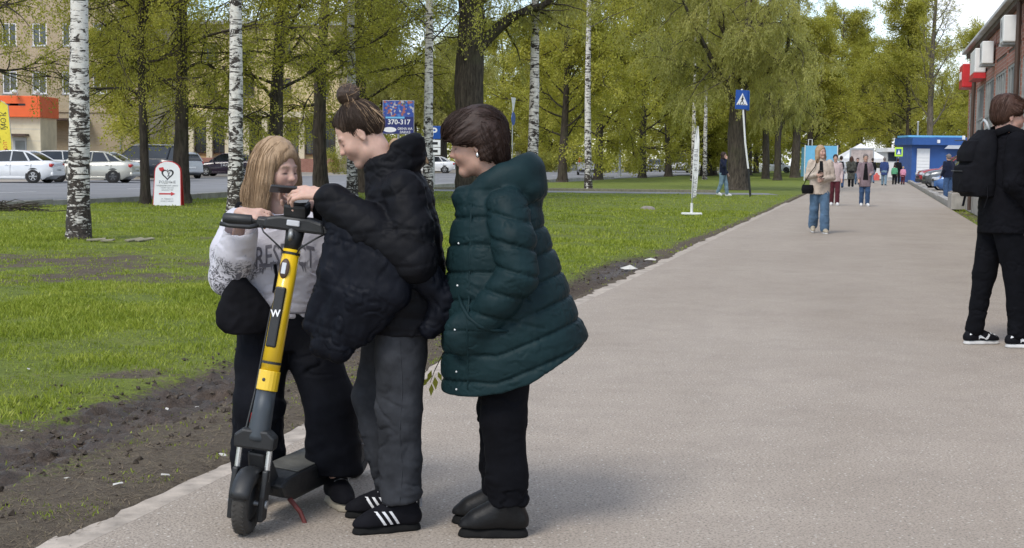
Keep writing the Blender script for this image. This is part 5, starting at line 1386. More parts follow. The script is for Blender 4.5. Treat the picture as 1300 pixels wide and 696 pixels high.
# ------------------------------------------------------------------ soft solids: distance fields turned into one continuous mesh
class Soft:
    def __init__(s, lo, hi, vox):
        s.lo = np.array(lo, float); s.vox = vox
        s.n = np.ceil((np.array(hi, float) - s.lo) / vox).astype(int) + 1
        s.d = np.full(s.n, .2, np.float32)
        s.ax = [(s.lo[k] + vox * np.arange(s.n[k])).astype(np.float32) for k in range(3)]
    def crop(s, lo, hi, m):
        a = np.clip(np.floor((np.array(lo) - m - s.lo) / s.vox).astype(int), 0, s.n - 1)
        b = np.clip(np.ceil((np.array(hi) + m - s.lo) / s.vox).astype(int) + 1, 1, s.n)
        sl = tuple(slice(i, max(j, i + 1)) for i, j in zip(a, b))
        return sl, s.ax[0][sl[0]][:, None, None], s.ax[1][sl[1]][None, :, None], s.ax[2][sl[2]][None, None, :]
    def put(s, sl, e, k, sub=False):
        c = s.d[sl]
        if sub:
            e = -e
            if k > 0: h = np.clip(k - np.abs(c - e), 0, None) / k; s.d[sl] = np.maximum(c, e) + h * h * k * .25
            else: s.d[sl] = np.maximum(c, e)
        else:
            if k > 0: h = np.clip(k - np.abs(c - e), 0, None) / k; s.d[sl] = np.minimum(c, e) - h * h * k * .25
            else: s.d[sl] = np.minimum(c, e)
    def cone(s, a, b, ra, rb=None, k=.02, sub=False, flat=None, fn=None):
        """round cone from a to b; flat=(axis, factor) squashes it"""
        rb = ra if rb is None else rb; a = np.array(a, float); b = np.array(b, float); r = max(ra, rb)
        m = r + k + 3 * s.vox
        sl, x, y, z = s.crop(np.minimum(a, b), np.maximum(a, b), m)
        ab = b - a; L2 = ab.dot(ab) + 1e-12
        px, py, pz = x - a[0], y - a[1], z - a[2]
        t = np.clip((px * ab[0] + py * ab[1] + pz * ab[2]) / L2, 0, 1)
        qx, qy, qz = px - t * ab[0], py - t * ab[1], pz - t * ab[2]
        rr = ra + (rb - ra) * t
        if flat is not None:
            n_, f = np.array(flat[0], float), flat[1]; n_ /= np.linalg.norm(n_)
            c = qx * n_[0] + qy * n_[1] + qz * n_[2]; g = (1 / f - 1)
            qx, qy, qz = qx + n_[0] * c * g, qy + n_[1] * c * g, qz + n_[2] * c * g
        e = np.sqrt(qx * qx + qy * qy + qz * qz) - rr
        if fn is not None: e = e + fn(x, y, z, t)
        s.put(sl, e, k, sub); return s
    def chain(s, pts, rad, k=.02, sub=False, flat=None, fn=None):
        for i in range(len(pts) - 1): s.cone(pts[i], pts[i + 1], rad[i], rad[i + 1], k, sub, flat, fn)
        return s
    def ell(s, c, r, k=.02, sub=False, M=None, fn=None):
        c = np.array(c, float); r = np.array(r, float); m = k + 3 * s.vox; R_ = r.max()
        ext = r if M is None else np.full(3, R_)
        sl, x, y, z = s.crop(c - ext, c + ext, m)
        px, py, pz = x - c[0], y - c[1], z - c[2]
        if M is not None:
            q = [M[0][i] * px + M[1][i] * py + M[2][i] * pz for i in range(3)]     # M columns are the local axes
        else: q = [px, py, pz]
        k0 = np.sqrt((q[0] / r[0]) ** 2 + (q[1] / r[1]) ** 2 + (q[2] / r[2]) ** 2)
        k1 = np.sqrt((q[0] / r[0] ** 2) ** 2 + (q[1] / r[1] ** 2) ** 2 + (q[2] / r[2] ** 2) ** 2) + 1e-6
        e = k0 * (k0 - 1) / k1
        if fn is not None: e = e + fn(x, y, z, 0)
        s.put(sl, e, k, sub); return s
    def loft(s, st, k=.03, fn=None, ex=2.3, sub=False):
        """stack of ellipses: rows of (z, front x, back x, half width, centre y)"""
        st = np.array([tuple(r) + (0.0,) * (5 - len(r)) for r in st], float); st = st[np.argsort(st[:, 0])]
        z0, z1 = st[0, 0], st[-1, 0]
        lo = (st[:, 2].min(), (st[:, 4] - st[:, 3]).min(), z0); hi = (st[:, 1].max(), (st[:, 4] + st[:, 3]).max(), z1)
        sl, x, y, z = s.crop(lo, hi, k + .03 + 2 * s.vox)
        zz = z.ravel()
        def ip(c):
            # smooth interpolation by averaging shifted linear ones
            h = (z1 - z0) / len(st) * .35
            return sum(np.interp(zz + o, st[:, 0], st[:, c]) for o in (-h, -h / 2, 0, h / 2, h)) / 5
        f, b, w, cy = (ip(c)[None, None, :].astype(np.float32) for c in (1, 2, 3, 4))
        cx = (f + b) / 2; rx = np.maximum((f - b) / 2, .005); w = np.maximum(w, .005)
        q = (np.abs((x - cx) / rx) ** ex + np.abs((y - cy) / w) ** ex) ** (1 / ex)
        e = (q - 1) * np.minimum(rx, w)
        e = np.maximum(e, np.maximum(z0 - z, z - z1))
        if fn is not None: e = e + fn(x, y, z, 0)
        s.put(sl, e, k, sub); return s
    def cut(s, fn):
        """remove where fn(x,y,z) > 0"""
        x, y, z = s.ax[0][:, None, None], s.ax[1][None, :, None], s.ax[2][None, None, :]
        s.d = np.maximum(s.d, fn(x, y, z).astype(np.float32)); return s
    def mesh(s):
        d = s.d; d[0] = d[-1] = .2; d[:, 0] = d[:, -1] = .2; d[:, :, 0] = d[:, :, -1] = .2
        neg = d < 0; n = d.shape
        cnt = np.zeros(tuple(q - 1 for q in n), np.uint8)
        for i in (0, 1):
            for j in (0, 1):
                for k in (0, 1): cnt += neg[i:n[0] - 1 + i, j:n[1] - 1 + j, k:n[2] - 1 + k]
        act = (cnt > 0) & (cnt < 8); idx = np.argwhere(act); N = len(idx)
        if N == 0: return np.zeros((0, 3)), np.zeros((0, 4), int)
        vid = np.full(act.shape, -1, np.int64); vid[act] = np.arange(N)
        acc = np.zeros((N, 3)); c = np.zeros(N)
        cor = np.array([(i, j, k) for i in (0, 1) for j in (0, 1) for k in (0, 1)])
        vals = np.stack([d[tuple((idx + o).T)] for o in cor], 1)
        for a in range(8):
            for b in range(a + 1, 8):
                if np.abs(cor[a] - cor[b]).sum() != 1: continue
                va, vb = vals[:, a], vals[:, b]; m = (va < 0) != (vb < 0)
                t = np.where(m, va / np.where(m, va - vb, 1), 0)
                acc += m[:, None] * (cor[a] + t[:, None] * (cor[b] - cor[a])); c += m
        V = s.lo + (idx + acc / c[:, None]) * s.vox
        Fs = []
        for ax in range(3):
            o = [0, 0, 0]; o[ax] = 1
            A = neg[tuple(slice(0, q - 1) for q in n)]; B = neg[tuple(slice(o[k], n[k] - 1 + o[k]) for k in range(3))]
            e = np.argwhere(A != B); u, v = [(1, 2), (2, 0), (0, 1)][ax]
            e = e[(e[:, u] > 0) & (e[:, v] > 0)]
            q = []
            for (du, dv) in ((0, 0), (-1, 0), (-1, -1), (0, -1)):
                w = e.copy(); w[:, u] += du; w[:, v] += dv; q.append(vid[tuple(w.T)])
            q = np.stack(q, 1); fl = A[tuple(e.T)]
            q[~fl] = q[~fl][:, ::-1]; Fs.append(q)
        Fq = np.concatenate(Fs); Fq = Fq[(Fq >= 0).all(1)]
        return V, Fq
def vnormals(V, Fq):
    nn = np.cross(V[Fq[:, 2]] - V[Fq[:, 0]], V[Fq[:, 3]] - V[Fq[:, 1]]); N = np.zeros_like(V)
    for k in range(4): np.add.at(N, Fq[:, k], nn)
    return N / (np.linalg.norm(N, axis=1)[:, None] + 1e-12)
def relax(V, Fq, it=1, f=.5):
    E = np.concatenate([Fq[:, [0, 1]], Fq[:, [1, 2]], Fq[:, [2, 3]], Fq[:, [3, 0]]])
    for _ in range(it):
        S_ = np.zeros_like(V); c = np.zeros(len(V)); np.add.at(S_, E[:, 0], V[E[:, 1]]); np.add.at(c, E[:, 0], 1)
        V = V * (1 - f) + f * S_ / np.maximum(c, 1)[:, None]
    return V
def soft_obj(name, sf, mat, parent, wrinkle=None, colors=None, layer='tone', rel=1):
    V, Fq = sf.mesh()
    V = relax(V, Fq, rel)
    if wrinkle is not None: V = V + vnormals(V, Fq) * wrinkle(V)[:, None]
    me = np_mesh(name, V, Fq)
    if colors is not None:
        ca = me.color_attributes.new(layer, 'FLOAT_COLOR', 'POINT')
        ca.data.foreach_set('color', np.concatenate([colors(V), np.ones((len(V), 1))], 1).astype(np.float32).ravel())
    return mk(name, me, parent, mat)
def creases(amp, scale=(9, 9, 14), seed=0.0, sharp=1.0):
    """soft folds: ridged noise, stretched"""
    sc = np.array(scale, float)
    def f(V):
        n_ = pn(V * sc, 1.0, seed) ; m_ = pn(V * sc * 2.1, 1.0, seed + 3)
        return amp * ((1 - np.abs(n_) * 2.2) * .7 + m_ * .45)
    return f
# ------------------------------------------------------------------ people
def A3(*q): return np.array(q, float)
def rot_y(pitch): c, s_ = math.cos(pitch), math.sin(pitch); return np.array([[c, 0, s_], [0, 1, 0], [-s_, 0, c]])
def rot_z(a): c, s_ = math.cos(a), math.sin(a); return np.array([[c, -s_, 0], [s_, c, 0], [0, 0, 1]])
def rot_x(a): c, s_ = math.cos(a), math.sin(a); return np.array([[1, 0, 0], [0, c, -s_], [0, s_, c]])
class Head:
    """head frame: x forward, y left, z up, origin between the ears"""
    def __init__(s, c, yaw=0.0, pitch=0.0, roll=0.0, sc=1.0):
        s.c = A3(*c); s.M = rot_z(yaw) @ rot_y(pitch) @ rot_x(roll); s.sc = sc
    def __call__(s, x, y, z): return s.c + s.M @ (A3(x, y, z) * s.sc)
    def loc(s, V): return ((V - s.c) @ s.M) / s.sc
def add_head(sf, h, neck, full=True, female=True):
    q = h.sc
    e = lambda c, r, k=.02, sub=False: sf.ell(h(*c), A3(*r) * q, k * q, sub, h.M)
    e((-.016, 0, .036), (.094, .075, .084)); e((.028, 0, -.030), (.062, .059, .086), .03)
    sf.cone(h(-.035, 0, -.03), neck, .050 * q, .056 * q, .03)
    sf.cone(h(.012, .036, -.085), h(.064, .008, -.106), .020 * q, .017 * q, .03 * q); sf.cone(h(.012, -.036, -.085), h(.064, -.008, -.106), .020 * q, .017 * q, .03 * q)
    sf.cone(h(.010, 0, -.07), h(-.02, 0, -.10), .045 * q, .045 * q, .03 * q)
    if not full:
        sf.cone(h(.086, 0, .005), h(.108, 0, -.034), .008 * q, .013 * q, .012 * q)
        for s_ in (-1, 1): e((-.004, s_ * .076, -.012), (.018, .010, .030), .01)
        return
    for s_ in (-1, 1):
        e((.062, s_ * .036, -.034), (.024, .022, .026), .03)                                     # cheeks
        e((.092, s_ * .031, .000), (.013, .019, .011), .016, True)                               # sockets
        sf.cone(h(.079, s_ * .012, .021), h(.072, s_ * .045, .018), .008 * q, .006 * q, .014 * q)   # brow
        e((.0695, s_ * .031, -.002), (.0155, .0155, .0125), .004)                                 # lids
        e((-.008, s_ * .073, -.012), (.0165, .008, .027), .008); e((-.004, s_ * .080, -.010), (.008, .005, .015), .006, True); e((-.006, s_ * .074, -.036), (.007, .006, .009), .008)
    sf.cone(h(.084, 0, .012), h(.101, 0, -.024), .0075 * q, .0095 * q, .012 * q); e((.1035, 0, -.030), (.0125, .0115, .0105), .008)
    for s_ in (-1, 1): e((.094, s_ * .0105, -.034), (.010, .0075, .0075), .006)
    e((.082, 0, -.060), (.014, .022, .016), .016)
    e((.0895, 0, -.0585), (.0085, .020, .0052), .005); e((.0885, 0, -.0685), (.0085, .017, .0056), .005); e((.0985, 0, -.0635), (.010, .015, .0012), .002, True)
    e((.070, 0, -.104), (.020, .018, .016), .018)
def face_tone(h, base, lip=(.40, .15, .13), brow=(.10, .06, .04), lash=True, blush=.25):
    base = np.array(base)
    def f(V):
        L = h.loc(V); C = np.tile(base, (len(V), 1))
        def g(c, r): return np.exp(-(((L - np.array(c)) / np.array(r)) ** 2).sum(1))[:, None]
        for s_ in (-1, 1): C = C * (1 - blush * g((.075, s_ * .036, -.036), (.03, .024, .022)) * np.array([0, .45, .4]))
        C = C * (1 - .5 * g((.105, 0, -.03), (.012, .014, .012)) * np.array([0, .25, .25]))
        m = np.clip(1.5 * g((.094, 0, -.0635), (.010, .019, .0085)), 0, 1); C = C * (1 - m) + m * np.array(lip)
        for s_ in (-1, 1):
            m = np.clip(1.4 * g((.080, s_ * .032, .0205), (.014, .018, .0042)), 0, .8); C = C * (1 - m) + m * np.array(brow)
            if lash: m = np.clip(1.6 * g((.080, s_ * .032, -.0085), (.010, .014, .0032)), 0, .9); C = C * (1 - m) + m * np.array([.03, .02, .015])
            m = .5 * g((.079, s_ * .031, .003), (.012, .016, .007)); C = C * (1 - m * np.array([.25, .4, .4]))
        return C
    return f
def comb(target, field, n, steps, step, mat, name, seed=1, r=.0011, off=.0012, keep=None, parent=None, fly=.0, layer=True):
    """single strands that follow a direction field over the hair's surface"""
    me = target.data; rs = np.random.RandomState(seed); V = np.empty(len(me.vertices) * 3, np.float32); me.vertices.foreach_get('co', V); V = V.reshape(-1, 3)
    bvh = BVHTree.FromPolygons([Vector(v) for v in V.tolist()], [tuple(p.vertices) for p in me.polygons]); mb = MB()
    idx = np.arange(len(V)) if keep is None else np.nonzero(keep(V))[0]
    for i in rs.choice(idx, n):
        p = Vector(V[i]); pts = []; lift = rs.uniform(0, fly)
        for k in range(steps):
            h = bvh.find_nearest(p)
            if h[0] is None: break
            q_ = h[0] + h[1] * (off + lift * (k / steps)); pts.append(q_)
            d = Vector(field(np.array(q_))); d = d - h[1] * d.dot(h[1])
            if d.length < 1e-5: break
            p = q_ + d.normalized() * step * rs.uniform(.8, 1.2) + Vector(rs.normal(0, step * .12, 3))
        if len(pts) > 2: mb.tube(pts, [r * .6] + [r] * (len(pts) - 2) + [r * .3], 3, False)
    o = mb.build(name, mat, parent or target, smooth=True)
    n_ = len(o.data.vertices); ca = o.data.color_attributes.new('strand', 'FLOAT_COLOR', 'POINT'); c = np.ones((n_, 4), np.float32); c[:, :3] = rs.rand(n_, 1)
    ca.data.foreach_set('color', c.ravel()); return o
def hand(sf, wrist, d, up, side=1, curl=(.5, .5, .5, .5), thumb=(.5, .35), sc=1.0, spread=.10, k=.006):
    """wrist, finger direction d, back-of-hand direction up; side +1 when the thumb lies towards d x up"""
    d = A3(*d); d /= np.linalg.norm(d); up = A3(*up); up = up - d * up.dot(d); up /= np.linalg.norm(up); lat = np.cross(d, up) * side; w = A3(*wrist)
    P_ = lambda f, l, u: w + (d * f + lat * l + up * u) * sc
    for l in (-.026, -.009, .009, .026): sf.cone(P_(.012, l * .55, 0), P_(.078, l, 0), .0125 * sc, .0115 * sc, .012 * sc)
    sf.cone(P_(-.012, 0, 0), P_(.012, 0, 0), .022 * sc, .022 * sc, .02 * sc, flat=(up, .8))
    lens = [(.036, .022, .018), (.044, .027, .020), (.041, .026, .019), (.032, .019, .016)]
    for i, l in enumerate((.030, .010, -.010, -.029)):
        p = P_(.080, l, .001); a = -curl[i] * .55; th = spread * l / .03
        for j in range(3):
            dd = (d * math.cos(a) + up * math.sin(a)); dd = dd * math.cos(th) + lat * math.sin(th)
            q = p + dd * lens[i][j] * sc; r0, r1 = (.0092, .0085, .0078, .0066)[j:j + 2]
            sf.cone(p, q, r0 * sc, r1 * sc, k * sc * (.8 if j else 1.2)); p = q; a -= curl[i] * (1.0 if j == 0 else .8)
    p = P_(.018, .026, -.006); o, c = thumb
    for j, (L, r0, r1) in enumerate(((.040, .0125, .0105), (.032, .0105, .009), (.026, .009, .007))):
        dd = d * math.cos(o - c * j * .7) + lat * math.sin(o - c * j * .7) - up * (.25 + .25 * c * j); dd /= np.linalg.norm(dd)
        q = p + dd * L * sc; sf.cone(p, q, r0 * sc, r1 * sc, .008 * sc); p = q
def lerp(a, b, t): return A3(*a) + (A3(*b) - A3(*a)) * t
def torso_body(sf, J, w=1.0):
    pe, ch, ne = A3(*J['pelvis']), A3(*J['chest']), A3(*J['neck'])
    sf.cone(pe + A3(0, .04, 0), pe - A3(0, .04, 0), .095 * w, .095 * w, .04); sf.cone(pe, ch, .085 * w, .10 * w, .05)
    sf.cone(ch + A3(0, .06, .02), ch - A3(0, .06, -.02), .085 * w, .085 * w, .05); sf.cone(ch, ne, .075 * w, .050 * w, .05)
    for s_ in 'lr':
        sf.cone(ch + A3(0, .05 if s_ == 'l' else -.05, .06), J['sh' + s_], .055 * w, .045 * w, .04)
        sf.chain([J['sh' + s_], J['el' + s_], J['wr' + s_]], [.045 * w, .036 * w, .026 * w], .02)
        sf.chain([J['hip' + s_], J['kn' + s_], J['an' + s_]], [.075 * w, .050 * w, .036 * w], .03)
        a = A3(*J['an' + s_]); f = A3(*J.get('ft' + s_, (1, 0, 0))); sf.cone(a + A3(0, 0, -.02), a + f * .09 + A3(0, 0, -.035), .030, .018, .02)
def strands(h, axis_tilt=0.0):
    """hair colours: stores cylinder-like coordinates so that streaks follow the fall of the hair"""
    def f(V):
        L = h.loc(V); r = np.sqrt(L[:, 0] ** 2 + L[:, 1] ** 2); a = np.arctan2(L[:, 1], L[:, 0])
        return np.stack([.5 + a * .08, .5 + r * 1.0, .5 + L[:, 2] * .4], 1)
    return f
def combed(h, ang):
    """streaks run along direction ang (radians) in the head's side plane"""
    def f(V):
        L = h.loc(V); u = L[:, 0] * math.cos(ang) + L[:, 2] * math.sin(ang); v = -L[:, 0] * math.sin(ang) + L[:, 2] * math.cos(ang)
        return np.stack([.5 + v * .9, .5 + L[:, 1] * .9, .5 + u * .35], 1)
    return f
def shoe(parent, a, f, L=.27, W=.095, H=.10, upper='shoe_black', sole='sole_white', sole_h=.028, name='shoe', z=None, pitch=0.0, boot=0.0, vox=.006, stripes=0, toe_up=.0, laces=None):
    """a: point on the ground under the ankle; f: toe direction (unit)"""
    a = A3(*a); f = A3(*f); f /= np.linalg.norm(f); ang = math.atan2(f[1], f[0])
    e = empty(name, a); e.rotation_euler = (0, pitch, ang); e.parent = parent
    back, front = -.075 * L / .27, L - .075 * L / .27
    sf = Soft((back - .03, -W, -.01), (front + .03, W, H + boot + .06), vox)
    sf.chain([(back + .042, 0, sole_h + .028), (.07, 0, sole_h + .022), (front - .075, 0, sole_h + .010), (front - .040, .0, sole_h + .004)], [.039 * W / .095, .040 * W / .095, .038 * W / .095, .031 * W / .095], .02)
    sf.cone((back + .043, 0, sole_h + .02), (-.012, 0, H + .004), .037, .037, .03); sf.cone((-.005, 0, H - .002), (.10 * L / .27, 0, sole_h + .030), .037, .026, .03)
    if boot: sf.cone((0, 0, H - .02), (-.005, 0, H + boot), .046, .050, .03); sf.cone((.0, 0, H + .025), (.115, 0, sole_h + .034), .042, .030, .03)
    sf.cut(lambda x, y, z: sole_h - z + 0 * x + 0 * y)
    if not boot: sf.cone((-.005, 0, H + .01), (-.01, 0, H + .10), .034, .05, .01, True)
    up_ = soft_obj('upper', sf, MAT[upper], e)
    sf = Soft((back - .03, -W, -.01), (front + .04, W, sole_h + .03), vox)
    sf.chain([(back + .042, 0, .0), (.06, 0, .0), (front - .045, 0, 0)], [.0415 * W / .095, .0395 * W / .095, .0365 * W / .095], .02)
    sf.cut(lambda x, y, z: np.maximum(z - sole_h - .004 - .10 * np.clip(x - front + .07, 0, None) * toe_up, .0005 - z) + 0 * x + 0 * y)
    soft_obj('sole', sf, MAT[sole], e)
    return e, up_
def project(target, pts, direction, off=0.0):
    me = target.data; bvh = BVHTree.FromPolygons([v.co.copy() for v in me.vertices], [tuple(p.vertices) for p in me.polygons]); d = Vector(direction).normalized(); o = []
    for p in pts:
        h = bvh.ray_cast(Vector(p) - d * .6, d, 2.0)
        if h[0] is not None: o.append(h[0] - d * off)
    return o
def decal_on(target, polys, mat, name, direction, off=.002, parent=None, sub=1):
    """lay flat shapes (lists of 3-D points in the parent's frame) on a surface along a direction"""
    me = target.data; bvh = BVHTree.FromPolygons([v.co.copy() for v in me.vertices], [tuple(p.vertices) for p in me.polygons])
    d = Vector(direction).normalized(); bm = bmesh.new()
    for p in polys:
        vs = [bm.verts.new(q) for q in p]; bm.faces.new(vs)
    bmesh.ops.triangulate(bm, faces=bm.faces)
    for _ in range(sub): bmesh.ops.subdivide_edges(bm, edges=[e for e in bm.edges if e.calc_length() > .012], cuts=1)
    bmesh.ops.triangulate(bm, faces=bm.faces)
    dead = []
    for v in bm.verts:
        h = bvh.ray_cast(v.co - d * .5, d, 2.0)
        if h[0] is None: dead.append(v)
        else: v.co = h[0] - d * off
    if dead: bmesh.ops.delete(bm, geom=dead, context='VERTS')
    m2 = bpy.data.meshes.new(name); bm.to_mesh(m2); bm.free()
    return mk(name, m2, parent, mat)

MAT['coat_green'] = cloth('green_nylon', (.0082, .0225, .0255), .2, 700, .55, .10, 0, .08, 24)
MAT['jacket_black'] = cloth('black_nylon', (.0056, .0058, .0076), .2, 700, .60, .10, 0, .08, 24)
MAT['jacket_navy'] = cloth('blueblack_nylon', (.0048, .0058, .0098), .2, 700, .58, .10, 0, .08, 20)
MAT['jeans_dark'] = cloth('washed_black_denim', (.034, .036, .041), .5, 420, .9, .25, 0, .45, 8)
MAT['trousers_black'] = cloth('black_trousers', (.0042, .0044, .0062), .3, 500, .9, .25, 0, .2, 9)
MAT['trousers_navy'] = cloth('blueblack_trousers', (.0052, .0058, .0090), .3, 500, .8, .28, 0, .2, 9)
MAT['knit_black'] = cloth('black_knit', (.0055, .0055, .0075), .25, 300, .95, .25, 0, .5, 10)
MAT['bag_black'] = cloth('black_bag_cloth', (.007, .007, .009), .3, 350, .85, .2, 0, .4, 10)
MAT['boot_black'] = plain('black_leather', (.0065, .0065, .0068), .48, spec=.25, var=.25, scale=10, bump=.25, bscale=90)
MAT['shoe_black'] = plain('black_suede', (.0065, .0065, .0090), .85, spec=.15, var=.25, bump=.3, bscale=160)
MAT['sole_dark'] = plain('dark_sole', (.010, .0098, .0095), .8, var=.2, spec=.15)
MAT['sole_white'] = plain('white_sole', (.55, .54, .52), .6, var=.15)
MAT['sole_cream'] = plain('cream_sole', (.36, .31, .23), .7, var=.2)
MAT['white_leather'] = plain('white_leather', (.68, .68, .68), .5, var=.08)
MAT['hair_brown'] = hair_mat('dark_brown_hair', (.030, .0155, .011), (.085, .045, .030))
MAT['hair_bun'] = hair_mat('grown_out_hair', (.040, .025, .017), (.12, .075, .045))
MAT['hair_blond'] = hair_mat('blond_hair', (.36, .24, .14), (.55, .41, .27))
MAT['hair_auburn'] = hair_mat('auburn_hair', (.060, .028, .018), (.13, .065, .042))
MAT['metal_silver'] = plain('polished_metal', (.6, .6, .6), .25, .9, var=.05)
# ------------------------------------------------------------------ electric scooter
MAT['scooter_yellow'] = paint('scooter_yellow', (.80, .52, .014), .4)
MAT['scooter_black'] = plain('scooter_black_plastic', (.016, .017, .018), .5, var=.2, bump=.2, bscale=200)
MAT['scooter_grey'] = plain('scooter_grey_alloy', (.055, .065, .075), .45, .3, var=.15)
MAT['deck_grip'] = plain('deck_grip', (.10, .098, .085), .85, var=.35, scale=9, bump=.5, bscale=120)
MAT['tread'] = plain('tyre_tread', (.045, .041, .036), .9, var=.25, bump=.5, bscale=90)
def scooter():
    q = G(311, 681); d_rear = math.atan2(.954, .30)                    # the tail points away and to the right
    root = empty('kick_scooter', (q.x, q.y, .012), d_rear, 'yellow and black electric kick scooter facing the viewer', 'scooter')
    root.rotation_euler = (R(6.0), 0, d_rear)                            # leaning a little to the right
    # local frame: +x to the tail, z up; the front wheel stands at the origin
    r = .118; X90 = Matrix.Rotation(R(90), 4, 'X')
    steer = R(10)                                                       # bars turned a little
    fr = empty('front_wheel', (0, 0, r)); fr.parent = root; fr.rotation_euler = (0, 0, steer)
    tw = .030
    t = MB().lathe([(r * .60, -tw * .8), (r * .82, -tw), (r * .95, -tw * .8), (r, -tw * .35), (r, tw * .35), (r * .95, tw * .8), (r * .82, tw), (r * .60, tw * .8), (r * .60, -tw * .8)], 40, X90); t.build('tyre', MAT['tread'], fr, smooth=True)
    gv = MB()
    for k in range(36):
        a = k * math.pi / 18; m = Matrix.Rotation(a, 3, 'Y')
        for s_ in (-1, 1): gv.box(m @ Vector((r * .985, s_ * tw * .42, 0)), (.005, tw * .62, .006), M=m @ Matrix.Rotation(s_ * .5, 3, 'X'))
    gv.build('tread_block', MAT['tread'], fr)
    hub = MB(); hub.lathe([(0, -tw * .8), (r * .34, -tw * .85), (r * .60, -tw * .6), (r * .60, tw * .6), (r * .34, tw * .85), (0, tw * .8)], 24, X90); hub.build('hub', MAT['scooter_black'], fr, smooth=True)
    MB().cyl((0, -.062, 0), (0, .062, 0), .009, 8).build('axle', MAT['galv'], fr)
    # fork: two legs with suspension, arch and mudguard
    fk = empty('fork', (0, 0, 0), steer); fk.parent = root
    for s_ in (-1, 1):
        MB().prism([(-.028, .055), (.030, .055), (.040, .17), (.030, .245), (-.010, .245), (-.030, .15)], s_ * .046, s_ * .068).build('fork_leg', MAT['scooter_black'], fk, bevel=.006)
        MB().cyl((.012, s_ * .057, .20), (.030, s_ * .057, .335), .0115, 10).build('suspension_rod', MAT['metal_silver'], fk)
        MB().box((.028, s_ * .057, .345), (.045, .030, .04)).build('fork_shoulder', MAT['scooter_black'], fk, bevel=.008)
        MB().lathe([(0, 0), (.016, 0), (.016, .006), (0, .006)], 12, Matrix.Translation((0, s_ * (.072 if s_ > 0 else .068), r)) @ X90).build('axle_cap', MAT['galv'], fk)
    br = MB(); br.prism([(-.075, .315), (.075, .315), (.078, .365), (.045, .39), (-.045, .39), (-.078, .365)], .0, .062, lambda a, b, d: (d, a, b)); br.build('fork_bridge', MAT['scooter_black'], fk, bevel=.010)
    mg = MB(); V = []; n = 12
    for k in range(n + 1):
        a = R(20 + 128 * k / n)
        for j in range(5):
            w = (j / 4 - .5) * 2; rr_ = r + .016 - .012 * w * w; V.append((-math.cos(a) * rr_, w * .037, r + math.sin(a) * rr_))
    mg.add(V, [(i * 5 + j, i * 5 + j + 1, (i + 1) * 5 + j + 1, (i + 1) * 5 + j) for i in range(n) for j in range(4)])
    o = mg.build('mudguard', MAT['scooter_black'], fk, smooth=True); sm = o.modifiers.new('t', 'SOLIDIFY'); sm.thickness = .004
    # stem
    b0, b1 = Vector((.035, 0, .36)), Vector((.185, 0, 1.135)); ax = (b1 - b0)
    pt = lambda f: b0 + ax * f
    MB().tube([pt(-.02), pt(.0), pt(.12), pt(.215)], [.040, .042, .038, .036], 16).build('lower_stem', MAT['scooter_grey'], root, smooth=True)
    MB().tube([pt(.2155), pt(.31)], [.0395, .0395], 18).build('sleeve', MAT['scooter_yellow'], root, bevel=.003)
    st = MB().tube([pt(.3105), pt(.6), pt(.885)], [.0355, .034, .033], 18); st.build('stem', MAT['scooter_yellow'], root, smooth=True)
    MB().tube([pt(.8855), pt(.99)], [.030, .036], 14).build('upper_stem', MAT['scooter_black'], root, smooth=True)
    # things on the face of the stem: local frame along the stem axis, facing the front (-x)
    az = ax.normalized(); face = Vector((-1, 0, 0)); face = (face - az * face.dot(az)).normalized(); lat = az.cross(face)
    def onstem(f, off=0.0): return pt(f) + face * (.0325 + off)
    M = Matrix((lat, az, face)).transposed()
    pn_ = MB(); pn_.box(onstem(.56, -.004), (.040, .225, .022), M=M); pn_.build('badge_panel', MAT['scooter_black'], root, bevel=.006)
    me = text_mesh('W', 'W', .036, bold=.0010, res=2); lo = mk('letter', me, root, MAT['white_print']); lo.matrix_local = Matrix.Translation(onstem(.575, .0085)) @ M.to_4x4() @ Matrix.Rotation(R(8), 4, 'Z')
    rv = MB(); rv.lathe([(0, .006), (.018, .005), (.020, 0)], 16, Matrix.Translation(onstem(.79, .001)) @ M.to_4x4() @ Matrix.Scale(1.9, 4, (0, 1, 0))); rv.build('reflector_frame', MAT['brown_metal'], root, smooth=True)
    MB().box(onstem(.79, .0075), (.018, .042, .004), M=M).build('reflector', MAT['head_lamp'], root, bevel=.002)
    MB().box(pt(.08) - lat * .040, (.018, .035, .004), M=Matrix((az.cross(lat), az, lat)).transposed()).build('side_reflector', MAT['tail_lamp'], root)
    MB().lathe([(0, .004), (.006, .003), (.007, 0)], 8, Matrix.Translation(pt(.265) + face * .039) @ M.to_4x4()).build('screw', MAT['dark_metal'], root)
    MB().tube([pt(.93) + face * .03, pt(.95) + face * .05 + lat * .01, pt(.97) + face * .034], .010, 8).build('bell', MAT['galv'], root, smooth=True)
    # handlebar
    hb = empty('handlebar', pt(1.0), steer); hb.parent = root
    MB().tube([(.0, -.235, -.004), (.0, -.12, .004), (0, .0, .008), (0, .12, .004), (0, .235, -.004)], .0165, 12).build('bar', MAT['scooter_black'], hb, smooth=True)
    for s_ in (-1, 1):
        gp = MB().tube([(0, s_ * .165, 0), (0, s_ * .17, 0), (0, s_ * .275, -.005), (0, s_ * .28, -.005)], [.017, .0205, .021, .018], 14); gp.build('grip', MAT['scooter_grey'] if s_ < 0 else MAT['scooter_black'], hb, smooth=True)
        MB().tube([(-.012, s_ * .125, -.010), (-.045, s_ * .165, -.022), (-.050, s_ * .24, -.026), (-.047, s_ * .275, -.022)], [.010, .0085, .0075, .009], 8).build('brake_lever', MAT['scooter_black'], hb, smooth=True)
        MB().box((-.008, s_ * .125, -.004), (.045, .04, .036)).build('lever_mount', MAT['scooter_black'], hb, bevel=.006)
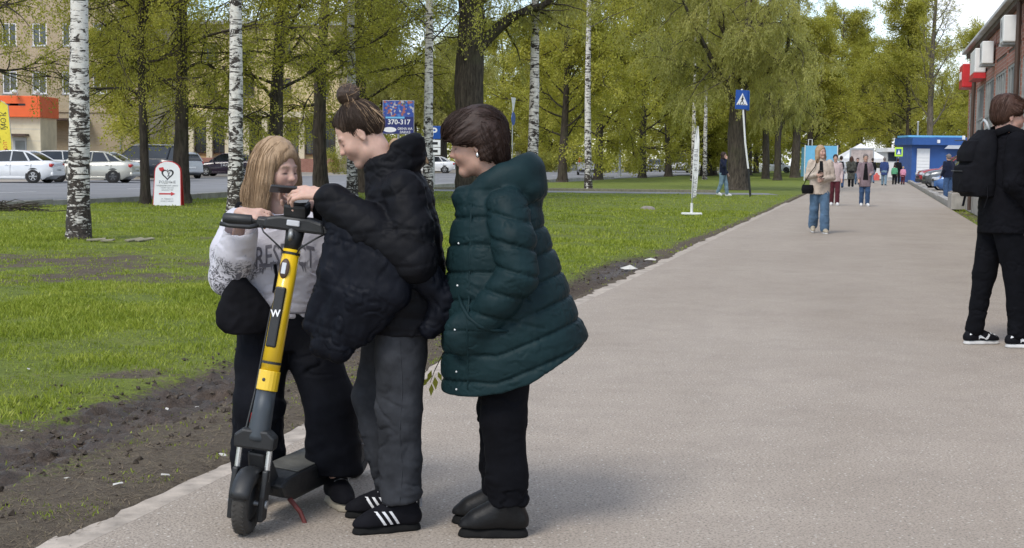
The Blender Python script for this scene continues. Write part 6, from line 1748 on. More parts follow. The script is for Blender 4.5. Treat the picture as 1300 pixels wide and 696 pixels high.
    cw_ = MB(); cw_.prism([(-.12, -.02), (.12, -.02), (.11, .022), (.055, .034), (-.055, .034), (-.11, .022)], -.038, .040, lambda a, b, d: (d, a, b)); cw_.build('cowl', MAT['scooter_black'], hb, bevel=.010)
    dp = MB(); dp.box((-.008, 0, .062), (.075, .088, .055), M=Matrix.Rotation(R(-14), 3, 'Y')); dp.build('display_box', MAT['scooter_black'], hb, bevel=.012)
    MB().box((.0, 0, .093), (.055, .070, .003), M=Matrix.Rotation(R(-14), 3, 'Y')).build('display', MAT['glass_car'], hb)
    MB().box((-.042, 0, .012), (.012, .05, .022)).build('headlight', MAT['head_lamp'], hb, bevel=.004)
    # deck, rear wheel, kickstand
    dk = MB(); dk.prism([(.10, .165), (.16, .185), (.26, .190), (.86, .190), (.90, .175), (.90, .11), (.84, .085), (.24, .085), (.14, .115)], -.082, .082); dk.build('deck', MAT['scooter_black'], root, bevel=.014)
    MB().box((.545, 0, .1925), (.58, .142, .004)).build('deck_grip', MAT['deck_grip'], root, bevel=.001)
    MB().prism([(.02, .30), (.075, .30), (.19, .165), (.13, .12), (.06, .17)], -.035, .035).build('neck_block', MAT['scooter_black'], root, bevel=.01)
    rw = empty('rear_wheel', (.985, 0, r)); rw.parent = root
    for c in list(fr.children):
        if c.name.split('.')[0] in ('tyre', 'hub', 'axle'): o = c.copy(); col.objects.link(o); o.parent = rw
    mg = MB(); V = []
    for k in range(n + 1):
        a = R(15 + 110 * k / n)
        for j in range(5):
            w = (j / 4 - .5) * 2; rr_ = r + .020 - .010 * w * w; V.append((.985 + math.cos(a) * rr_, w * .040, r + math.sin(a) * rr_))
    mg.add(V, [(i * 5 + j, i * 5 + j + 1, (i + 1) * 5 + j + 1, (i + 1) * 5 + j) for i in range(n) for j in range(4)])
    o = mg.build('rear_mudguard', MAT['scooter_black'], root, smooth=True); sm = o.modifiers.new('t', 'SOLIDIFY'); sm.thickness = .004
    for s_ in (-1, 1): MB().box((.94, s_ * .052, .13), (.14, .014, .05)).build('rear_bracket', MAT['scooter_black'], root, bevel=.005)
    MB().tube([(.20, -.07, .10), (.215, -.115, .05), (.21, -.145, .006), (.185, -.165, .006)], [.010, .009, .009, .012], 8).build('kickstand', MAT['red_rust'], root, smooth=True)
    MB().tube([pt(.93) + lat * .02, pt(.6) - lat * .045 - face * .01, pt(.2) - lat * .045, pt(.02) - lat * .045 + face * .02, Vector((.10, .0, .20))], .004, 6).build('cable', MAT['scooter_black'], root)
    for s_ in (-1, 1): MB().tube([(-.03, s_ * .125, -.012), (-.075, s_ * .10, -.03), (-.07, s_ * .04, -.075), (-.02, s_ * .012, -.12)], .0035, 6).build('brake_cable', MAT['scooter_black'], hb, smooth=True)
    for f_ in (.34, .86): MB().tube([pt(f_), pt(f_ + .012)], [.0362, .0362] if f_ < .5 else [.0342, .0342], 18).build('clamp_ring', MAT['scooter_black'], root)
    bpy.context.view_layer.update()
    return hb.matrix_world @ Vector((0, .135, .012))
MAT['red_rust'] = plain('rusty_red_paint', (.16, .035, .028), .6, var=.4, scale=30)
SKIN_PALE, SKIN_ROSE = (.50, .33, .26), (.45, .27, .205)
# =================================================================== woman in the green coat
def green_woman():
    q = G(641, 676); root = empty('person', (q.x, q.y, .012), math.pi - .06, 'woman in a long dark green quilted coat seen from the side', 'person')
    J = dict(pelvis=(-.02, 0, .84), chest=(-.0, 0, 1.14), neck=(.045, 0, 1.29), shl=(-.005, .155, 1.215), shr=(-.005, -.155, 1.215), ell=(-.050, .240, .975), elr=(-.050, -.240, .975), wrl=(.080, .215, .80), wrr=(.080, -.215, .80),
             hipl=(-.01, .085, .80), hipr=(0, -.085, .80), knl=(.005, .088, .44), knr=(.03, -.085, .44), anl=(-.012, .09, .085), anr=(.03, -.085, .085))
    h = Head((.125, 0, 1.443), 0, R(14), 0, .905)
    sf = Soft((-.20, -.30, 0), (.30, .30, 1.60), .0048); torso_body(sf, J, .92); add_head(sf, h, J['neck'])
    for s_ in (1, -1): hand(sf, J['wrl' if s_ > 0 else 'wrr'], (.45, -.25 * s_, -.85), (0, s_, 0), -s_, (.9,) * 4, sc=.85)
    soft_obj('body', sf, MAT['skin'], root, colors=face_tone(h, (.47, .285, .215), lip=(.33, .13, .11), brow=(.07, .045, .035)))
    # hair: short layered bob, full at the crown, brushed forward to a fringe
    sf = Soft((-.10, -.16, 1.25), (.34, .16, 1.66), .005)
    e = lambda c, r, k=.02, sub=False: sf.ell(h(*c), A3(*r) * h.sc, k, sub, h.M)
    e((-.022, 0, .052), (.116, .098, .098)); e((-.050, 0, .012), (.085, .094, .088), .03); e((.045, 0, .072), (.078, .078, .056), .03); e((.078, 0, .050), (.034, .060, .030), .02)
    e((-.075, 0, -.040), (.055, .074, .070), .03); e((-.082, 0, -.090), (.032, .052, .040), .03)
    for s_ in (-1, 1):
        e((.018, s_ * .076, .020), (.064, .022, .040), .02); e((-.040, s_ * .076, -.035), (.034, .020, .055), .02)
    e((.095, 0, -.045), (.070, .10, .075), .015, True)
    for s_ in (-1, 1): e((.050, s_ * .085, -.045), (.060, .034, .055), .012, True)
    hw = lambda V: (.0016 * pn(h.loc(V) * np.array([30, 30, 70]), 1.0, 2) + .0034 * pn(h.loc(V) @ rot_y(.35) * np.array([9, 75, 75]), 1.0, 5))
    hr = soft_obj('hair', sf, MAT['hair_brown'], root, wrinkle=hw, colors=combed(h, -.35), layer='strand')
    def fld(p):
        L = h.loc(p[None])[0]; d = np.array([.9, .25 * np.sign(L[1]) * (L[2] > .06), -.35]) if L[0] > -.03 else np.array([-.25, 0, -1.0]) if L[2] < .07 else np.array([-.8, 0, -.3])
        return h.M @ d
    comb(hr, fld, 800, 8, .014, MAT['hair_brown'], 'strands', 3, .0010, fly=.008)
    MB().lathe([(.0, -.012), (.006, -.006), (.006, .002), (.0, .010)], 8, Matrix.Translation(h(-.004, .083, -.052))).build('earring', MAT['metal_silver'], root, smooth=True)
    # coat
    def quilt(amp, per=.098, sl=.42, xc=.02, ph=0.0):
        def f(x, y, z, t):
            s_ = z - sl * np.clip(xc - x, 0, None) + .10 * np.clip(x - xc - .08, 0, None) + ph
            return -amp * (np.abs(np.sin(math.pi * s_ / per)) ** .42 - .4)
        return f
    sf = Soft((-.42, -.40, .46), (.32, .40, 1.48), .0048)
    st = [(.50, .235, -.34, .235), (.60, .238, -.33, .24), (.72, .236, -.305, .24), (.85, .232, -.245, .235), (.96, .226, -.205, .205), (1.06, .218, -.165, .190), (1.14, .205, -.135, .175), (1.21, .185, -.115, .16), (1.27, .150, -.10, .13), (1.32, .12, -.08, .09)]
    sf.loft(st, .03, quilt(.0095), 2.25)
    for s_ in (1, -1):
        def arm(x, y, z, t): return -.0095 * (np.abs(np.sin(math.pi * (z * .9 - .22 * x) / .082)) ** .42 - .4)
        S_, E_, W_ = (A3(*J[k + ('l' if s_ > 0 else 'r')]) for k in ('sh', 'el', 'wr'))
        sf.chain([S_ + A3(0, 0, -.005), lerp(S_, E_, .5) + A3(-.005, .015 * s_, 0), E_, lerp(E_, W_, .55) + A3(0, .01 * s_, 0), W_], [.072, .074, .070, .064, .054], .014, fn=arm)
        # pocket welt and the bulge of the hand
        sf.ell(W_ + A3(.05, -.01 * s_, -.04), (.085, .050, .085), .03)
    # collar and the hood lying on the shoulders
    for k in range(15):
        a = k / 14 * math.pi * 1.72 - math.pi * .86; a += math.pi
        p = A3(.055 + .105 * math.cos(a) * (1.15 if math.cos(a) > 0 else .9), .100 * math.sin(a), 1.285 + .028 * math.cos(a + math.pi) * .4 - (.035 if math.cos(a) > .3 else 0)); sf.ell(p, (.042, .042, .046), .02)
    sf.ell((-.058, 0, 1.335), (.078, .125, .082), .035); sf.ell((-.088, 0, 1.275), (.055, .125, .060), .03)
    for s_ in (1, -1): sf.ell((-.005, s_ * .098, 1.315), (.078, .045, .060), .03); sf.ell((.06, s_ * .088, 1.285), (.06, .035, .045), .03)
    sf.ell((-.012, 0, 1.435), (.060, .085, .060), .014, True)
    def hem(x, y, z):
        hz = np.interp(x.ravel(), [-.42, -.30, -.20, -.10, 0, .10, .30], [.76, .722, .655, .590, .555, .535, .525])[:, None, None]
        return hz - z + 0 * y
    sf.cut(hem)
    # head and legs need room
    sf.cone((.10, 0, 1.33), (.15, 0, 1.55), .072, .10, .01, True)
    def seam(V):
        x, y, z = V.T; fine = fine_folds(.0026, (20, 20, 34), 31)(V); slv = np.abs(y) > .232 - .25 * np.clip(1.24 - z, 0, .06)
        s1 = z - .42 * np.clip(.02 - x, 0, None) + .10 * np.clip(x - .10, 0, None); d1 = np.abs((s1 / .098 + .5) % 1 - .5) * .098
        s2 = (z * .9 - .22 * x); d2 = np.abs((s2 / .082 + .5) % 1 - .5) * .082
        d = np.where(slv & (z > .78), d2, d1)
        pucker = .0022 * pn(V * np.array([60, 60, 12]), 1.0, 6) * np.exp(-(d / .025) ** 2)
        return (creases(.0018, (14, 14, 24), 4)(V) + fine + pucker - .0045 * np.exp(-(d / .0070) ** 2)) * np.clip((1.30 - z) / .05, 0, 1)
    coat = soft_obj('coat', sf, MAT['coat_green'], root, wrinkle=seam)
    # snaps and pocket edge laid on the cloth
    for z in (1.08, .93, .78, .62, .555):
        for p in project(coat, [(.17, .2, z)], (0, -1, 0), .001): MB().lathe([(0, .002), (.0035, .0015), (.004, 0)], 8, Matrix.Translation(p) @ Matrix.Rotation(R(-70), 4, 'X')).build('snap', MAT['galv'], coat)
    wl_ = project(coat, [(.165, .3, .895), (.150, .3, .86), (.12, .3, .825), (.08, .3, .797), (.03, .3, .782), (-.02, .3, .778)], (0, -1, 0), -.001)
    if len(wl_) > 2: MB().tube(wl_, [.004] + [.0085] * (len(wl_) - 2) + [.004], 6).build('pocket_welt', MAT['coat_green'], coat, smooth=True)
    fl_ = project(coat, [(.125, .3, z_) for z_ in np.arange(.56, 1.24, .03)], (0, -1, 0), -.0025)
    MB().tube(fl_, .005, 6).build('placket_edge', MAT['coat_green'], coat, smooth=True)
    # trousers
    sf = Soft((-.16, -.22, .05), (.20, .22, .92), .0065)
    sf.loft([(.70, .12, -.15, .17), (.90, .11, -.13, .16)], .03)
    for k in 'lr':
        H_, K_, A_ = (A3(*J[n_ + k]) for n_ in ('hip', 'kn', 'an')); sf.chain([H_, K_ + A3(0, 0, .0), lerp(K_, A_, .6) + A3(-.005, 0, 0), A_ + A3(-.008, 0, .035)], [.104, .082, .074, .070], .025)
    sf.cut(lambda x, y, z: .118 + .03 * np.clip(-x, -.05, .1) - z + 0 * y)
    soft_obj('trousers', sf, MAT['trousers_black'], root, wrinkle=lambda V: fine_folds(.006, (8, 8, 15), 8)(V) + creases(.0035, (12, 12, 22), 8)(V) * (.35 + np.exp(-((V[:, 2] - .16) / .1) ** 2) * 1.1 + np.exp(-((V[:, 2] - .45) / .1) ** 2) * .6))
    for k, dz in (('l', 0), ('r', 0)):
        a = J['an' + k]; f = (1, .10 if k == 'l' else .02, 0)
        e_, u_ = shoe(root, (a[0] - .005, a[1], 0), f, .265, .102, .10, 'boot_black', 'sole_dark', .034, 'boot', boot=.05)
        for i in range(3): MB().cyl((.055 + i * .022, -.026, .115 - i * .013), (.055 + i * .022, .026, .115 - i * .013), .004, 6).build('lace', MAT['trim_black'], e_)
    return root
def fine_folds(amp, scale, seed, w=.11):
    """thin sharp creases"""
    sc = np.array(scale, float)
    def f(V):
        n_ = pn(V * sc, 1.0, seed) + .35 * pn(V * sc * 2.3, 1.0, seed + 2); k = sstep(-.1, .45, pn(V * sc * .6, 1.0, seed + 5))
        return -amp * np.exp(-(n_ / w) ** 2) * k + amp * .6 * np.exp(-((n_ - .28) / .2) ** 2) * k
    return f
def puff(per, slope, groove, fold, seed):
    """stitched quilting lines with puckers, over soft folds"""
    def f(V):
        s_ = V[:, 2] + slope * V[:, 0] + .012 * pn(V * 6, 1.0, seed); d = np.abs((s_ / per + .5) % 1 - .5) * per
        return creases(fold, (12, 12, 17), seed)(V) + fine_folds(.0042, (15, 15, 22), seed + 9)(V) + .0022 * pn(V * np.array([55, 55, 14]), 1.0, seed + 1) * np.exp(-(d / .03) ** 2) - groove * np.exp(-(d / .0085) ** 2)
    return f
# =================================================================== woman in the black jacket
def black_woman():
    q = G(497, 667); root = empty('person', (q.x, q.y, .012), math.pi + .10, 'woman with a hair bun in a black jacket looking at a phone', 'person')
    J = dict(pelvis=(-.045, 0, .88), chest=(-.04, 0, 1.20), neck=(.02, 0, 1.35), shl=(-.035, .155, 1.265), shr=(-.01, -.155, 1.265), ell=(-.065, .225, 1.015), elr=(.06, -.215, 1.03), wrl=(.255, .105, 1.248), wrr=(.300, -.055, 1.205),
             hipl=(-.035, .085, .84), hipr=(-.03, -.085, .84), knl=(-.025, .10, .47), knr=(.065, -.09, .47), anl=(-.035, .11, .085), anr=(-.01, -.10, .085))
    h = Head((.128, -.01, 1.474), -.03, R(36), 0, .89)
    sf = Soft((-.22, -.30, 0), (.46, .30, 1.63), .0046); torso_body(sf, J, .9); add_head(sf, h, A3(.02, 0, 1.33))
    hand(sf, J['wrl'], (.93, -.22, .08), (.0, .62, .78), 1, (.62, .55, .58, .7), (.55, .3), .96)            # near hand: fingers over the phone
    hand(sf, J['wrr'], (.86, .22, .06), (.05, -.62, -.78), 1, (.55, .6, .65, .7), (.75, .2), .96)           # far hand cups it from below
    soft_obj('body', sf, MAT['skin'], root, colors=face_tone(h, (.56, .355, .275), lip=(.40, .17, .15), brow=(.09, .055, .035)))
    # hair drawn back and up to a bun
    sf = Soft((-.16, -.16, 1.30), (.30, .16, 1.72), .0048)
    e = lambda c, r, k=.02, sub=False: sf.ell(h(*c), A3(*r) * h.sc, k, sub, h.M)
    e((-.020, 0, .044), (.0985, .0795, .0865)); e((-.055, 0, .010), (.064, .070, .072), .03)
    e((.112, 0, -.012), (.076, .10, .112), .010, True)
    for s_ in (-1, 1): e((.040, s_ * .085, -.060), (.070, .030, .058), .012, True); e((-.006, s_ * .088, -.012), (.026, .016, .040), .006, True)
    e((-.040, 0, -.115), (.05, .075, .04), .012, True)
    hw = lambda V: .0028 * pn((V - h(-.045, 0, .13)) @ h.M * np.array([18, 55, 55]), 1.0, 5)
    def to_bun(V):
        L = h.loc(V) - np.array([-.045, 0, .135]); r = np.linalg.norm(L, axis=1); a = np.arctan2(L[:, 1], -L[:, 2]); b = np.arctan2(L[:, 0], -L[:, 2])
        return np.stack([.5 + a * .10, .5 + b * .10, .5 + r * .3], 1)
    hr = soft_obj('hair', sf, MAT['hair_bun'], root, wrinkle=hw, colors=to_bun, layer='strand')
    bp = h(-.045, 0, .13); comb(hr, lambda p: bp - p, 800, 9, .013, MAT['hair_bun'], 'strands', 5, .0009, fly=.006)
    comb(hr, lambda p: bp - p, 150, 7, .012, MAT['hair_blond'], 'pale_strands', 6, .0006, keep=lambda V: (h.loc(V)[:, 0] < -.055) | ((h.loc(V)[:, 2] > .075) & (h.loc(V)[:, 0] < .0)), fly=.010)
    sf = Soft((-.04, -.09, 1.52), (.24, .09, 1.74), .004); c = h(-.058, 0, .155)
    for k in range(20):
        a0, a1 = k / 20 * 6.283, (k + 1.2) / 20 * 6.283
        sf.cone(c + h.M @ A3(.026 * math.cos(a0), .024 * math.sin(2 * a0) * .4, .024 * math.sin(a0)), c + h.M @ A3(.026 * math.cos(a1), .024 * math.sin(2 * a1) * .4, .024 * math.sin(a1)), .0165, .0165, .006)
    sf.ell(c, (.026, .030, .026), .008); sf.cone(h(-.052, 0, .115), c, .024, .020, .015)
    soft_obj('bun', sf, MAT['hair_bun'], hr, wrinkle=lambda V: .003 * pn(V * 70, 1.0, 3), colors=strands(h), layer='strand')
    # loose strands round the bun and on the collar
    rs = np.random.RandomState(4); st = MB()
    for k in range(40):
        a = rs.uniform(.2, 3.0); p0 = Vector(h(-.045, 0, .13)) + Vector((rs.normal(0, .012), rs.normal(0, .02), 0)); rr_ = rs.uniform(.034, .046)
        p1 = Vector(c) + Vector((rr_ * math.cos(a), rs.normal(0, .02), rr_ * math.sin(a))); p2 = p1 + Vector((rs.normal(0, .02), rs.normal(0, .015), rs.normal(.004, .012)))
        st.tube([p0, p0.lerp(p1, .6) + Vector((rs.normal(0, .01), 0, rs.normal(0, .01))), p1, p2], [.0012, .0010, .0008, .0004], 3)
    for k in range(60):
        p0 = Vector(h(-.060, rs.uniform(-.03, .05), .10)); p1 = Vector(h(-.105, rs.uniform(-.02, .055), .055)); p2 = p1 + Vector((rs.uniform(-.05, -.01), rs.normal(0, .015), rs.uniform(-.06, -.01)))
        st.tube([p0, p1, p2], [.0022, .002, .0008], 3)
    sb = st.build('loose_strands', MAT['hair_blond'], hr); ca = sb.data.color_attributes.new('strand', 'FLOAT_COLOR', 'POINT')
    sf = Soft((-.20, -.09, 1.32), (.06, .09, 1.50), .005); sf.chain([(-.005, .02, 1.435), (-.045, .025, 1.425), (-.09, .03, 1.405), (-.125, .03, 1.37)], [.022, .024, .020, .008], .015); sf.chain([(-.01, -.03, 1.43), (-.06, -.02, 1.42), (-.11, -.015, 1.39)], [.02, .022, .010], .015)
    soft_obj('ponytail', sf, MAT['hair_blond'], hr, wrinkle=lambda V: .004 * pn(V * np.array([20, 70, 70]), 1.0, 3), colors=lambda V: np.stack([.5 + V[:, 1], V[:, 2] - 1.0, .5 + V[:, 0] * .5], 1), layer='strand')
    # jacket: puffed shell with stand collar
    def q1(x, y, z, t): return -.006 * (np.abs(np.sin(math.pi * (z - .12 * x) / .135)) ** .5 - .45)
    sf = Soft((-.27, -.34, .70), (.30, .36, 1.53), .0056)
    sf.loft([(.74, .10, -.205, .19), (.85, .115, -.195, .205), (.97, .12, -.195, .215), (1.08, .12, -.185, .215), (1.17, .115, -.165, .205), (1.25, .10, -.145, .175), (1.31, .085, -.115, .12), (1.36, .075, -.09, .085)], .03, q1)
    for k, s_ in (('l', 1), ('r', -1)):
        S_, E_, W_ = (A3(*J[n_ + k]) for n_ in ('sh', 'el', 'wr'))
        fn = lambda x, y, z, t: -.0055 * (np.abs(np.sin(math.pi * (z * .8 + .6 * x) / .10)) ** .55 - .4)
        sf.chain([S_, lerp(S_, E_, .55) + A3(-.012, .012 * s_, 0), E_ + A3(-.01, 0, 0), lerp(E_, W_, .5), lerp(E_, W_, .90)], ([.074, .078, .080, .082, .064] if s_ > 0 else [.074, .076, .072, .064, .048]), .016, fn=fn)
    for k in range(17):
        a = k / 16 * math.pi * 1.75 + math.pi * .125
        p = A3(-.005 + .092 * math.cos(a) * (1.0 if math.cos(a) < 0 else .9), .088 * math.sin(a), 1.385 + .038 * (-math.cos(a)) - (.03 if math.cos(a) > 0 else 0))
        sf.cone(p + A3(0, 0, -.04), p + A3(.010, 0, .030), .030, .026, .02)
    sf.cone((.02, 0, 1.38), (.06, 0, 1.56), .064, .085, .01, True)
    jk = soft_obj('jacket', sf, MAT['jacket_black'], root, wrinkle=puff(.125, .12, .0028, .0042, 6))
    # black shoulder bag slung at the back, its flap below the elbow
    # jeans, wide and straight
    sf = Soft((-.20, -.24, .04), (.22, .26, 1.0), .0062)
    sf.loft([(.74, .085, -.15, .165), (.88, .095, -.165, .175), (.98, .09, -.14, .165)], .03)
    for k in 'lr':
        H_, K_, A_ = (A3(*J[n_ + k]) for n_ in ('hip', 'kn', 'an')); sf.chain([H_, lerp(H_, K_, .5), K_, lerp(K_, A_, .55), A_ + A3(0, 0, .05)], [.106, .094, .084, .076, .077], .02)
    sf.cut(lambda x, y, z: .108 - .12 * x - z + 0 * y)
    jn = soft_obj('jeans', sf, MAT['jeans_dark'], root, wrinkle=lambda V: fine_folds(.0065, (7, 7, 12), 12)(V) + creases(.0040, (9, 9, 15), 2)(V) * (.4 + 1.0 * np.exp(-((V[:, 2] - .2) / .12) ** 2) + .7 * np.exp(-((V[:, 2] - .5) / .1) ** 2)))
    sm = project(jn, [(-.030 + .004 * math.sin(z_ * 20), .3, z_) for z_ in np.arange(.12, .80, .03)], (0, -1, 0), -.0012)
    MB().tube(sm, .0028, 5).build('side_seam', MAT['jeans_dark'], jn, smooth=True)
    # sneakers with three pale stripes
    for k, f, pt in (('l', (1, .30, 0), 0.0), ('r', (1, .06, 0), 0.0)):
        a = J['an' + k]; e_, u_ = shoe(root, (a[0] + .0, a[1], 0), f, .275, .095, .098, 'shoe_black', 'sole_dark', .026, 'sneaker', pitch=pt, toe_up=1.0)
        for s_ in (1, -1):
            for i in range(3):
                x0 = .018 + i * .026
                decal_on(u_, [[(x0, s_ * .2, .034), (x0 + .011, s_ * .2, .034), (x0 + .043, s_ * .2, .083), (x0 + .032, s_ * .2, .083)]], MAT['white_leather'], 'stripe', (0, -s_, 0), .0015, u_, 2)
        for i in range(4): MB().tube([(.062 + i * .02, -.024, .098 - i * .011), (.066 + i * .02, 0, .106 - i * .011), (.062 + i * .02, .024, .098 - i * .011)], .0035, 5).build('lace', MAT['white_leather'] if i % 2 else MAT['grey_print'], e_)
        MB().box((-.072, 0, .10), (.012, .03, .035)).build('heel_tab', MAT['grey_print'], e_, bevel=.004)
    # phone held between the hands: a thing of its own
    w = root.matrix_basis.copy(); bpy.context.view_layer.update(); w = root.matrix_basis
    ph = empty('phone', w @ Vector((.378, .028, 1.262)), 0, 'dark phone held in the hands of the woman in black', 'phone'); ph.rotation_euler = (R(18), R(-4), root.rotation_euler[2] + R(8))
    MB().box((0, 0, 0), (.150, .072, .009)).build('case', MAT['dark_metal'], ph, bevel=.003); MB().box((0, 0, .0052), (.142, .066, .001)).build('screen', MAT['glass_car'], ph)
    # the second jacket she carries over her forearm
    dj = empty('carried_jacket', root.location, root.rotation_euler[2], 'dark padded jacket draped over the forearm of the woman in black', 'jacket')
    sf = Soft((-.26, -.02, .62), (.40, .42, 1.34), .0056)
    def q2(x, y, z, t): return -.005 * (np.abs(np.sin(math.pi * (z * .55 + .85 * x) / .17)) ** .5 - .4)
    # the part folded over the wrist: a full, hanging mass
    tops = [(.195, .135, 1.145), (.14, .16, 1.115), (.085, .185, 1.08), (.03, .205, 1.04), (-.02, .215, .99)]
    bots = [(.295, .135, .775), (.255, .15, .700), (.195, .175, .685), (.125, .19, .745), (.06, .20, .80)]
    rad = [(.046, .034), (.056, .042), (.060, .046), (.060, .046), (.054, .040)]
    for a, b, r in zip(tops, bots, rad):
        m = lerp(a, b, .5) + A3(-.020, .022, 0); sf.chain([a, m, b], [r[0], (r[0] + r[1]) / 2 + .002, r[1]], .030, fn=q2)
    for a in tops[:4]: sf.cone((a[0], a[1] - .12, a[2] - .02), (a[0] + .02, a[1] - .13, .86), .030, .025, .03)      # inner fall
    sf.chain([(.215, .10, 1.16), (.20, .03, 1.165), (.21, -.01, 1.10)], [.040, .040, .035], .03)                    # over the arm
    # hanging sleeve that swings behind the hip
    sf.chain([(-.06, .20, .98), (-.13, .19, .94), (-.185, .18, .88), (-.18, .18, .82), (-.13, .185, .765)], [.040, .048, .050, .046, .034], .03, fn=q2)
    soft_obj('shell', sf, MAT['jacket_navy'], dj, wrinkle=lambda V: fine_folds(.0060, (14, 14, 8), 19)(V) + creases(.0060, (15, 15, 5), 12)(V) + creases(.0018, (34, 34, 16), 5)(V) + puff(.17, -.35, .0022, .001, 3)(V))
    return root
# =================================================================== girl with the scooter
def girl(grip):
    q = G(372, 640); root = empty('person', (q.x, q.y, .012), R(-90 + 17), 'blond girl in a pale printed sweatshirt holding the scooter', 'person')
    # local frame: x towards the viewer, y to the right of the picture
    J = dict(pelvis=(-.02, -.03, .76), chest=(.0, -.06, 1.03), neck=(.015, -.065, 1.185), shl=(.0, .085, 1.115), shr=(.01, -.205, 1.115), ell=(-.03, .15, .89), elr=(.07, -.255, .90), wrl=(.07, .13, .70), wrr=(.235, -.115, 1.035),
             hipl=(-.02, .045, .74), hipr=(-.02, -.115, .74), knl=(.05, .105, .41), knr=(.03, -.135, .41), anl=(.0, .150, .075), anr=(-.03, -.145, .075), ftl=(1, 0, 0))
    bpy.context.view_layer.update(); gl = root.matrix_basis.inverted() @ grip; gd_ = A3(.50, .72, -.05); gd_ /= np.linalg.norm(gd_)
    J['wrr'] = tuple(A3(*gl) - gd_ * .082 + A3(-.012, 0, .012)); J['elr'] = (.07, -.245, .925); J['knl'] = (.085, .125, .41); J['anl'] = (.09, .165, .075)
    h = Head((.030, -.065, 1.338), R(38), R(10), 0, .88)
    sf = Soft((-.20, -.36, 0), (.42, .30, 1.48), .005); torso_body(sf, J, .80); add_head(sf, h, J['neck'])
    hand(sf, J['wrr'], gd_, (.55, -.25, .85), -1, (.72, .75, .75, .75), (.5, .3), .88)
    hand(sf, J['wrl'], (.2, .0, -1), (0, 1, 0), -1, (.5,) * 4, (.4, .3), .85)
    soft_obj('body', sf, MAT['skin'], root, colors=face_tone(h, (.52, .335, .265), lip=(.42, .19, .17), brow=(.20, .13, .08)))
    # long straight hair parted in the middle
    sf = Soft((-.22, -.24, .98), (.22, .14, 1.50), .005)
    e = lambda c, r, k=.02, sub=False: sf.ell(h(*c), A3(*r) * h.sc, k, sub, h.M)
    e((-.020, 0, .045), (.108, .090, .096)); e((-.055, 0, -.02), (.075, .088, .10), .03)
    for s_ in (-1, 1):
        sf.chain([h(.015, s_ * .078, .03), h(.018, s_ * .088, -.06), h(.022, s_ * .094, -.16), h(.045, s_ * .086, -.27)], [.034, .032, .030, .018], .02, flat=(h.M @ A3(0, 1, 0), .75))
        sf.chain([h(-.045, s_ * .062, .0), h(-.05, s_ * .07, -.12), h(-.045, s_ * .068, -.24), h(-.04, s_ * .06, -.32)], [.045, .045, .04, .02], .03)
    e((.105, 0, -.035), (.070, .064, .105), .014, True)
    hr = soft_obj('hair', sf, MAT['hair_blond'], root, wrinkle=lambda V: .0035 * pn(h.loc(V) * np.array([55, 55, 6]), 1.0, 2), colors=strands(h), layer='strand')
    comb(hr, lambda p: np.array([0, .15 * np.sign(h.loc(p[None])[0][1]), -1.0]) + (np.array([0, 0, 0]) if h.loc(p[None])[0][2] < .09 else h.M @ np.array([-.2, 1.2 * np.sign(h.loc(p[None])[0][1]), 0])), 800, 12, .022, MAT['hair_blond'], 'strands', 4, .0009, fly=.010)
    # sweatshirt: boxy, dropped shoulders, wide sleeves
    sf = Soft((-.24, -.44, .66), (.34, .30, 1.26), .0056)
    sf.loft([(.745, .105, -.135, .155, -.035), (.80, .12, -.14, .165, -.035), (.90, .125, -.14, .168, -.045), (1.02, .125, -.13, .170, -.055), (1.10, .11, -.115, .160, -.06), (1.155, .085, -.09, .12, -.065), (1.19, .065, -.07, .075, -.065)], .03)
    S_, E_, W_ = (A3(*J[k]) for k in ('shr', 'elr', 'wrr'))
    sf.chain([S_, lerp(S_, E_, .5) + A3(0, -.02, -.005), E_ + A3(.0, -.01, -.005), lerp(E_, W_, .45) + A3(0, 0, -.02), lerp(E_, W_, .78) + A3(0, .005, -.02)], [.074, .076, .076, .070, .066], .022)
    sf.cone(lerp(E_, W_, .72) + A3(0, 0, -.015), lerp(E_, W_, 1.15) + A3(0, 0, -.01), .050, .066, .012, True)      # open cuff
    S_, E_, W_ = (A3(*J[k]) for k in ('shl', 'ell', 'wrl'))
    sf.chain([S_, lerp(S_, E_, .5), E_, lerp(E_, W_, .8)], [.078, .078, .074, .062], .03)
    sf.cone((.02, -.065, 1.17), (.03, -.065, 1.30), .056, .085, .012, True)
    t = NT('pale_sweatshirt'); v = t.coord()
    base = t.ramp(t.noise(v, 7, 5), [(.3, (.50, .485, .53)), (.7, (.62, .605, .65))])
    # ink drawing on the sleeve: line work inside an oval
    mp = t.n('ShaderNodeMapping'); t.l(v, mp.inputs['Vector']); mp.inputs['Location'].default_value = (-.11, .26, -.935)
    ln = t.n('ShaderNodeVectorMath', operation='LENGTH'); sc_ = t.n('ShaderNodeVectorMath', operation='MULTIPLY'); t.l(mp.outputs[0], sc_.inputs[0]); sc_.inputs[1].default_value = (7.5, 9.0, 8.5); t.l(sc_.outputs[0], ln.inputs[0])
    oval = t.ramp(t.math('ADD', ln.outputs['Value'], t.math('MULTIPLY', t.math('SUBTRACT', t.noise(v, 22, 3), .5), 1.1)), [(.80, 1), (.98, 0)])
    w1 = t.math('ABSOLUTE', t.math('SUBTRACT', t.noise(v, 30, 3, .5, 1.2), .5)); lines = t.ramp(w1, [(.030, 1), (.055, 0)])
    w2 = t.ramp(t.noise(v, 46, 3, .6, .6), [(.55, 0), (.60, 1)])
    ink = t.math('MULTIPLY', oval, t.math('MAXIMUM', lines, t.math('MULTIPLY', w2, .8)))
    c_ = t.mix(t.math('MULTIPLY', ink, .9), base, (.035, .034, .042))
    b1 = t.n('ShaderNodeBump'); t.l(t.noise(v, 9, 4, .5, .6), b1.inputs['Height']); b1.inputs['Strength'].default_value = .35; b1.inputs['Distance'].default_value = .03
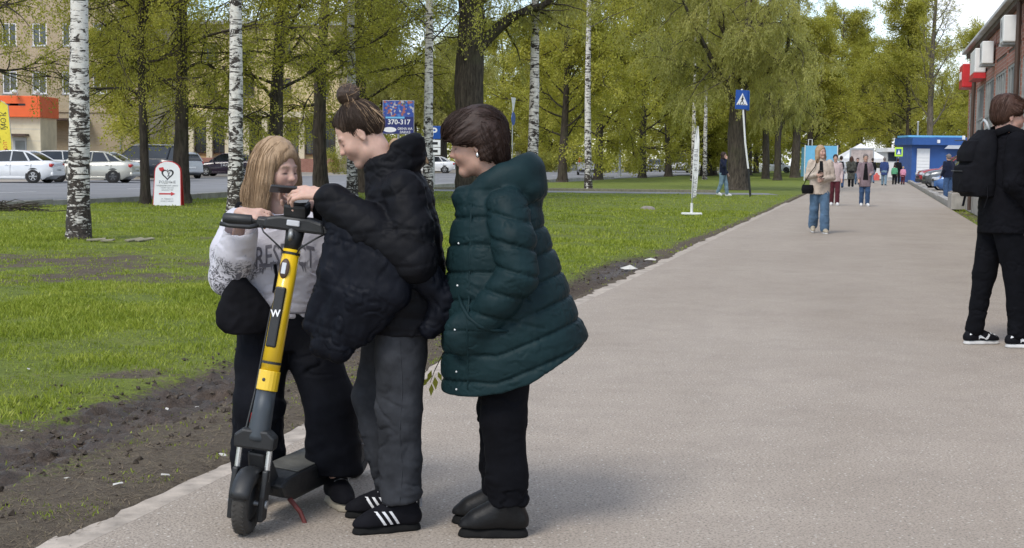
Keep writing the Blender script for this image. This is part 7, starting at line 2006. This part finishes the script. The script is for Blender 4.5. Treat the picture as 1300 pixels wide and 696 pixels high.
    t.bump(t.noise(v, 420, 2), .3, .002, b1.outputs['Normal']); t.set(c_, .9, 0, .2, Sheen_Weight=.3)
    sw = soft_obj('sweatshirt', sf, t.m, root, wrinkle=lambda V: fine_folds(.0050, (10, 10, 15), 17)(V) + creases(.0035, (9, 9, 12), 7)(V) * (.5 + np.exp(-((V[:, 1] + .25) / .08) ** 2) * .5))
    # printed word across the chest, ragged drips under each letter
    me = text_mesh('word', 'RESPECT', .098, res=2, bold=.001, sx=.62); polys = []
    rs = np.random.RandomState(3)
    for p in me.polygons:
        polys.append([(.4, me.vertices[i].co.x - .045, 1.0 + me.vertices[i].co.y * 1.25 - 1.2 * me.vertices[i].co.x ** 2) for i in p.vertices])
    for k in range(22):
        x0 = rs.uniform(-.20, .20); l = rs.uniform(.015, .045) * (1.5 if abs(x0) > .12 else .7); zz = 1.0 - .04 - 1.2 * x0 * x0
        polys.append([(.4, x0 - .045 - .005, zz + .02), (.4, x0 - .045 + .006, zz + .02), (.4, x0 - .045 + .004 + (x0 * .08), zz - l)])
    ink_m = plain('printed_ink', (.15, .145, .17), .85, var=.3, scale=25)
    tag(decal_on(sw, polys, ink_m, 'printed_word', (-1, 0, 0), .0016, sw, 2), kind='stuff')
    bpy.data.meshes.remove(me)
    hem = [[(.4, y_, .772), (.4, y_ + .01, .772), (.4, y_ + .01, .776), (.4, y_, .776)] for y_ in np.arange(-.20, .13, .0101)]
    decal_on(sw, hem, ink_m, 'hem_stitch', (-1, 0, 0), .0016, sw, 0)
    # wide black trousers
    sf = Soft((-.24, -.32, .02), (.26, .34, .86), .0062)
    sf.loft([(.62, .10, -.13, .16, -.03), (.72, .105, -.145, .165, -.03), (.83, .10, -.13, .15, -.03)], .03)
    for k, wd in (('l', 1.0), ('r', .95)):
        H_, K_, A_ = (A3(*J[n_ + k]) for n_ in ('hip', 'kn', 'an')); sf.chain([H_, lerp(H_, K_, .5), K_ + A3(.01, .01 if k == 'l' else -.005, 0), lerp(K_, A_, .6), A_ + A3(.005, 0, .075)], [.102, .100, .102 * wd, .106 * wd, .100 * wd], .022)
    sf.cut(lambda x, y, z: .115 + .05 * np.sin(9 * y) * .3 - z + 0 * x)
    soft_obj('trousers', sf, MAT['trousers_navy'], root, wrinkle=lambda V: fine_folds(.0075, (7, 7, 11), 15)(V) + creases(.0055, (8, 8, 13), 5)(V) * (.45 + .9 * np.exp(-((V[:, 2] - .2) / .14) ** 2)))
    for k, f in (('l', (1, .10, 0)), ('r', (1, -.2, 0))):
        a = J['an' + k]; e_, u_ = shoe(root, (a[0] - .02, a[1], 0), f, .245, .100, .105, 'shoe_black', 'sole_cream', .030, 'sneaker')
        for i in range(4): MB().tube([(.058 + i * .02, -.026, .100 - i * .011), (.063 + i * .02, 0, .110 - i * .011), (.058 + i * .02, .026, .100 - i * .011)], .0045, 5).build('lace', MAT['grey_print'], e_)
    # shoulder bag: a thing of its own
    bpy.context.view_layer.update(); W = root.matrix_basis
    bg = empty('shoulder_bag', root.location, root.rotation_euler[2], 'black shoulder bag hanging at the hip of the girl', 'bag')
    sf = Soft((-.10, -.42, .58), (.30, -.02, .98), .0055)
    sf.loft([(.705, .180, .10, .072, -.200), (.735, .19, .085, .108, -.205), (.79, .185, .085, .108, -.205), (.85, .175, .095, .075, -.215), (.925, .16, .11, .028, -.235)], .03, ex=2.2)
    bag = soft_obj('pouch', sf, MAT['bag_black'], bg, wrinkle=creases(.004, (14, 14, 18), 2))
    MB().tube([(.14, -.235, .86), (.10, -.275, .95), (.05, -.285, 1.05), (.03, -.215, 1.20), (.0, -.13, 1.225)], [(.003, .011)] * 5, 6).build('strap', MAT['bag_black'], bg)
    MB().tube([(.15, -.095, .86), (.155, -.085, .93), (.15, -.09, .97)], .006, 6).build('charm_cord', MAT['bag_black'], bg)
    MB().lathe([(0, -.018), (.010, -.010), (.012, .008), (0, .018)], 8, Matrix.Translation((.165, -.085, .86))).build('charm', MAT['dark_metal'], bg, smooth=True)
    return root
green_woman(); black_woman(); girl(scooter())
# =================================================================== everyone else
def base_pose(H, stride=0.0, arm=.12, width=1.0):
    s = H / 1.70
    J = dict(pelvis=(0, 0, .93), chest=(0, 0, 1.22), neck=(0, 0, 1.42), shl=(0, .165 * width, 1.37), shr=(0, -.165 * width, 1.37), ell=(-.03, .215 * width, 1.10), elr=(-.03, -.215 * width, 1.10), wrl=(arm, .215 * width, .87), wrr=(arm, -.215 * width, .87),
             hipl=(0, .085, .88), hipr=(0, -.085, .88), knl=(.02 + stride * .55, .09, .48), knr=(.02 - stride * .35, -.09, .48), anl=(stride, .09, .085), anr=(-stride, -.09, .085 + (.05 if stride > .12 else 0)))
    return {k: tuple(q * s for q in v) for k, v in J.items()}, s
def figure(loc, heading, H, label, top, legs, shoes=('shoe_black', 'sole_white'), hair='hair_brown', skin=(.48, .30, .23), stride=.0, pose=None, vox=.014, long=.0, wide=1.0, hairstyle='short', leg_r=(.10, .08, .07), head=(0.0, 0.0), coat=None, group='people walking along the path', open_front=None, hands=True, inner=(.03, .045, 1.06)):
    root = empty('person', (loc[0], loc[1], .012), heading, label, 'person', group)
    J, s = base_pose(H, stride, width=wide)
    if pose: J.update({k: tuple(q * s for q in v) for k, v in pose.items()})
    h = Head(A3(*J['neck']) + A3(.03, 0, .155) * s, head[0], head[1], 0, s)
    sf = Soft((-.45 * s, -.45 * s, 0), (.55 * s, .45 * s, H + .05), max(.008, vox * .75)); torso_body(sf, J, .92 * s); add_head(sf, h, J['neck'], vox < .012)
    if hands:
        for k, s_ in (('l', 1), ('r', -1)):
            d = A3(*J['wr' + k]) - A3(*J['el' + k]); d /= np.linalg.norm(d)
            if vox < .012: hand(sf, J['wr' + k], d, (0, s_, .2), -s_, (.45,) * 4, sc=s)
            else: sf.cone(J['wr' + k], A3(*J['wr' + k]) + d * .11 * s, .034 * s, .028 * s, .02)
    soft_obj('body', sf, MAT['skin'], root, colors=face_tone(h, skin, lash=vox < .012))
    # hair
    hv = max(.006, vox * .7)
    sf = Soft(h.c - .34 * s, h.c + .24 * s, hv); e = lambda c, r, k=.02, sub=False: sf.ell(h(*c), A3(*r) * s, k, sub, h.M)
    e((-.020, 0, .046), (.104, .086, .094)); e((-.050, 0, .0), (.072, .080, .08), .03)
    if hairstyle == 'long':
        for s_ in (-1, 1): sf.chain([h(-.01, s_ * .07, .02), h(-.005, s_ * .085, -.10), h(.0, s_ * .09, -.19)], [.045, .042, .03], .02)
        sf.chain([h(-.06, 0, 0), h(-.075, 0, -.16)], [.07, .06], .03)
    elif hairstyle == 'mop':
        e((.050, 0, .075), (.070, .078, .045), .02); e((-.02, 0, .075), (.10, .088, .075), .02)
        for s_ in (-1, 1): e((.015, s_ * .070, .030), (.055, .022, .04), .02)
    elif hairstyle == 'bun': e((-.06, 0, .14), (.04, .04, .036), .01)
    elif hairstyle == 'cap': e((.05, 0, .07), (.09, .08, .03), .02)
    e((.105, 0, -.035), (.085, .080 if hairstyle != 'long' else .066, .105), .012, True)
    if hairstyle in ('short', 'mop'):
        for s_ in (-1, 1): e((.035, s_ * .085, -.055), (.065, .032, .062), .012, True)
    hr = soft_obj('hair', sf, MAT[hair], root, wrinkle=lambda V: .003 * pn(V * np.array([45, 45, 18]), 1.0, 2), colors=combed(h, -.5) if hairstyle == 'mop' else strands(h), layer='strand')
    # upper garment
    z0 = (.80 - long) * s
    lo = np.minimum.reduce([A3(*J[k]) for k in J]) - .14; hi = np.maximum.reduce([A3(*J[k]) for k in J]) + .14
    sf = Soft((lo[0], lo[1], z0 - .03), (hi[0], hi[1], 1.52 * s), vox); fl = 1 + .3 * long
    fx = coat or (.135, .125)
    st = [(z0, fx[0] * fl, -fx[1] * fl, .185 * wide * fl), (.95 * s, fx[0] * 1.02, -fx[1], .185 * wide), (1.10 * s, fx[0], -fx[1], .185 * wide), (1.25 * s, fx[0] * .95, -fx[1] * .95, .19 * wide), (1.36 * s, fx[0] * .72, -fx[1] * .75, .155 * wide), (1.43 * s, .06, -.075, .075)]
    sf.loft([(a, b * s, c * s, d * s) for a, b, c, d in st], .03 * s)
    sf.loft([(1.40 * s, .075 * s, -.085 * s, .080 * s), (1.46 * s, .07 * s, -.085 * s, .078 * s)], .02 * s)
    for k in 'lr':
        S_, E_, W_ = (A3(*J[n_ + k]) for n_ in ('sh', 'el', 'wr')); sf.chain([S_, lerp(S_, E_, .5), E_, lerp(E_, W_, .92)], [.068 * s, .066 * s, .060 * s, .046 * s], .025 * s)
    tp = soft_obj('jacket', sf, MAT[top], root, wrinkle=lambda V: fine_folds(.006, (9, 9, 13), len(label))(V) + creases(.004, (10, 10, 15), len(label))(V))
    if open_front:
        # the inner top seen in the open front
        w0, w1, zt, zb = inner[0] * s, inner[1] * s, 1.40 * s, inner[2] * s; pol = [[(.5, -w0, zt), (.5, w0, zt), (.5, w1, zb), (.5, -w1, zb)]]
        decal_on(tp, pol, MAT[open_front], 'inner_top', (-1, 0, 0), .006, root, 4)
    # trousers
    sf = Soft((lo[0], lo[1], .03), (hi[0], hi[1], 1.0 * s), vox)
    sf.loft([(.78 * s, .10 * s, -.13 * s, .165 * s), (.88 * s, .105 * s, -.14 * s, .17 * s), (.96 * s, .10 * s, -.12 * s, .155 * s)], .03)
    for k in 'lr':
        H_, K_, A_ = (A3(*J[n_ + k]) for n_ in ('hip', 'kn', 'an')); sf.chain([H_, K_, lerp(K_, A_, .5), A_ + A3(0, 0, .02)], [leg_r[0] * s, leg_r[1] * s, leg_r[2] * s, leg_r[2] * s], .025)
        a = A_; sf.cut(lambda x, y, z: np.where((x - a[0]) ** 2 + (y - a[1]) ** 2 < .04, a[2] - .005 - z, -1)) if False else None
    soft_obj('trousers', sf, MAT[legs], root, wrinkle=lambda V: fine_folds(.006, (8, 8, 13), len(label) + 3)(V) + creases(.005, (9, 9, 14), 3 + len(label))(V) * (.4 + np.exp(-((V[:, 2] - .2) / .12) ** 2)))
    out = []
    for k in 'lr':
        a = J['an' + k]; e_, u_ = shoe(root, (a[0], a[1], a[2] - .085 * s), (1, .12 if k == 'l' else -.12, 0), .275 * s, .10, .10 * s, shoes[0], shoes[1], .030, 'shoe', vox=max(.007, vox * .6), pitch=R(12) if a[2] > .1 else 0.0)
        out.append((e_, u_))
    return root, J, h, out, tp, hr
MAT['denim'] = cloth('blue_denim', (.085, .145, .225), .3, 400, .9, .3, .1, .4, 9)
MAT['denim_dark'] = cloth('dark_blue_denim', (.045, .085, .17), .3, 400, .9, .3, .1, .4, 9)
MAT['denim_pale'] = cloth('pale_denim', (.17, .25, .31), .3, 400, .9, .3, .1, .4, 9)
MAT['beige_jacket'] = cloth('beige_quilted', (.50, .42, .35), .12, 500, .85, .5, .1, .2, 14)
MAT['mauve_coat'] = cloth('mauve_wool', (.22, .165, .185), .2, 300, .95, .3, .2, .4, 9)
MAT['pink_jacket'] = cloth('pale_pink_jacket', (.50, .40, .39), .12, 500, .85, .4, .1, .2, 12)
MAT['navy_knit'] = cloth('navy_knit', (.012, .016, .035), .2, 300, .95, .3, .1, .4, 9)
MAT['white_cloth'] = cloth('white_cloth', (.62, .62, .62), .1, 400, .9, .3, .1, .3, 9)
MAT['blue_jacket'] = cloth('blue_jacket', (.035, .06, .17), .2, 400, .8, .3, .1, .3, 9)
MAT['grey_coat'] = cloth('grey_patterned_coat', (.07, .07, .06), .6, 300, .9, .3, .1, .3, 40)
MAT['green_kid'] = cloth('green_jacket', (.10, .32, .17), .2, 400, .85, .3, .1, .3, 9)
MAT['pink_kid'] = cloth('pink_jacket', (.62, .26, .36), .15, 400, .85, .3, .1, .3, 9)
MAT['maroon'] = cloth('maroon_trousers', (.09, .022, .03), .2, 400, .9, .3, .1, .3, 9)
MAT['black_cloth'] = cloth('black_cloth', (.010, .010, .012), .2, 400, .9, .3, .05, .3, 9)
MAT['hair_grey'] = hair_mat('grey_hair', (.16, .13, .12), (.32, .28, .26))
MAT['red_plastic'] = plain('red_shopping_bag', (.62, .12, .10), .6, var=.15)
# --- the young man with the backpack at the right edge
def backpacker():
    q = G(1264, 441); hd = math.atan2(.10, 1.0)
    pose = dict(shl=(.01, .175, 1.395), shr=(.01, -.175, 1.395), ell=(-.02, .235, 1.12), elr=(-.03, -.235, 1.12), wrl=(.15, .20, .93), wrr=(.15, -.20, .93), anl=(-.12, .085, .085), anr=(.10, -.10, .085), knl=(-.06, .09, .49), knr=(.075, -.10, .49))
    root, J, h, sh, tp, hr = figure((q.x, q.y), hd, 1.89, 'young man in black with a backpack at the right edge', 'knit_black', 'trousers_black', ('shoe_black', 'sole_white'), 'hair_auburn', (.46, .27, .21), 0, pose, .0085, .02, 1.08, 'mop', (.105, .078, .060), (-.10, .06), (.15, .13), group=None)
    # tick and pale panels on the sneakers
    for e_, u_ in sh:
        for s_ in (1, -1):
            decal_on(u_, [[(-.085, s_ * .2, .065), (-.03, s_ * .2, .085), (-.035, s_ * .2, .125), (-.085, s_ * .2, .12)]], MAT['white_leather'], 'heel_panel', (0, -s_, 0), .0015, u_, 2)
            decal_on(u_, [[(.02, s_ * .2, .030), (.085, s_ * .2, .030), (.115, s_ * .2, .075), (.105, s_ * .2, .085), (.07, s_ * .2, .05), (.045, s_ * .2, .05), (.03, s_ * .2, .075), (.015, s_ * .2, .075)]], MAT['white_leather'], 'side_tick', (0, -s_, 0), .0015, u_, 2)
        decal_on(u_, [[(.125, -.028, .3), (.175, -.03, .3), (.175, .03, .3), (.125, .028, .3)]], MAT['white_leather'], 'toe_panel', (0, 0, -1), .0015, u_, 2)
    bpy.context.view_layer.update()
    comb(hr, lambda p: h.M @ (np.array([.9, 0, -.35]) if h.loc(p[None])[0][0] > -.03 else np.array([-.3, 0, -1.0])), 450, 7, .016, MAT['hair_auburn'], 'strands', 3, .0014, fly=.010)
    bp = empty('backpack', root.location + Vector((.05 * math.cos(hd), .05 * math.sin(hd), .11)), hd, 'black backpack on the back of the young man', 'backpack'); s = 1.84 / 1.70
    sf = Soft((-.44, -.24, .96), (-.06, .24, 1.66), .0085)
    sf.loft([(1.03, -.14, -.34, .150), (1.10, -.135, -.365, .165), (1.28, -.135, -.36, .165), (1.42, -.135, -.325, .155), (1.49, -.14, -.27, .125), (1.53, -.15, -.22, .09)], .03, ex=3.0)
    sf.loft([(1.06, -.28, -.405, .125), (1.16, -.28, -.41, .13), (1.26, -.28, -.395, .125)], .018, ex=3.5)
    body = soft_obj('pack', sf, MAT['bag_black'], bp, wrinkle=creases(.004, (12, 12, 14), 5))
    sf = Soft((-.44, -.24, 1.24), (-.20, .24, 1.52), .0085); sf.loft([(1.29, -.28, -.385, .115), (1.36, -.28, -.385, .12), (1.45, -.25, -.335, .105)], .012, ex=3.5); soft_obj('upper_pocket', sf, MAT['bag_black'], bp)
    MB().tube([(-.20, -.07, 1.53), (-.215, -.055, 1.585), (-.21, 0, 1.605), (-.205, .055, 1.585), (-.19, .07, 1.53)], .010, 8).build('handle', MAT['grey_paint'], bp, smooth=True)
    MB().box((-.365, 0, 1.47), (.012, .035, .03)).build('logo_tag', MAT['white_print'], bp, bevel=.003)
    for s_ in (1, -1):
        pts = [(-.17, s_ * .085, 1.50), (-.06, s_ * .105, 1.545), (.06, s_ * .115, 1.50), (.135, s_ * .125, 1.40), (.15, s_ * .14, 1.28), (.06, s_ * .20, 1.13), (-.10, s_ * .17, 1.06)]
        MB().tube(pts, [(.006, .030)] * len(pts), 8).build('strap', MAT['bag_black'], bp, smooth=True)
        MB().tube([(-.24, s_ * .165, 1.10), (-.25, s_ * .20, 1.03), (-.27, s_ * .19, .95)], [(.003, .014)] * 3, 6).build('loose_strap', MAT['bag_black'], bp)
    for z in (1.17, 1.40): MB().tube([(-.41 if z < 1.3 else -.39, y_, z + .05) for y_ in (-.10, 0, .10)], .004, 5).build('zip', MAT['dark_metal'], bp)
backpacker()
# --- the walking woman in beige
def beige():
    q = G(1039, 297); root, J, h, sh, tp, hr = figure((q.x, q.y), -math.pi / 2 - .05, 1.70, 'blond woman in a beige jacket and blue jeans walking towards the viewer', 'beige_jacket', 'denim', ('sole_cream', 'sole_white'), 'hair_blond', (.52, .33, .26), .14,
        dict(wrr=(.24, -.10, 1.14), elr=(-.02, -.23, 1.10), wrl=(.22, .02, 1.05), ell=(-.02, .24, 1.08)), .0105, .04, 1.06, 'long', (.11, .085, .09), (.55, 0), open_front='black_cloth')
    bpy.context.view_layer.update(); M = root.matrix_basis
    b = empty('handbag', M @ Vector((.10, -.25, .86)), root.rotation_euler[2], 'small black handbag carried by the woman in beige', 'bag')
    sf = Soft((-.13, -.15, -.13), (.13, .15, .16), .011); sf.loft([(-.09, .07, -.06, .10), (0, .08, -.07, .12), (.08, .05, -.04, .10)], .02, ex=3); soft_obj('pouch', sf, MAT['bag_black'], b)
    MB().tube([(.0, -.08, .07), (.02, .02, .28), (.04, .12, .42), (.0, .18, .60)], .008, 5).build('strap', MAT['bag_black'], b)
    p = empty('phone', M @ Vector((.335, -.06, 1.19)), root.rotation_euler[2], 'dark phone in the hand of the woman in beige', 'phone'); p.rotation_euler = (0, -.5, root.rotation_euler[2])
    MB().box((0, 0, 0), (.14, .07, .01)).build('case', MAT['dark_metal'], p, bevel=.003); MB().box((0, 0, .006), (.13, .064, .001)).build('screen', MAT['glass_car'], p)
beige()
def at_px(px, py): q = G(px, py, .012); return (q.x, q.y)
TO, AWAY = -math.pi / 2 - .2, math.pi / 2 - PA
figure(at_px(1059, 261), TO, 1.62, 'person in a pale pink jacket and dark trousers just behind the woman in beige', 'pink_jacket', 'maroon', ('white_leather', 'sole_white'), 'hair_brown', stride=.12, hairstyle='short', vox=.014)
r_, J_, *_ = figure(at_px(1097, 262), TO + .1, 1.64, 'woman in an open mauve coat and jeans in the middle of the path', 'mauve_coat', 'denim_dark', ('white_leather', 'sole_white'), 'hair_grey', stride=.06, long=.16, hairstyle='short', vox=.014, open_front='black_cloth', inner=(.04, .085, .86), pose=dict(wrl=(.18, .16, 1.05), ell=(-.03, .24, 1.1)))
figure(at_px(1203, 252), AWAY + .6, 1.74, 'man in a dark sweater and jeans standing by the parked cars', 'navy_knit', 'denim_dark', ('shoe_black', 'sole_dark'), 'hair_grey', hairstyle='cap', vox=.014, wide=1.12, coat=(.17, .14), leg_r=(.11, .095, .09))
figure(at_px(917, 249), -.45, 1.72, 'person in a dark jacket and pale jeans walking in front of the willow', 'navy_knit', 'denim_pale', ('white_leather', 'sole_white'), 'hair_brown', stride=.16, hairstyle='long', vox=.015, pose=dict(wrr=(.14, -.05, 1.42), elr=(.12, -.24, 1.15)))
FAR = [
    (1067, 239, AWAY, 1.70, 'walker in white with a dark bag left of the strollers', 'white_cloth', 'denim_dark', 'hair_brown', 'short', .0),
    (1080, 238, AWAY, 1.70, 'walker in a long patterned grey coat', 'grey_coat', 'black_cloth', 'hair_auburn', 'long', .35),
    (1088, 235, TO, 1.64, 'person half hidden between the grey coat and the mauve coat', 'black_cloth', 'denim', 'hair_brown', 'short', .0),
    (1122, 236, AWAY, 1.68, 'walker in a blue jacket and pale trousers right of the mauve coat', 'blue_jacket', 'denim_pale', 'hair_grey', 'bun', .15),
    (1135, 235, AWAY, 1.25, 'child in a green jacket walking with the family', 'green_kid', 'black_cloth', 'hair_brown', 'short', .0),
    (1139, 234, AWAY, 1.66, 'adult in dark clothes between the two children', 'black_cloth', 'black_cloth', 'hair_brown', 'short', .05),
    (1146, 235, AWAY, 1.15, 'child in a pink jacket walking with the family', 'pink_kid', 'maroon', 'hair_blond', 'short', .05),
    (1161, 231, math.pi, 1.70, 'person in a pale top stepping along the parked cars', 'white_cloth', 'black_cloth', 'hair_brown', 'short', .0),
    (1107, 233, AWAY, 1.66, 'person in dark clothes carrying a red shopping bag', 'black_cloth', 'denim', 'hair_brown', 'short', .0),
]
for (px, py, hd, H, lab, tp_, lg, hr_, hs, ln) in FAR:
    r_, J_, *_ = figure(at_px(px, py), hd, H, lab, tp_, lg, ('shoe_black', 'sole_white'), hr_, stride=.12, hairstyle=hs, vox=.020, long=ln)
q = at_px(1112.5, 234); b = empty('shopping_bag', (q[0], q[1], .25), 0, 'red shopping bag carried by the person in dark clothes', 'bag')
MB().prism([(-.17, 0), (.17, 0), (.19, .32), (.08, .38), (.05, .48), (-.05, .48), (-.08, .38), (-.19, .32)], -.07, .07).build('bag_body', MAT['red_plastic'], b, bevel=.02)
q = at_px(1067, 239); bb_ = empty('small_backpack', (q[0] - .03, q[1] - .2, 1.0), AWAY, 'dark small backpack worn by the walker in white', 'backpack')
sf = Soft((-.16, -.2, -.05), (.14, .2, .50), .02); sf.loft([(0, .07, -.09, .13), (.2, .07, -.1, .14), (.42, .05, -.06, .11)], .02, ex=3); soft_obj('pack', sf, MAT['black_cloth'], bb_)
# leafy twig held at the front of the green coat
q = root_q = G(549, 480); t_ = empty('leafy_twig', (q.x, 5.35, 0), 0, 'fresh leafy twig hanging between the two women', 'twig')
def P2(px, py): p = AT(px, py, 5.30); return Vector((p.x - q.x, p.y - 5.35, p.z))
MB().tube([P2(566, 424), P2(552, 427), P2(540, 424)], [.002, .0018, .001], 5).build('stem', MAT['twig'], t_); MB().tube([P2(562, 450), P2(552, 470), P2(546, 486)], [.002, .0018, .001], 5).build('stem', MAT['twig'], t_)
rs_ = np.random.RandomState(4); lf_ = None
for (px, py, a, L) in ((548, 470, -1.9, .05), (552, 478, -1.5, .055), (544, 480, -2.3, .05), (548, 487, -1.6, .05), (556, 472, -1.2, .04), (541, 472, -2.6, .04), (548, 425, 2.6, .03), (544, 420, 1.8, .03), (540, 424, 3.0, .03)):
    p = P2(px, py); d = Vector((math.cos(a), rs_.normal(0, .3), math.sin(a))).normalized(); n_ = d.cross(Vector((rs_.normal(0, .4), 1, rs_.normal(0, .4)))).normalized()
    mb = MB(); mb.add([p, p + d * L * .45 + n_ * L * .20, p + d * L, p + d * L * .45 - n_ * L * .20], [(0, 1, 2), (0, 2, 3)]); mb.build('leaf', MAT['leaf_birch'], t_)
